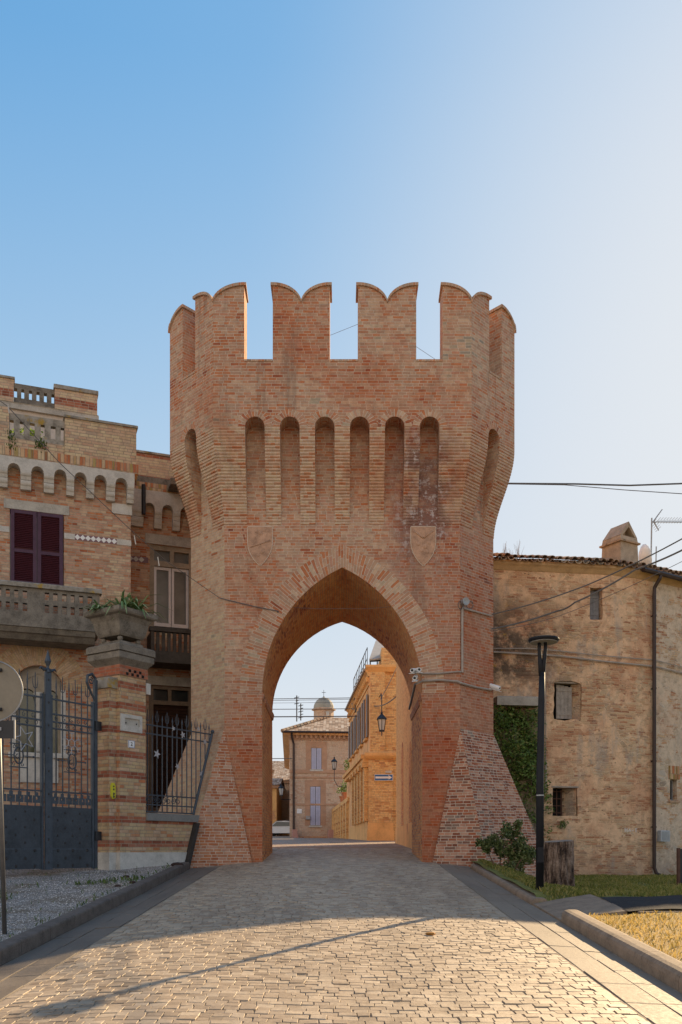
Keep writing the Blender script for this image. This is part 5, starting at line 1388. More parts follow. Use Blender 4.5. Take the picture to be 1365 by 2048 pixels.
for z in (8.4, 6.3, 4.2, 2.3): mb.lathe(sdp.p(s_, .12, z), [(.068, 0), (.068, .05)], 8); mb.bar(sdp.p(s_, .1, z + .025), sdp.p(s_, -.02, z + .025), .03)
mb.build("clip", M_DPIPE, dp)
# windows of the old house
M_SILVERWOOD = plain("grey_weathered_wood", (.30, .26, .225), .85, .3, 9, bump=.4)
mb = MB(); s0, s1, z0, z1 = h1; mb.box(F0, s0 + .06, (s0 + s1) / 2 - .005, -.22, -.26, z0 + .02, z1 - .02); mb.box(F0, (s0 + s1) / 2 + .005, s1 - .02, -.22, -.26, z0 + .02, z1 - .02); mb.box(F0, s0, s1, -.27, -.29, z0 - .1, z1 + .1)
for z in (.2, .75): mb.box(F0, s0 + .06, s1 - .02, -.205, -.225, z0 + (z1 - z0) * z, z0 + (z1 - z0) * z + .07)
mb.build("shuttered_window", plain("blue_grey_wood", (.20, .20, .21), .8, .3, 8, bump=.3), old)
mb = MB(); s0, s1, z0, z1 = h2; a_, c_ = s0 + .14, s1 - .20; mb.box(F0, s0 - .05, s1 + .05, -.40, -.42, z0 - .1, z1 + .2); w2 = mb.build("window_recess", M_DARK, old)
mb = MB(); n = 4
for k in range(n): mb.box(F0, a_ + (c_ - a_) * k / n + .004, a_ + (c_ - a_) * (k + 1) / n - .004, -.18, -.21, z0 + .06, z1 - .02 - .02 * k)
for z in (.15, .8): mb.box(F0, a_ + .02, c_ - .02, -.165, -.179, z0 + (z1 - z0) * z, z0 + (z1 - z0) * z + .08)
mb.build("plank_shutter", M_SILVERWOOD, w2); MB().loft([[F0.p(s, d, z) for s, d in ((s1 - .01, -.02), (s1 + .06, -.39), (c_ - .01, -.26))] for z in (z0 + .01, z1 - .0)]).build("splayed_reveal", M_OLD, w2)
mb = MB(); mb.box(F0, s0 - .02, s1 + .02, -.05, -.4, z1 + .0, z1 + .05); mb.build("lintel_beam", M_SILVERWOOD, w2)
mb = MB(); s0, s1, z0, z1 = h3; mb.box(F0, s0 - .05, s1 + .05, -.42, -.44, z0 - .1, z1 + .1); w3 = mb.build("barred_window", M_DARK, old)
mb = MB(); mb.box(F0, s0 - .03, s1 + .03, .02, -.4, z1 - .005, z1 + .035); mb.build("wooden_lintel", M_SILVERWOOD, w3)
mb = MB(); mb.loft([[F0.p(s, d, z) for s, d in ((s1 - .02, -.02), (s1 + .05, -.40), (s0 + (s1 - s0) * .60, -.40))] for z in (z0 + .01, z1 - .01)]); mb.build("splayed_reveal", M_OLD, w3)
mb = MB(); M_RUST = plain("rusty_iron", (.10, .05, .035), .8, .3, 10, bump=.2)
for k in range(3): x = s0 + .1 + (s1 - s0) * .55 * k / 3; mb.bar(F0.p(x, -.3, z0), F0.p(x, -.3, z1), .022)
for k in range(4): mb.bar(F0.p(s0, -.3, z0 + (z1 - z0) * (k + .5) / 4), F0.p(s0 + (s1 - s0) * .62, -.3, z0 + (z1 - z0) * (k + .5) / 4), .02)
mb.build("bars", M_RUST, w3)
mb = MB(); s0, s1, z0, z1 = h4; mb.box(F4, s0, s1, -.2, -.22, z0, z1); w4 = mb.build("slit_window", M_GLASS, old)
mb = MB(); mb.panel(F4, loopr((s0 + .002, s1 - .002, z0 + .002, z1 - .002)), [loopr((s0 + .04, s1 - .04, z0 + .04, z1 - .04))], -.14, -.19); mb.build("frame", M_GREY, w4)
mb = MB(); mb.box(F4, s0 - .06, s1 + .10, .03, -.2, z1 + .01, z1 + .40); mb.build("brick_lintel", M_ROW, w4)
mb = MB(); mb.bevbox(F4, s0 - .06, s1 + .09, -.1, .05, z0 - .07, z0 - .005, .01); mb.build("sill", M_TILE, w4)
s0, s1, z0, z1 = orect(sdp, 1315, 1333, 1661, 1683)
mb = MB(); mb.bevbox(sdp, s0, s1, .002, .14, z0, z1, .015); mx = mb.build("meter_box", plain("pale_grey_box", (.38, .41, .44), .5, .12, 5, bump=0), label="pale grey utility meter box on the wall beside the dark downpipe", category="meter box")
mb = MB(); mb.box(sdp, s0 + .03, s1 - .03, .141, .146, z0 + .03, z1 - .03); mb.sphere(sdp.p(s1 - .06, .147, (z0 + z1) / 2), .015, 6); mb.build("door", M_GREY, mx)
# cables clipped along the wall
def cable(name, pts, r, lab, mat=None, cat="cable", sag=0.0, grp=None):
    out_ = []
    for i in range(len(pts) - 1):
        a_, c_ = Vector(pts[i]), Vector(pts[i + 1]); n = 10 if sag else 3
        for k in range(n): t = k / n; out_.append(a_.lerp(c_, t) + Vector((0, 0, -sag * 4 * t * (1 - t))))
    out_.append(Vector(pts[-1]))
    return MB().tube(out_, r, 5).build(name, mat or M_CABLE, label=lab, category=cat, group=grp)
def wallpath(pts, d=.06):
    out_ = []
    for (x0, y0), (x1, y1) in zip(pts, pts[1:]):
        n = max(1, int(abs(x1 - x0) / 9))
        out_ += [wallpt(x0 + (x1 - x0) * k / n, y0 + (y1 - y0) * k / n, d) for k in range(n)]
    return out_ + [wallpt(*pts[-1], d)]
def wallpt(px, py, d=.06):
    for F, L in SEG:
        s = F.s(px, d)
        if s <= L + 1e-6: return F.p(s, d, F.z(px, py, d))
    return F.p(s, d, F.z(px, py, d))
cable("wall_cable", wallpath(((988, 1297), (1060, 1297), (1120, 1302), (1200, 1311), (1310, 1320), (1380, 1338))), .014, "thin upper grey cable clipped across the old house wall", M_CONDUIT)
cable("wall_cable", wallpath(((988, 1304), (1060, 1308), (1120, 1312), (1200, 1322), (1310, 1333), (1380, 1350))), .024, "thick lower grey cable clipped across the old house wall", M_CONDUIT)
cable("wall_cable", [wallpt(x, y, .05) for x, y in ((1092, 1318), (1092, 1560))], .012, "vertical thin cable running down the old house behind the lamp post", M_CONDUIT)
MB().tube([wallpt(1092, 1520, .06), wallpt(1092, 1586, .06)], .03, 8).build("cable_conduit", M_CONDUIT, label="short pale vertical conduit on the old house behind the lamp post", category="conduit")
# faint chalk scribble on the wall
s_, z_ = F0.s(1262), F0.z(1262, 1661); sg = SEG[1][0]; s_ = sg.s(1262, .005); z_ = sg.z(1262, 1661)
mb = MB()
for a_, c_ in (((0, 0), (0, .12)), ((.07, 0), (.07, .11)), ((0, .06), (.07, .06)), ((.12, .02), (.16, .09)), ((.16, .09), (.2, .03)), ((.2, .03), (.13, .03)), ((.25, .05), (.30, .06)), ((.34, .10), (.42, .11)), ((.38, .0), (.38, .1))): mb.bar(sg.p(s_ - .2 + a_[0], .008, z_ - .05 + a_[1]), sg.p(s_ - .2 + c_[0], .008, z_ - .05 + c_[1]), .018, .010)
mb.build("chalk_scribble", M_WHITE, old)
# chimney with a gabled open cowl
ch = thing("brick_chimney", at(1240, 1130, 26.3), "plastered chimney with an open gabled top on the old house roof", "chimney")
FCH = Frame(at(1240, 1130, 26.3)[:2], (.86, .51))
def chz(y): return CAMZ + (HOR - y) * 26.3 / FOC
hwid = .38
def sqc(o, z): return [FCH.p(s, d, z) for s, d in ((-hwid - o, hwid + o), (hwid + o, hwid + o), (hwid + o, -hwid - o), (-hwid - o, -hwid - o))]
M_CHIM = plain("chimney_plaster", (.40, .30, .21), .95, .28, 4, bump=.6)
MB().loft([sqc(.0, chz(1150)), sqc(-.03, chz(1093))]).build("stack", M_CHIM, ch)
MB().loft([sqc(.03, chz(1093) + .002), sqc(.03, chz(1093) + .05)]).build("cowl_course", M_TILE, ch)
mb = MB(); zg0, zg1, zg2 = chz(1093) + .051, chz(1080), chz(1050)
mb.loft([sqc(-.02, zg0), sqc(-.04, zg1)])
for sx in (-1, 1):
    mb.loft([[FCH.p(sx * s, d, z) for s, d, z in ((hwid - .03, dd, zg1 + .002), (hwid - .13, dd, zg1 + .002), (-.02 if dd > 0 else -.02, dd, zg2 - .13), (.0, dd, zg2))] for dd in (hwid - .04, -hwid + .04)])
mb.build("gabled_cowl", M_CHIM, ch)
MB().bar(FCH.p(.09, 0, zg1), FCH.p(.09, 0, zg2 - .12), .11, .3).build("cowl_post", M_CHIM, ch)
# antenna and dish
an = thing("roof_antenna", at(1303, 1145, 27.2), "roof television antenna with a spiny boom on the old house", "antenna")
def A(px, py, Y=27.2): return at(px, py, Y)
MB().tube([A(1302, 1150), A(1304, 1036)], .022, 6).build("mast", M_GREY, an)
mb = MB(); mb.tube([A(1304, 1044), A(1380, 1044.5)], .014, 5)
for k in range(12): x = 1316 + k * 5.6; c_ = A(x, 1044.2); mb.bar(c_ + Vector((0, -.25, .05)), c_ + Vector((0, .25, .05)), .008); mb.bar(c_, c_ + Vector((.05, 0, .06)), .012)
mb.build("boom", M_GREY, an)
mb = MB(); mb.tube([A(1308, 1042), A(1324.5, 1019)], [.02, .012], 5); mb.tube([A(1308, 1044), A(1318, 1061)], [.02, .014], 5)
for k in range(5): q = A(1308 + k * 3.2, 1042 - k * 4.4); mb.bar(q + Vector((0, -.22, 0)), q + Vector((0, .22, 0)), .008); q = A(1308 + k * 2.2, 1044 + k * 3.6); mb.bar(q + Vector((0, -.22, 0)), q + Vector((0, .22, 0)), .008)
mb.build("reflector", M_GREY, an)
MB().tube([A(1295, 1138), A(1295, 1108), A(1297, 1106), A(1302, 1106)], .022, 6).build("bracket", M_GREY, an)
MB().tube([A(1312, 1145), A(1313, 1093)], .018, 6).build("short_mast", M_GREY, an)
c0 = at(1289, 1117, 26.9); ax_ = Vector((.96, .2, .18)).normalized(); e1_ = Vector((-.2, .96, 0)).normalized(); e2_ = ax_.cross(e1_)
mb = MB(); rings = []
for r_, dd in ((.02, -.10), (.18, -.085), (.32, -.035), (.42, .03), (.42, .045), (.31, -.015), (.17, -.065), (.02, -.08)): rings.append([c0 + e1_ * r_ * .8 * math.cos(q * .3927) + e2_ * r_ * math.sin(q * .3927) + ax_ * dd for q in range(16)])
mb.loft(rings); dsh = mb.build("satellite_dish", M_WHITE, smooth=True, label="white satellite dish seen almost edge-on beside the roof antenna", category="satellite dish")
MB().tube([c0 - ax_ * .08, c0 + Vector((-.02, .05, -.45))], .02, 6).build("arm", M_GREY, dsh)
# twigs growing on the roof
mb = MB()
for x, h in ((1008, .5), (1012, .4), (1035, .55), (1040, .45), (1020, .3)):
    q = at(x, 1118, 25.6)
    for k in range(6): mb.tube([q, q + Vector((random.uniform(-.15, .15), random.uniform(-.1, .1), h * random.uniform(.5, 1)))], [.005, .002], 3)
mb.build("roof_weeds", M_DRYST, label="thin dry weeds growing from the tiles of the old house eave", category="weeds", kind='stuff')

# ledge and overgrown bank between the tower and the old house
mb = MB(); mb.bevbox(F0, F0.s(985), F0.s(1071), .0, .45, F0.z(1030, 1412, .3), F0.z(1030, 1394, .3), .02)
mb.build("concrete_ledge", plain("ledge_concrete", (.33, .30, .26), .9, .25, 4, bump=.4), label="short concrete ledge on the old house wall above the creeper", category="ledge")
def bank_d(s, z): # how far the bank stands out from the wall
    return max(0.0, .15 + (5.4 - z) * .30 + .12 * math.sin(s * 5 + z * 3))
bk = MB(); sa, sb = F0.s(982), F0.s(1078); ss = [sa + (sb - sa) * k / 8 for k in range(9)]; zs_ = [.8 + 4.75 * k / 12 for k in range(13)]
for k in range(8):
    for j in range(12):
        def Q(s, z): f = 1 - .75 * sstep((s - (sb - .5)) / .5) ; return F0.p(s, bank_d(s, z) * f, z)
        bk.face([Q(ss[k], zs_[j]), Q(ss[k + 1], zs_[j]), Q(ss[k + 1], zs_[j + 1]), Q(ss[k], zs_[j + 1])])
bank = bk.build("bank", M_EARTH, recalc=False, kind='structure')
def leaves(mb, c, n, r, size, sq=(1, 1, 1), droop=.3):
    for k in range(n):
        v = Vector((random.gauss(0, 1), random.gauss(0, 1), random.gauss(0, 1))); v.normalize(); v *= r * random.random() ** .45
        q = c + Vector((v.x * sq[0], v.y * sq[1], v.z * sq[2])); s = size * random.uniform(.6, 1.3)
        n_ = Vector((random.gauss(0, 1), random.gauss(-.3, 1), random.gauss(.5, 1))).normalized(); t = n_.cross(Vector((random.gauss(0, 1), random.gauss(0, 1), random.gauss(-droop, .6)))).normalized(); w_ = n_.cross(t)
        mb.face([q - t * s, q + w_ * s * .42, q + t * s, q - w_ * s * .42])
M_IVY = leafmat("creeper_leaf", [(0.15, (.045, .07, .015)), (0.4, (.09, .15, .03)), (0.65, (.16, .24, .055)), (0.85, (.26, .20, .075)), (1, (.14, .075, .05))], 1.6, .25)
cr = thing("creeper", F0.p(F0.s(1030), .8, 1.0), "dense green creeper hanging below the concrete ledge between tower and old house", "creeper")
mb = MB()
for k in range(260):
    s = random.uniform(sa, sb - .15); z = random.uniform(1.2, 5.5); hh = sstep((z - 2.0) / 2.2)
    if random.random() > .10 + .90 * hh: continue
    leaves(mb, F0.p(s, bank_d(s, z) * .9 + random.uniform(.0, .22), z), 46, .26, .055, (1, .6, 1.2), 1.2)
for x, y in ((1075, 1425), (1079, 1450), (1077, 1475), (1082, 1500), (1074, 1520), (1060, 1560), (1066, 1530), (1070, 1600), (1096, 1620), (1120, 1650), (1124, 1648), (1090, 1595)):
    s = F0.s(x); leaves(mb, F0.p(s, .15, F0.z(x, y)), 60, .14, .035)
mb.build("foliage", M_IVY, cr, recalc=False)
mb = MB()
for k in range(14):
    s = random.uniform(sa, sb - .3); pts = [F0.p(s + .12 * math.sin(q * 1.3 + k), bank_d(s, 5.4 - q * .6) + .04, 5.4 - q * .6) for q in range(7)]; mb.tube(pts, .012, 4)
mb.build("stems", M_WOOD, cr)
# ------------------------------------------------------------------ the street beyond the arch
P_OCH = [(0, (.40, .19, .08)), (.2, (.70, .42, .17)), (.5, (.78, .51, .22)), (.75, (.62, .32, .12)), (1, (.38, .16, .07))]  # ochres saturated so their colour stands in for golden bounce light
M_ROWB = brick("ochre_brick", P_OCH, (.50, .35, .19), H=.08, seed=71.0, region=.35, dirt=.3)
M_OCHRE = plaster("ochre_render", (.72, .42, .17), 3.0)
M_OCHP = plaster("pink_render", (.72, .42, .20), 7.0)
M_FAR = brick("pale_far_brick", [(0, (.36, .23, .17)), (.2, (.52, .36, .26)), (.5, (.56, .42, .31)), (.8, (.50, .32, .22)), (1, (.42, .20, .13))], (.50, .40, .30), H=.12, W=.5, seed=73.0, region=.4, joint=.02)
M_GSH = plain("grey_brown_shutter", (.20, .165, .15), .6, .15, 4, bump=0)
M_LSH = plain("lilac_shutter", (.42, .43, .55), .55, .1, 4, bump=0)
M_LSHD = plain("lilac_shutter_slat", (.36, .37, .49), .55, .1, 4, bump=0)

# street-side wall of the building joined to the tower
sw = thing("side_building", (2.3, 30, 1.7), "tall ochre building along the street directly behind the right side of the tower", "building")
mb = MB(); mb.loft([[(2.16, 25.52, z), (2.16, 35.2, z), (3.7, 35.2, z), (3.5, 25.52, z)] for z in (1.2, 11.6)]); mb.build("wall", brick("orange_street_brick", [(0, (.44, .20, .08)), (.3, (.70, .40, .16)), (.7, (.76, .48, .20)), (1, (.46, .19, .08))], (.70, .44, .20), seed=77.0, region=.4), sw)  # orange deepened in the colour in place of golden street bounce
FS = Frame((2.16, 35.2), (0, -1))    # faces the street
for y0, y1, z1 in ((27.6, 28.5, 4.6), (31.2, 32.1, 5.0)):
    mb = MB(); a_, c_ = 35.2 - y1, 35.2 - y0; ccx = (a_ + c_) / 2
    mb.panel(FS, [(a_, 1.9), (c_, 1.9)] + arc_pts(ccx, z1, (c_ - a_) / 2, 0, math.pi, 8), [], .012, -.05); mb.build("bricked_arch", M_VAULT, sw)
mb = MB(); mb.box(FS, 0, 9.65, .05, -.1, 11.1, 11.58); mb.build("cornice", M_OCHRE, sw)
mb = MB(); mb.box(FS, 0, 9.65, .04, -.1, 1.3, 2.5); mb.build("plinth", M_OCHRE, sw)

# row house with corner pilaster
row = thing("row_house", (1.4, 42, 2.1), "ochre brick row house with a corner pilaster and tall grey shutters beyond the arch", "house")
FP = Frame((1.34, 42.0), (1, 0))                        # its end facing the gate
FR_ = Frame((1.34, 42.0), (-(-.068), -1))               # its street front: s runs towards the viewer
FR_ = Frame((1.34 - .068 * 12, 54.0), (.068, -1))       # s = 0 far end, s = 12 at the corner
LR = 12.03
def fz(y): return CAMZ + (HOR - y) * 42.0 / FOC
zr0_, zstr, zcor, ztop = 1.9, fz(1512), fz(1352), fz(1331)
# street front
mb = MB(); wins = []
for s in (10.6, 8.1, 5.6, 3.1, 1.1): wins.append((s - .48, s + .48, zstr + .95, zcor - .75))
gw = []
for s in (10.7, 9.0, 7.3, 5.6): gw.append((s - .40, s + .40, zr0_ + 1.3, zstr - .5))
mb.panel(FR_, [(-.2, zr0_), (LR, zr0_), (LR, zcor), (-.2, zcor)], [loopr(r) for r in wins + gw], 0, -.35); mb.build("street_wall", M_OCHP, row)
mb = MB(); mb.box(FR_, -.2, LR - .05, .42, -.3, zstr - .12, zstr + .08); mb.box(FR_, -.2, LR - .05, .32, -.3, zstr - .30, zstr - .121); mb.build("string_course", M_OCHRE, row)
mb = MB(); mb.loft([[FR_.p(s, d, z) for d, z in ((-.3, zcor), (.06, zcor + .001), (.10, zcor + .14), (.20, zcor + .22), (.20, zcor + .32), (-.3, zcor + .36))] for s in (-.2, LR)]); mb.build("cornice", M_OCHRE, row)
mb = MB(); mb.tube([FR_.p(-.2, .25, zcor + .3), FR_.p(LR, .25, zcor + .3)], .06, 6); mb.build("gutter", M_CONDUIT, row)
mb = MB(); mb.box(FR_, -.2, LR - .02, .06, -.2, zr0_ - .3, zr0_ + 1.1); mb.build("plinth", M_OCHRE, row)
for k in range(24): s = .1 + (LR - .4) * k / 23; MB().box(FR_, s, s + .16, .17, -.02, zcor - .24, zcor - .02).build("modillion", M_OCHRE, row)
MB().box(FR_, -.2, LR - .05, .05, -.05, zcor - .42, zcor - .26).build("frieze_band", M_OCHRE, row)
for r in wins:
    MB().panel(FR_, [(r[0] - .16, r[2]), (r[0] - .01, r[2]), (r[0] - .01, r[3] + .01), (r[1] + .01, r[3] + .01), (r[1] + .01, r[2]), (r[1] + .16, r[2]), (r[1] + .16, r[3] + .2), (r[0] - .16, r[3] + .2)], [], .03, -.05).build("window_surround", M_OCHRE, row)
    wd = MB().box(FR_, r[0], r[1], -.2, -.24, r[2], r[3]).build("window", M_GLASS, row)
    for sx, e in ((r[0], -1), (r[1], 1)):
        # open shutters folded against the wall
        q0, q1 = sorted((sx + e * .02, sx + e * .50)); MB().box(FR_, q0, q1, .09, .035, r[2] + .02, r[3] - .02).build("shutter", M_GSH, wd)
    MB().box(FR_, r[0] - .1, r[1] + .1, .14, -.1, r[2] - .10, r[2] - .002).build("sill", M_OCHRE, wd)
for r in gw:
    wd = MB().box(FR_, r[0], r[1], -.32, -.34, r[2], r[3]).build("window", M_GLASS, row)
    MB().box(FR_, r[0] - .12, r[1] + .12, .12, -.1, r[2] - .12, r[2] - .002).build("sill", M_OCHRE, wd)
for s in (11.6, 9.85, 8.15, 6.45, 4.7):
    mb = MB(); mb.box(FR_, s - .30, s + .30, .26, -.1, zr0_ + 1.101, zstr - .31); pz = mb.build("pilaster", M_ROWB, row)
    MB().box(FR_, s - .38, s + .38, .36, -.05, zstr - .52, zstr - .311).build("pilaster_cap", M_OCHRE, pz)
# end facing the gate: a pilaster with cap, smooth foot, brick panel
pw0, pw1 = 0.0, FP.s(795)
mb = MB(); mb.box(FP, .02, 3.2, -.12, -9.5, zr0_ - .3, zcor + .2); mb.build("end_wall", M_ROWB, row)
mb = MB(); mb.box(FP, -.06, FP.s(786), .02, -.5, fz(1645), zstr - .15); mb.build("corner_pilaster", M_ROWB, row)
mb = MB(); mb.box(FP, -.09, FP.s(786) + .03, .05, -.5, zr0_ - .3, fz(1645)); mb.box(FP, -.13, FP.s(786) + .06, .09, -.5, zr0_ - .3, fz(1660)); mb.build("pilaster_foot", M_OCHRE, row)
mb = MB(); mb.loft([[FP.p(s, d, z) for s, d in ((-.1 - q, .06 + q), (FP.s(790) + q, .06 + q), (FP.s(790) + q, -.5), (-.1 - q, -.5))] for q, z in ((.0, zstr - .149), (.06, zstr - .10), (.14, zstr + .0), (.14, zstr + .14), (.04, zstr + .2))]); mb.build("pilaster_cap", M_OCHRE, row)
mb = MB(); mb.box(FP, .02, FP.s(770), .0, -.5, zstr + .201, zcor + .2); mb.build("upper_pilaster", M_ROWB, row)
mb = MB(); mb.loft([[FP.p(s, d, z) for s, d in ((-.05 - q, .02 + q), (3.3, .02 + q), (3.3, -1.2), (-.05 - q, -1.2))] for q, z in ((0, zcor + .201), (.05, zcor + .28), (.14, zcor + .40), (.14, zcor + .50))]); mb.build("end_cornice", M_OCHRE, row)
mb = MB(); mb.box(FP, .55, 3.2, -.1, -6, zcor + .501, zcor + 1.35); mb.build("attic_wall", M_ROWB, row)
# roof terrace: railing and metal awning
rl = thing("roof_railing", FR_.p(9.5, -.6, zcor + .4), "black iron railing on the roof terrace of the row house", "railing")
mb = MB()
for z in (.45, .95): mb.bar(FR_.p(4.0, .1, zcor + .4 + z), FR_.p(11.9, .1, zcor + .4 + z), .03)
mb.build("rail", M_BLACK, rl)
for k in range(9): s = 4.0 + 7.9 * k / 8; MB().bar(FR_.p(s, .1, zcor + .37), FR_.p(s, .1, zcor + 1.36), .028).build("post", M_BLACK, rl)
aw_ = thing("terrace_awning", at(775, 1300, 44), "sloping corrugated awning on a metal frame over the roof terrace", "awning")
mb = MB(); A0 = at(742, 1322, 43); 
mb.loft([[at(739, 1321, 42.6), at(800, 1317, 43.2), at(800, 1314, 43.2), at(739, 1318, 42.6)], [at(752, 1284, 46.5), at(800, 1281, 47), at(800, 1278, 47), at(752, 1281, 46.5)]]); mb.build("sheet", plain("awning_sheet", (.44, .40, .35), .7, .15, 2, bump=.2), aw_)
mb = MB(); mb.bar(at(741, 1322, 42.7), at(755, 1284, 46.6), .08); mb.bar(at(741, 1322, 42.7), at(741, 1352, 42.7), .06); mb.bar(at(755, 1285, 46.4), at(755, 1335, 46.4), .06); mb.bar(at(748, 1304, 44.6), at(800, 1300, 45), .07); mb.bar(at(741, 1322.5, 42.7), at(800, 1318.5, 43), .07); mb.build("frame", M_BLACK, aw_)
for px, y0, y1, Y in ((725.5, 1344, 1425, 47),):
    MB().bar(at(px, y1, Y), at(px, y0, Y), .12).build("roof_pole", M_OCHRE, label="tall plain wooden pole rising from the row house roof edge", category="pole")
tv = thing("roof_aerial", at(712, 1420, 49), "bent metal aerial frame on the far roof edge of the row house", "antenna")
MB().tube([at(712, 1425, 49), at(712, 1390, 49), at(722, 1390, 48)], .04, 5).build("mast", M_BLACK, tv); MB().tube([at(709, 1400, 49), at(719, 1376, 49)], .05, 5).build("bar", M_BLACK, tv)
MB().tube([at(706, 1406, 50), at(709.5, 1413, 50), at(708, 1420, 50)], .11, 6).build("flue_pipe", M_CONDUIT, label="short bent pale flue pipe at the row house eave", category="flue")
# wall lanterns
M_LGLASS = plain("lantern_glass", (.45, .46, .46), .2, .1, 4, bump=0)
def lantern(pos, sc, lab, arm, grp="street lanterns on brackets"):
    t = thing("wall_lantern", pos, lab, "street lantern", grp); p_ = Vector(pos); mb = MB()
    def q(r, z): return [p_ + Vector((r * math.cos(k * math.pi / 3 + .5), r * math.sin(k * math.pi / 3 + .5), z)) * sc for k in range(6)]
    MB().loft([q(.10, 0), q(.17, .42)]).build("glass", M_LGLASS, t)
    mb = MB()
    lo, hi = q(.105, 0), q(.175, .42)
    for a_, c_ in zip(lo, hi): mb.bar(a_, c_, .025 * sc)
    for k in range(6): mb.bar(lo[k], lo[(k + 1) % 6], .03 * sc); mb.bar(hi[k], hi[(k + 1) % 6], .03 * sc)
    mb.loft([q(.11, -.05), q(.11, -.005)]); mb.tube([p_ + Vector((0, 0, -.05)) * sc, p_ + Vector((0, 0, -.2)) * sc], .02 * sc, 5)
    mb.build("cage", M_BLACK, t)
    MB().loft([q(.22, .421), q(.20, .46), q(.10, .56), q(.04, .62), q(.05, .66), q(.01, .74)]).build("roof", M_BLACK, t)
    mb = MB(); mb.tube([Vector(a_) for a_ in arm], .022 * sc, 5); mb.build("bracket", M_BLACK, t)
    return t
lp_ = at(764, 1461, 40.6)
lantern(lp_, 1.2, "lantern nearest the arch, hanging before the row house corner pilaster", [lp_ + Vector((0, 0, .85)), lp_ + Vector((0, 0, 1.35)), lp_ + Vector((0, .5, 1.75)), lp_ + Vector((-.05, 1.42, 1.75))])
lp_ = at(669, 1538, 58.5)
lantern(lp_, 1.1, "lantern on the low terrace wall in front of the far corner house", [lp_ + Vector((0, 0, -.2)), lp_ + Vector((0, 0, -.7)), lp_ + Vector((.2, 0, -1.1)), lp_ + Vector((.9, .2, -1.2))])
lp_ = at(563, 1590, 70)
lantern(lp_, 1.25, "pale-lit lantern on the long arm left of the far corner house", [lp_ + Vector((0, 0, -.1)), lp_ + Vector((0, 0, -.35)), lp_ + Vector((.75, 0, -.35))])
# one-way sign: white arrow on blue
sg_ = thing("arrow_sign", at(768, 1555, 41.9), "blue one-way sign with a white arrow pointing right on the corner pilaster", "road sign")
FSg = Frame(at(768, 1555, 41.9)[:2], (1, 0)); zs_ = at(768, 1555, 41.9).z; hw_, hh_ = .43, .145
mb = MB(); mb.panel(FSg, [(-hw_, zs_ - hh_), (hw_, zs_ - hh_), (hw_, zs_ + hh_), (-hw_, zs_ + hh_)], [], .02, -.01); mb.build("plate", M_WHITE, sg_)
mb = MB(); mb.panel(FSg, [(-hw_ + .02, zs_ - hh_ + .02), (hw_ - .02, zs_ - hh_ + .02), (hw_ - .02, zs_ + hh_ - .02), (-hw_ + .02, zs_ + hh_ - .02)], [], .024, .012); mb.build("blue_field", plain("sign_blue", (.02, .12, .34), .4, .08, 3, bump=0), sg_)
mb = MB(); w_ = .047; mb.panel(FSg, [(-hw_ + .04, zs_ - w_), (hw_ - .20, zs_ - w_), (hw_ - .22, zs_ - .105), (hw_ - .04, zs_), (hw_ - .22, zs_ + .105), (hw_ - .20, zs_ + w_), (-hw_ + .04, zs_ + w_)], [], .028, .02); mb.build("arrow", M_WHITE, sg_)
MB().box(FSg, .08, .36, .005, -.02, zs_ + .21, zs_ + .32).build("street_name_plate", M_PALE, label="small pale name plate above the blue arrow sign", category="plate")
# low terrace wall with flower pots further along the street
tw = thing("terrace_wall", FR_.p(-8, 0, 2.4), "low ochre arcaded terrace wall along the street beyond the row house", "wall")
LT = 17.0; ztw0, ztw1 = CAMZ + (HOR - 1572) * 54 / FOC, CAMZ + (HOR - 1625) * 68 / FOC
def FT(s, d, z): return FR_.p(-.25 - s, d, z)
FTf = Frame(FR_.p(-.25 - LT, 0, 0)[:2], FR_.u)
def ztw(s): return ztw0 + (ztw1 - ztw0) * (1 - s / LT) if False else 5.3 - .12 * (LT - s) * .5
mb = MB(); mb.box(FTf, 0, LT, 0, -.5, 2.0, 4.6); mb.build("wall", M_OCHRE, tw)
mb = MB(); mb.box(FTf, 0, LT + .0, .12, -.55, 4.601, 4.85); mb.build("coping", M_OCHRE, tw)
mb = MB(); mb.box(FTf, LT - 2.2, LT, .0, -.5, 4.851, 6.1); mb.build("raised_end", M_OCHP, tw)
for k in range(7):
    s = LT - 1.0 - 2.4 * k
    if s < .3: break
    MB().box(FTf, s - .35, s + .35, .16, -.05, 2.1, 4.6).build("buttress", M_ROWB, tw)
M_POT = plain("terracotta_pot", (.42, .17, .085), .85, .2, 6, bump=.1)
for (s, r_, h, lab) in ((9.5, .32, .5, "terracotta pot with a low plant at the far end of the terrace wall"), (12.2, .36, .6, "large terracotta pot with a bushy plant on the terrace wall"), (15.2, .3, .5, "terracotta pot with a tall plant on the raised end of the terrace wall")):
    zb_ = 4.85 if s < 14.8 else 6.1; c0 = FTf.p(s, -.2, zb_)
    t = thing("flower_pot", c0, lab, "flower pot", "flower pots on the terrace wall")
    MB().lathe(c0, [(r_ * .65, .001), (r_ * .95, h * .85), (r_ * 1.08, h * .86), (r_ * 1.08, h), (r_ * .9, h), (r_ * .85, h * .9)], 12).build("pot", M_POT, t)
    mb = MB(); leaves(mb, c0 + Vector((0, 0, h + .38)), 260, .52, .075, (1, 1, .8)); mb.build("foliage", M_IVY, t, recalc=False)

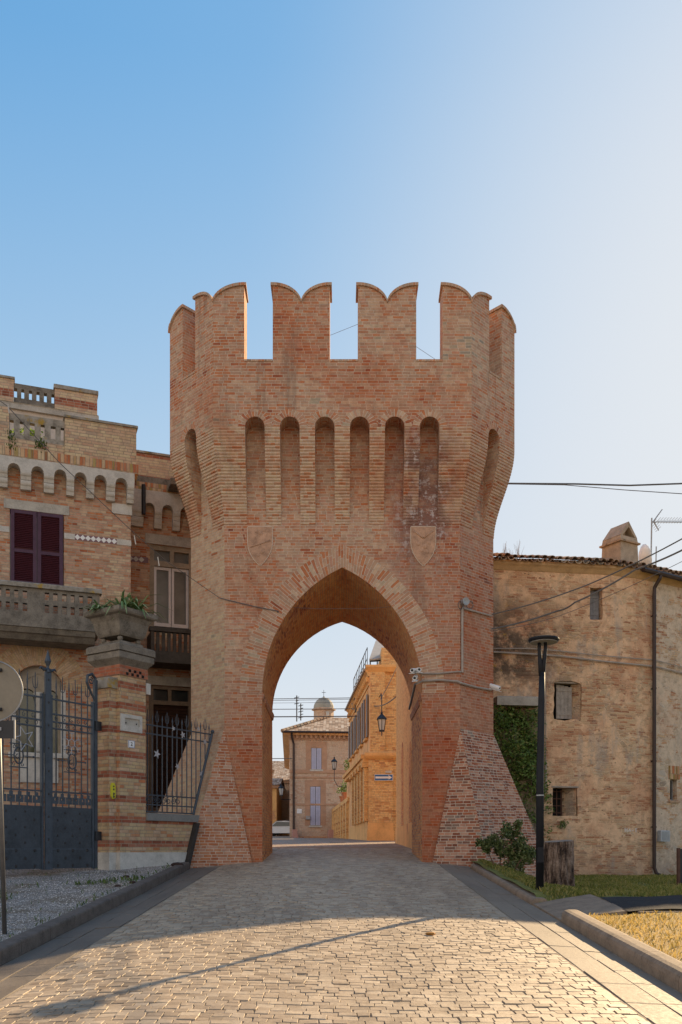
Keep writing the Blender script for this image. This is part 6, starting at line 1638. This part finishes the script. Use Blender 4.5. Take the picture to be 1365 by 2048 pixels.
# corner house facing the gate at the end of the street
YF = 70.0
def ff(px, py): return at(px, py, YF)
FFH = Frame((ff(580, 1600).x, YF), (1, .09)); 
fh = thing("corner_house", (ff(640, 0).x, YF, 2.6), "pale brick corner house with lilac shutters at the end of the street", "house")
LF = 9.5
def fs(px): return FFH.s(px)
def fzz(py, px=640): return FFH.z(px, py)
ze = fzz(1470)
w_a = (fs(623), fs(643.5), fzz(1539), fzz(1496)); w_b = (fs(621), fs(641.5), fzz(1651), fzz(1573))
mb = MB(); mb.panel(FFH, [(0, 1.8), (LF, 1.8), (LF, ze), (0, ze)], [loopr(w_a), loopr(w_b)], 0, -.4); mb.build("wall", M_FAR, fh)
mb = MB(); mb.face([FFH.p(0, 0, 1.8), FFH.p(0, 0, ze), FFH.p(1.0, -30, ze), FFH.p(1.0, -30, 1.8)]); mb.build("side_wall", M_FAR, fh)
M_FBAND = plain("brick_red_band", (.43, .26, .17), .9, .2, 2, bump=.2)
for y, hh, dd in ((1543, .26, .07), (1555, .14, .05), (1478, .22, .06), (1609, .14, .05)):
    MB().box(FFH, -.02, LF, dd, -.1, fzz(y) - hh / 2, fzz(y) + hh / 2).build("string_course", M_FBAND, fh)
n = 26
for k in range(n): s = LF * (k + .3) / n; MB().box(FFH, s, s + .18, .22, -.05, ze - .30, ze - .05).build("dentil", M_FBAND, fh)
mb = MB(); mb.loft([[FFH.p(s, d, z) for d, z in ((-.1, ze - .049), (.30, ze - .049), (.48, ze + .12), (-.1, ze + .12))] for s in (-.4, LF)]); mb.build("cornice", M_OCHP, fh)
mb = MB(); mb.tube([FFH.p(-.6, .58, ze + .15), FFH.p(LF, .58, ze + .15)], .09, 6); mb.tube([FFH.p(.12, .55, ze + .1), FFH.p(.16, .3, ze - .25), FFH.p(.3, .12, ze - .7), FFH.p(.3, .12, 2.4)], .085, 6); mb.build("gutter_and_downpipe", M_DPIPE, fh)
# hipped roof of barrel tiles
mb = MB(); R0, R1 = FFH.p(-.6, .6, ze + .16), FFH.p(LF, .6, ze + .16); K0 = FFH.p(3.4, -4.5, ze + 2.05); K1 = FFH.p(LF, -4.5, ze + 2.05); B0 = FFH.p(.4, -30, ze + .16)
b = NB("far_roof_tiles"); uvv = b.uv(); uu_, vv_, _ = b.sep(uvv); n1 = b.white(b.math('FLOOR', b.math('MULTIPLY', uu_, 4.2)), b.math('FLOOR', b.math('MULTIPLY', vv_, 2.6)))
wv = b.math('ABSOLUTE', b.math('SUBTRACT', b.math('FRACT', b.math('MULTIPLY', uu_, 4.2)), .5))
c = b.ramp(n1, [(0, (.20, .13, .09)), (.4, (.36, .24, .17)), (.75, (.46, .34, .25)), (1, (.52, .44, .36))]); c = b.mix(b.maprange(wv, .42, .5), c, (.10, .07, .05)); b.color(c); b.rough(.95); b.bump(wv, -1.0, .12); M_FROOF = b.m
mb.face([R0, R1, K1, K0]); mb.face([R0, K0, B0]); rf = mb.build("roof", M_FROOF, fh, recalc=False)
mb = MB(); 
for k in range(14): a_ = R0.lerp(K0, k / 14) + Vector((0, 0, .05)); c_ = R0.lerp(K0, (k + .92) / 14) + Vector((0, 0, .07)); mb.tube([a_, c_], [.17, .14], 6)
mb.build("hip_tiles", M_TILE, rf)
mb = MB(); mb.loft([[Vector(q) + Vector((0, 0, o)) for q in (R0, FFH.p(-.1, -.2, ze - .05), FFH.p(.95, -30, ze - .05), B0)] for o in (0, .1)]); mb.build("side_eave", M_OCHP, fh)
for r, pan in ((w_a, 1), (w_b, 2)):
    wd = MB().box(FFH, r[0], r[1], -.12, -.16, r[2], r[3]).build("window", M_GLASS, fh)
    wl_ = (r[1] - r[0]) / 2
    for k in range(2):
        a_, c_ = r[0] + wl_ * k + .02, r[0] + wl_ * (k + 1) - .02; o = MB().box(FFH, a_, c_, .02, -.06, r[2] + .02, r[3] - .02).build("shutter", M_LSH, wd)
        mb = MB(); hh = (r[3] - r[2] - .1) / pan
        for j in range(pan):
            z0_ = r[2] + .08 + hh * j; mb.box(FFH, a_ + .08, (a_ + c_) / 2 - .03, .03, .021, z0_, z0_ + hh - .1); mb.box(FFH, (a_ + c_) / 2 + .03, c_ - .08, .03, .021, z0_, z0_ + hh - .1)
        mb.build("slats", M_LSHD, o)
    MB().box(FFH, r[0] - .12, r[1] + .12, .1, -.1, r[2] - .14, r[2] - .002).build("sill", M_PALE, wd)
    mb = MB(); mb.panel(FFH, [(r[0] - .42, r[2]), (r[0] - .02, r[2]), (r[0] - .02, r[3] + .02), (r[1] + .02, r[3] + .02), (r[1] + .02, r[2]), (r[1] + .42, r[2]), (r[1] + .42, r[3] + .5), (r[0] - .42, r[3] + .5)], [], .02, -.05); mb.build("brick_surround", M_FBAND, wd)
MB().box(FFH, fs(594), fs(604), .04, .001, fzz(1627), fzz(1618)).build("street_plaque", M_WHITE, label="white street name plaque low on the far corner house", category="plaque")
MB().box(FFH, fs(612), fs(620), .25, .001, fzz(1639), fzz(1632)).build("mailbox", M_GREY, label="grey box beside the tall lilac shutter of the corner house", category="mailbox")
for x0, x1, x2, lab in ((584, 598, 597, "left pink stone slope below the corner house wall"), (653, 672, 656, "right pink stone slope below the corner house wall")):
    mb = MB(); s0, s1, sT = fs(x0), fs(x1), fs(x2)
    mb.panel(FFH, [(s0, 1.9), (s1, 1.9), (s1 if x0 > 600 else s1 - .2, fzz(1660)), (sT if x0 > 600 else s0, fzz(1660))], [], 1.6, .1)
    mb.build("stone_slope", plain("pink_stone_%d" % x0, (.46, .25, .20), .9, .1, 2, bump=.2), label=lab, category="ramp", group="stone slopes at the corner house")
mb = MB()
for k in range(3): mb.box(FFH, fs(598) + .05, fs(655) - .05, 1.4 - .4 * k, .05, 1.9, 2.3 + .2 * k)
mb.build("brick_steps", M_VAULT, label="worn red brick steps in front of the corner house", category="steps")
# aerials on the corner house roof
for px, y0, y1, lab, n in ((594, 1391, 1443, "taller thin roof aerial left on the corner house", 3), (602, 1407, 1441, "shorter branched roof aerial right on the corner house", 5)):
    t = thing("roof_aerial", at(px, y1, 72), lab, "antenna", "aerials on the corner house roof")
    MB().tube([at(px, y1, 72), at(px, y0, 72)], .05, 5).build("mast", M_BLACK, t); mb = MB()
    for k in range(n): y = y0 + 4 + k * 6; mb.bar(at(px - 5 + k % 2 * 3, y + 1, 72), at(px + 5, y - 1, 72), .05)
    mb.build("crossbar", M_BLACK, t)
# church dome
YD = 120.0
dm = thing("church_dome", at(648, 1432, YD), "round church dome with a cross above the far roofs", "dome")
c0 = at(648, 1440, YD); U = YD / FOC; M_DOME = plain("dome_lead", (.36, .33, .27), .85, .25, .6, bump=.2)
MB().lathe(c0, [(20 * U, -40 * U), (20 * U, 18 * U), (24 * U, 19 * U), (24 * U, 22 * U), (21 * U, 23 * U)], 8).build("drum", M_FAR, dm)
MB().lathe(c0 + Vector((0, 0, 23 * U)), [(20.5 * U * math.cos(a_), 22 * U * math.sin(a_)) for a_ in (0, .25, .5, .75, 1.0, 1.25, 1.45)] + [(2 * U, 23 * U), (.6 * U, 25 * U)], 16).build("cupola", M_DOME, dm)
mb = MB(); mb.bar(c0 + Vector((0, 0, 46 * U)), c0 + Vector((0, 0, 60 * U)), .8 * U); mb.bar(c0 + Vector((-4 * U, 0, 55 * U)), c0 + Vector((4 * U, 0, 55 * U)), .8 * U); mb.build("cross", M_BLACK, dm)
mb = MB(); mb.box(W0, c0.x + 5 * U, c0.x + 11 * U, -(c0.y - 20.6 * U), -(c0.y - 19 * U), c0.z + 6 * U, c0.z + 14 * U); mb.build("window", M_PALE, dm)
# lower houses seen left of the corner house
h_ = thing("low_house", at(566, 1600, 100), "low pink brick house with a tiled roof at the far left of the street", "house")
def far_house(t, x0, x1, ytop, Y, mat, roofz, depth=8, M=None):
    a_, c_ = at(x0, ytop, Y), at(x1, ytop, Y); F = Frame(a_[:2], (1, 0)); L = c_.x - a_.x
    MB().box(F, 0, L, 0, -depth, 2.0, a_.z).build("wall", mat, t)
    mb = MB(); mb.face([F.p(-.4, .5, a_.z), F.p(L + .4, .5, a_.z), F.p(L + .4, -depth / 2, a_.z + roofz), F.p(-.4, -depth / 2, a_.z + roofz)]); mb.face([F.p(-.4, -depth - .5, a_.z), F.p(L + .4, -depth - .5, a_.z), F.p(L + .4, -depth / 2, a_.z + roofz), F.p(-.4, -depth / 2, a_.z + roofz)])
    mb.build("roof", M_FROOF, t, recalc=False)
    mb = MB(); mb.box(F, -.3, L + .3, .3, -.05, a_.z - .3, a_.z - .01); mb.build("eave", M_FBAND, t)
    return F
F_ = far_house(h_, 552, 600, 1561, 100, M_FAR, 1.6)
MB().box(F_, 0, 2.6, .02, -.1, 2.0, 4.2).build("render_panel", M_OCHP, h_)
h_ = thing("pale_house", at(540, 1600, 92), "sunlit ochre house edge beside the left jamb of the arch", "house")
F_ = far_house(h_, 500, 553.5, 1570, 92, M_OCHRE, 1.0); MB().box(F_, 2.45, 2.62, .03, -.05, 2.6, 4.4).build("door", M_WOOD, h_)
h_ = thing("hill_house", at(565, 1560, 140), "grey roofed house rising behind the low pink house", "house")
far_house(h_, 520, 640, 1540, 140, M_FAR, 1.8)
# parked cars
def car(pos, ang, paint, lab, sc=1.0):
    t = thing("parked_car", pos, lab, "car", "cars parked far along the street"); c0 = Vector(pos); ca, sa_ = math.cos(ang), math.sin(ang)
    F = Frame((c0.x, c0.y), (ca, sa_)); z = c0.z
    prof = [(-2.0, .28), (-2.05, .6), (-1.95, .85), (-1.55, .92), (-1.0, 1.40), (-.4, 1.50), (.5, 1.46), (1.15, .98), (1.85, .82), (2.02, .6), (2.0, .28)]
    rings = []
    for d, k in ((.80, .97), (.84, 1.0), (-.84, 1.0), (-.80, .97)): rings.append([F.p(s * k, d, z + h * (1 if h < 1 else k)) for s, h in prof])
    MB().loft(rings).build("body", paint, t)
    mb = MB(); mb.panel(F, [(-1.3, .97), (.9, .97), (.45, 1.38), (-.9, 1.34)] and [(-1.35, z + .96), (.95, z + .96), (.45, z + 1.38), (-.92, z + 1.34)], [], .85, .83); mb.panel(F, [(-1.35, z + .96), (.95, z + .96), (.45, z + 1.38), (-.92, z + 1.34)], [], -.83, -.85); mb.build("side_window", M_GLASS, t)
    for s in (-1.25, 1.25):
        for d in (.76, -.76):
            mb = MB(); cc_ = F.p(s, d, z + .31); nn = Vector((F.n[0], F.n[1], 0)); uu2 = Vector((F.u[0], F.u[1], 0))
            mb.loft([[cc_ + nn * o + (uu2 * math.cos(q * .5236) + Vector((0, 0, math.sin(q * .5236)))) * r_ for q in range(12)] for o, r_ in ((-.1, .31), (.1, .31), (.1, .18))]); mb.build("wheel", M_BLACK, t)
    for d in (.6, -.6): MB().sphere(F.p(1.96, d, z + .68), .1, 8).build("headlight", M_WHITE, t)
    return t
Yc = 88; zcar = zc(Yc)
car((at(568, 0, Yc).x, Yc, zcar), 2.9, plain("white_car_paint", (.62, .63, .66), .25, .05, 2, bump=0, spec=.5), "white car parked at the far left end of the street")
car((at(551, 0, 93).x - 1.2, 93, zc(93)), 0.2, plain("red_car_paint", (.30, .015, .02), .3, .05, 2, bump=0, spec=.5), "dark red car behind the white car, beside the left jamb")
car((3.7, 46.0, zc(46)), 1.6, plain("dark_red_paint", (.22, .02, .03), .3, .05, 2, bump=0, spec=.5), "dark car in the gap between the corner pilaster and the ochre building")
# overhead wires beyond the arch
for k, (y0, y1, Y, r_) in enumerate(((1398, 1395, 50, .02), (1402.5, 1397.5, 50, .014), (1406, 1403.5, 52, .01), (1416, 1417, 50, .02), (1431, 1432, 48, .03), (1513, 1517, 60, .03))):
    lab = ["topmost thin wire crossing the sky inside the arch", "thin wire just under the topmost wire inside the arch", "faintest wire above the dome inside the arch", "single wire level with the dome inside the arch", "thickest wire just above the corner house roof", "low wire entering the corner house wall from the left"][k]
    x1 = 750 if k < 5 else 585
    cable("overhead_wire", [at(100, y0, Y), at(x1, y1, Y if k < 5 else 69.8)], r_, lab, M_CABLE, "wire", .06, "overhead wires beyond the arch")
cable("wire", [at(805, 1310, 36), at(760, 1400, 41.5)], .02, "pale slanting cable from the terrace awning down the row house end", M_CONDUIT, "wire", .1)
cable("wire", [at(812, 1330, 35), at(796, 1390, 37), at(748, 1412, 42.1)], .025, "sagging dark cable loop at the top of the ochre building", M_CABLE, "wire", .15)
# ------------------------------------------------------------------ street furniture and small things
# modern street lamp with forked top and disc head
YL = 14.95
lb = at(1080, 1785, YL); lamp = thing("street_lamp", lb, "black modern street lamp with a flat disc head on a forked post", "street lamp")
def lz(y): return CAMZ + (HOR - y) * YL / FOC
M_LAMP = plain("dark_lamp_paint", (.012, .013, .017), .6, .3, 4, metal=.0, bump=.03, spec=.25)
M_LAMPU = plain("lamp_underside", (.30, .29, .27), .6, .1, 6, bump=0)
top_ = at(1088, 1283, YL)
mb = MB(); mb.tube([lb, (lb.x + .005, lb.y, lz(1560)), (lb.x + .03, lb.y, lz(1400)), (lb.x + .04, lb.y, lz(1345))], [.067, .064, .056, .05], 12); mb.build("post", M_LAMP, lamp, smooth=True)
for x0, x1, lab in ((1083, 1079, 0), (1085, 1091.5, 1)):
    MB().tube([at(x0, 1352, YL), at(x0 + (x1 - x0) * .6, 1322, YL), at(x1, 1298, YL), at(x1, 1283, YL)], [.043, .036, .03, .028], 8).build("fork_arm", M_LAMP, lamp, smooth=True)
hc = at(1088, 1284, YL)
MB().lathe(hc, [(.05, -.005), (.235, 0.0), (.255, .03), (.25, .055), (.18, .075), (.03, .08)], 32).build("disc_head", M_LAMP, lamp)
MB().lathe(hc + Vector((0, 0, -.012)), [(.225, 0), (.225, .008), (.02, .008)], 32).build("lens", M_LAMPU, lamp)
MB().lathe(lb + Vector((0, 0, -.03)), [(.14, 0), (.14, .045), (.075, .06)], 16).build("base_flange", M_GREY, lamp)
MB().lathe((lb.x + .004, lb.y, lz(1592)), [(.067, 0), (.067, .02)], 12).build("collar", M_GREY, lamp)
MB().box(Frame((lb.x, lb.y - .05), (1, 0)), -.05, .05, .02, .0, lb.z + .5, lb.z + .75).build("hatch", M_LAMP, lamp)
# tree stump
YS = 16.6; sb_ = at(1117, 1776, YS); stump = thing("tree_stump", sb_, "thick sawn tree stump with furrowed dark bark beside the lamp post", "tree stump")
b = NB("furrowed_bark"); p = b.pos(); n1 = b.noise(b.scale(p, (1, 1, .22)), 9, 5, .7); n2 = b.noise(p, 30, 4, .7)
b.color(b.ramp(b.math('ADD', b.math('MULTIPLY', n1, .75), b.math('MULTIPLY', n2, .25)), [(.38, (.012, .008, .006)), (.46, (.07, .045, .033)), (.54, (.20, .14, .105)), (.66, (.36, .28, .23))])); b.bump(n1, 1.0, .05); b.rough(.95); M_BARK = b.m
rings = []; N = 72
ph = [random.uniform(0, 6.28) for _ in range(6)]
for k in range(13):
    t = k / 12; z = sb_.z - .08 + (lz(1682) * YS / YL - 0 if False else (CAMZ + (HOR - 1683) * YS / FOC) - sb_.z + .08) * t; row_ = []
    for j in range(N):
        a_ = 6.2832 * j / N; r_ = .275 * (1 + .10 * (1 - t) ** 3 + .02 * math.sin(3 * a_ + ph[0]))
        fur = abs(math.sin(a_ * 7 + 1.2 * math.sin(t * 4 + ph[1]) + .6 * math.sin(a_ * 3))) ; r_ *= 1 - .17 * (1 - fur) ** 2 + .014 * math.sin(a_ * 17 + t * 9) + .012 * math.sin(a_ * 29 + t * 23)
        row_.append((sb_.x + r_ * math.cos(a_), sb_.y + r_ * math.sin(a_), z + (.02 * math.sin(a_ + 1) if k == 12 else 0)))
    rings.append(row_)
mb = MB(); mb.loft(rings); mb.build("bark", M_BARK, stump)
MB().loft([[(x * .93 + sb_.x * .07, y * .93 + sb_.y * .07, z + .004) for x, y, z in rings[-1]], [(x * .9 + sb_.x * .1, y * .9 + sb_.y * .1, z + .012) for x, y, z in rings[-1]]]).build("cut_face", plain("sawn_wood", (.24, .20, .165), .9, .25, 12, bump=.3), stump)
# shrubs by the scarp
M_SHRUB = leafmat("shrub_leaf", [(0.1, (.04, .06, .018)), (0.4, (.085, .115, .035)), (0.7, (.17, .20, .075)), (0.9, (.28, .28, .13)), (1, (.24, .13, .06))], 3, .22, .4)
def shrub(px, py, Y, stems, clumps, lab):
    c0 = at(px, py, Y); t = thing("shrub", c0, lab, "shrub", "young shrubs beside the tower base"); mb = MB()
    for pts in stems: mb.tube([c0 + Vector((dx * Y / FOC, dy, h * Y / FOC)) for dx, dy, h in pts], [.02, .015, .011, .006][:len(pts)], 6)
    mb.build("stem", M_BARKS, t)
    mb = MB()
    for x, y, r_, n in clumps:
        q = at(x, y, Y)
        for k in range(7): leaves(mb, q + Vector((random.gauss(0, r_ * .5), random.gauss(0, r_ * .5), random.gauss(0, r_ * .5))), n // 5, r_ * .62, .046, (1, 1, 1), .2)
    mb.build("foliage", M_SHRUB, t, recalc=False)
M_BARKS = plain("shrub_bark", (.15, .09, .06), .9, .25, 8, bump=.2)
shrub(1020, 1757, 19.6, [[(0, 0, -6), (-2, 0, 25), (-3, .05, 60), (-4, 0, 100)], [(0, 0, 0), (14, -.1, 28), (28, -.1, 48), (42, 0, 70)], [(0, 0, 0), (3, .1, 40), (6, .1, 80)]],
      [(1018, 1668, .22, 300), (1010, 1690, .17, 180), (1032, 1655, .16, 150), (1022, 1715, .22, 300), (1045, 1690, .20, 240), (1052, 1715, .22, 300), (1035, 1735, .17, 160), (1060, 1700, .16, 140)], "taller bushy shrub with forked red stems next to the lamp post")
shrub(1000, 1751, 19.9, [[(0, 0, -6), (-12, 0, 22), (-22, 0, 45), (-30, 0, 62)], [(-1, 0, 0), (2, .05, 30), (3, 0, 62)]],
      [(965, 1688, .13, 150), (978, 1692, .13, 150), (992, 1690, .14, 170), (1001, 1702, .12, 130), (972, 1700, .10, 80)], "smaller sparse shrub close to the corner of the tower base")
# information board at the right edge
bd = thing("information_board", at(1364, 1770, 18.2), "dark framed information board on the lawn at the right edge", "information board")
FBd = Frame(at(1355, 1770, 18.2)[:2], (1, .15)); zb_ = .88
MB().box(FBd, 0, .05, .03, -.03, zb_, zb_ + .82).build("leg", M_RUST, bd); MB().box(FBd, .75, .80, .03, -.03, zb_, zb_ + .82).build("leg", M_RUST, bd)
MB().box(FBd, .051, .749, .012, -.012, zb_ + .10, zb_ + .80).build("panel", M_BLACK, bd)
text_mesh("C", FBd, .17, zb_ + .60, .013, .17, .003).build("lettering", plain("board_lettering", (.55, .50, .38), .6, .1, 4, bump=0), bd)
# round sign seen from the back
YG = 10.6
sp = thing("round_sign", at(10, 1858, YG), "back of a round traffic sign with a small plate on a grey post", "traffic sign")
def sgz(y): return CAMZ + (HOR - y) * YG / FOC
p0_, p1_ = at(10, 1858, YG), at(-6, 1330, YG)
MB().tube([p0_ + Vector((0, 0, -.1)), p1_], .027, 10).build("post", plain("galvanised_post", (.13, .125, .12), .45, .2, 5, metal=.5, bump=0, spec=.5), sp, smooth=True)
cS = at(-16, 1382, YG - .06); M_SBACK = plain("sign_back", (.20, .175, .135), .5, .15, 2.5, metal=.2, bump=.03, spec=.4)
def disc(c, r, y0, y1, n=48): return [[Vector((c.x + r * math.cos(6.2832 * k / n), c.y + y, c.z + r * math.sin(6.2832 * k / n))) for k in range(n)] for y in (y0, y1)]
MB().loft(disc(cS, .355, .02, .028)).build("disc", M_SBACK, sp)
mb = MB(); rg = [Vector((cS.x + .358 * math.cos(6.2832 * k / 48), cS.y + .012, cS.z + .358 * math.sin(6.2832 * k / 48))) for k in range(49)]; mb.tube(rg, .008, 6); mb.build("rim", M_GREY, sp)
mb = MB()
for y in (1342, 1420): mb.box(Frame((cS.x, cS.y), (1, 0)), -.1, .115, .0, -.018, sgz(y) - .02, sgz(y) + .02); mb.sphere(Vector((cS.x + .10, cS.y - .005, sgz(y))), .02, 6)
mb.build("clamp", M_BLACK, sp)
FPl = Frame((at(-10, 1460, YG).x, YG - .05), (1, 0)); x1_ = at(34, 1460, YG).x - FPl.o[0]
mb = MB(); mb.box(FPl, -.3, x1_, .0, -.008, sgz(1478), sgz(1442)); mb.build("plate", M_BLACK, sp)
MB().box(FPl, x1_ - .012, x1_ + .002, .012, -.012, sgz(1479), sgz(1441)).build("plate_edge", M_GREY, sp)
MB().box(FPl, -.05, .10, .016, .001, sgz(1462), sgz(1456)).build("plate_clamp", M_GREY, sp)
# wires fixed to the tower
def tw_(px, py, d=.04): return FF.p(FF.s(px, d), d, FF.z(px, py, d))
FCR = Frame(PER[1], (PER[2][0] - PER[1][0], PER[2][1] - PER[1][1])); FCL = Frame(PER[7], (PER[0][0] - PER[7][0], PER[0][1] - PER[7][1]))
def cr_(px, py, d=.04): return FCR.p(FCR.s(px, d), d, FCR.z(px, py, d))
def cl_(px, py, d=.04): return FCL.p(FCL.s(px, d), d, FCL.z(px, py, d))
cable("cable", [at(-30, 780, 17), at(15, 812, 17.3), at(120, 926, 18.6), at(260, 1058, 20.4), at(330, 1120, 21.3), cl_(440, 1196)], .008, "long thin cable slanting down in front of the villa to the tower", M_CABLE)
mb = MB()
for x, y, Y in ((16, 822, 17.3), (269, 1085, 20.5), (316, 1128, 21.2)): mb.bar(at(x, y - 14, Y), at(x + 3, y + 4, Y), .02)
mb.build("hanging_clips", M_PALE, label="pale clips dangling from the slanting cable before the villa", category="cable clips", kind='stuff')
cable("cable", [cl_(440, 1196, .03), tw_(452, 1199, .03), tw_(510, 1213, .03), tw_(556, 1222, .03)], .010, "dark cable stapled to the tower left of the arch", M_CABLE)
cable("cable", [tw_(556, 1222, .03), tw_(562, 1245, -.3)], .022, "short cable dropping round the arch edge into the vault", M_CABLE)
cable("cable", [at(556, 1212, 22.1), at(690, 1217, 22.2), at(790, 1212, 22.1)], .005, "very thin wire stretched across the pointed arch", M_CABLE, sag=.03)
cable("cable", [at(1008, 967, 22.9), at(1150, 968, 23), at(1260, 971, 23.2), at(1400, 966, 23.4), at(2600, 930, 25)], .022, "thick twisted cable from the tower side to the right edge", M_CABLE)
cable("cable", [at(1008, 968, 22.9), at(1130, 970, 22.6), at(1250, 980, 22), at(1400, 990, 21), at(2600, 1010, 17)], .010, "thin cable hanging just below the thick twisted cable", M_CABLE)
e_ = cr_(984, 1229)
cable("cable", [e_, at(1175, 1170, 22.2), at(1400, 1058, 20.5), at(2400, 560, 17)], .017, "upper dark cable rising from the tower across the old house", M_CABLE, sag=.05)
cable("cable", [cr_(984, 1258), at(1115, 1222, 22.6), at(1150, 1205, 22.2), at(1270, 1140, 21.5), at(1400, 1082, 20.5), at(2400, 600, 17)], .022, "thicker dark cable rising from the tower below the upper one", M_CABLE, sag=.04)
cable("cable", [cr_(984, 1262), at(1130, 1228, 22.4), at(1400, 1105, 20.6), at(2400, 640, 17)], .007, "thinnest lowest cable rising from the tower to the right edge", M_CABLE, sag=.05)
cable("cable", [at(655, 673, 24.6), at(725, 645, 23.2)], .005, "thin wire behind the middle battlements", M_CABLE)
cable("cable", [at(828, 690, 23), at(885, 728, 24)], .005, "thin wire behind the right battlements", M_CABLE)
# conduit, floodlight, cameras on the tower
cable("conduit", [tw_(838, 1347), tw_(880, 1347), tw_(917, 1343, .05), cr_(922, 1344, .04)], .02, "upper thin grey conduit running from the arch to the tower corner", M_CONDUIT, "conduit")
cable("conduit", [tw_(832, 1368), tw_(846, 1362), tw_(880, 1360), tw_(916, 1363, .05), cr_(922, 1366, .05), cr_(950, 1374), cr_(983, 1380)], .026, "thick lower grey conduit round the right corner of the tower", M_CONDUIT, "conduit")
cable("conduit", [cr_(925, 1345, .04), cr_(925, 1218, .04)], .032, "vertical grey conduit below the floodlight", M_CONDUIT, "conduit")
cable("conduit", [cr_(925, 1216, .05), cr_(955, 1224), cr_(983, 1232)], .022, "grey conduit from the floodlight to the tower edge", M_CONDUIT, "conduit")
fl = thing("floodlight", cr_(928, 1205, .1), "small round floodlight with looped cable on the tower corner", "floodlight")
q = cr_(931, 1203, .16); dr = Vector((.35, -.9, -.1)).normalized(); ea = dr.cross(Vector((0, 0, 1))).normalized(); eb = ea.cross(dr)
MB().loft([[q + dr * o + (ea * math.cos(k * .5236) + eb * math.sin(k * .5236)) * r_ for k in range(12)] for o, r_ in ((-.14, .03), (-.1, .075), (.02, .09), (.05, .095), (.05, .08), (.04, .02))]).build("head", M_GREY, fl)
MB().tube([q - dr * .1, cr_(927, 1214, .02)], .018, 6).build("bracket", M_GREY, fl)
mb = MB()
for cx, sx in ((922, -1), (940, 1)): mb.tube([cr_(cx + 7 * math.cos(k * .6) * (1 if cx > 930 else .8), 1210 + 8 * math.sin(k * .6), .05) for k in range(11)], .010, 5)
mb.build("cable_loop", M_CABLE, fl)
def cctv(pos, dirv, lab):
    t = thing("security_camera", pos, lab, "security camera", "security cameras on the tower"); p_ = Vector(pos); d_ = Vector(dirv).normalized(); ea = d_.cross(Vector((0, 0, 1))).normalized(); eb = ea.cross(d_)
    MB().loft([[p_ + d_ * o + (ea * math.cos(k * .5236) + eb * math.sin(k * .5236)) * r_ for k in range(12)] for o, r_ in ((-.16, .045), (-.15, .055), (.13, .055), (.14, .05), (.13, .04), (.11, .01))]).build("body", M_WHITE, t, smooth=False)
    MB().lathe(p_ + d_ * .112, [(.005, -.03), (.03, -.02), (.036, 0), (.03, .02), (.005, .03)], 8).build("lens", M_BLACK, t)
    MB().loft([[p_ + d_ * o + ea * a_ + eb * b_ for a_, b_ in ((-.065, -.062), (.065, -.062), (.065, -.075), (-.065, -.075))] for o in (-.14, .18)]).build("sunshade", M_WHITE, t)
    MB().tube([p_ - d_ * .12, p_ - d_ * .22 + Vector((0, .05, -.02))], .02, 6).build("bracket", M_GREY, t)
cctv(at(829, 1341, 21.85), (-.5, -.85, -.15), "left of the two upper security cameras at the arch edge")
cctv(at(836, 1340, 21.8), (.2, -.9, -.1), "right of the two upper security cameras at the arch edge")
cctv(at(831, 1355, 21.85), (-.2, -.9, -.3), "lower security camera under the pair at the arch edge")
cctv(cr_(991, 1374, .12), (.75, -.5, -.35), "white security camera pointing right from the tower corner above the creeper")
cable("cable", [at(831, 1368, 22.1), at(826, 1390, 22.5), at(819, 1418, 23.2)], .03, "bundle of cables running down inside the right jamb", M_CABLE)
# odds and ends on the gravel
for x, y, r_, lab in ((355, 1735, .10, "dark flat stone on the gravel beside the dark end board"), (253, 1752, .045, "small dark cone on the gravel, nearest the wall"), (266, 1762, .045, "small dark cone on the gravel, farthest right"), (236, 1766, .04, "small reddish cone on the gravel, farthest left")):
    Y = 20.3 if y < 1745 else CAMZ * 0 + 17.6 - (y - 1752) * .12; q = at(x, y, Y); q.z = zgravel(q.x, Y) + r_ * .45
    MB().sphere(q, r_, 10, (1.5, 1, .6)).build("pine_cone" if r_ < .09 else "flat_stone", plain("dark_cone_%d" % x, (.05, .03, .025), .9, .3, 20, bump=.4), label=lab, category="pine cone" if r_ < .09 else "stone", group="pine cones on the gravel" if r_ < .09 else None)
MB().bevbox(W0, -5.75, -4.55, -11.3, -10.75, zgravel(-5, 11) - .03, zgravel(-5, 11) + .02, .01).build("paving_slab", M_PALE, label="pale stone slab half buried in gravel beside the sign post", category="slab")
MB().sphere((1.05, 10.55, zroad(1.05, 10.55) + .02), .05, 8, (1.3, 1, .4)).build("fallen_leaf", plain("orange_leaf", (.35, .15, .03), .8, .2, 20, bump=0), label="single orange leaf lying on the sunlit setts", category="leaf")
# pale unseen ground added behind the viewer to bounce warm light at the gate
pz = MB(); sheet(pz, [-45, -20, -8, -3.6], rng(-60, -6.2, 6), lambda x, y: -.12); sheet(pz, [3.3, 10, 25, 45], rng(-60, 0.9, 6), lambda x, y: -.12); sheet(pz, [-3.6, 0, 3.3], rng(-60, -30.1, 6), lambda x, y: -.12)
pz.build("bounce_ground", plain("pale_bounce_paving", (.42, .34, .25), .9, .15, 2, bump=.2), recalc=False, kind='structure')
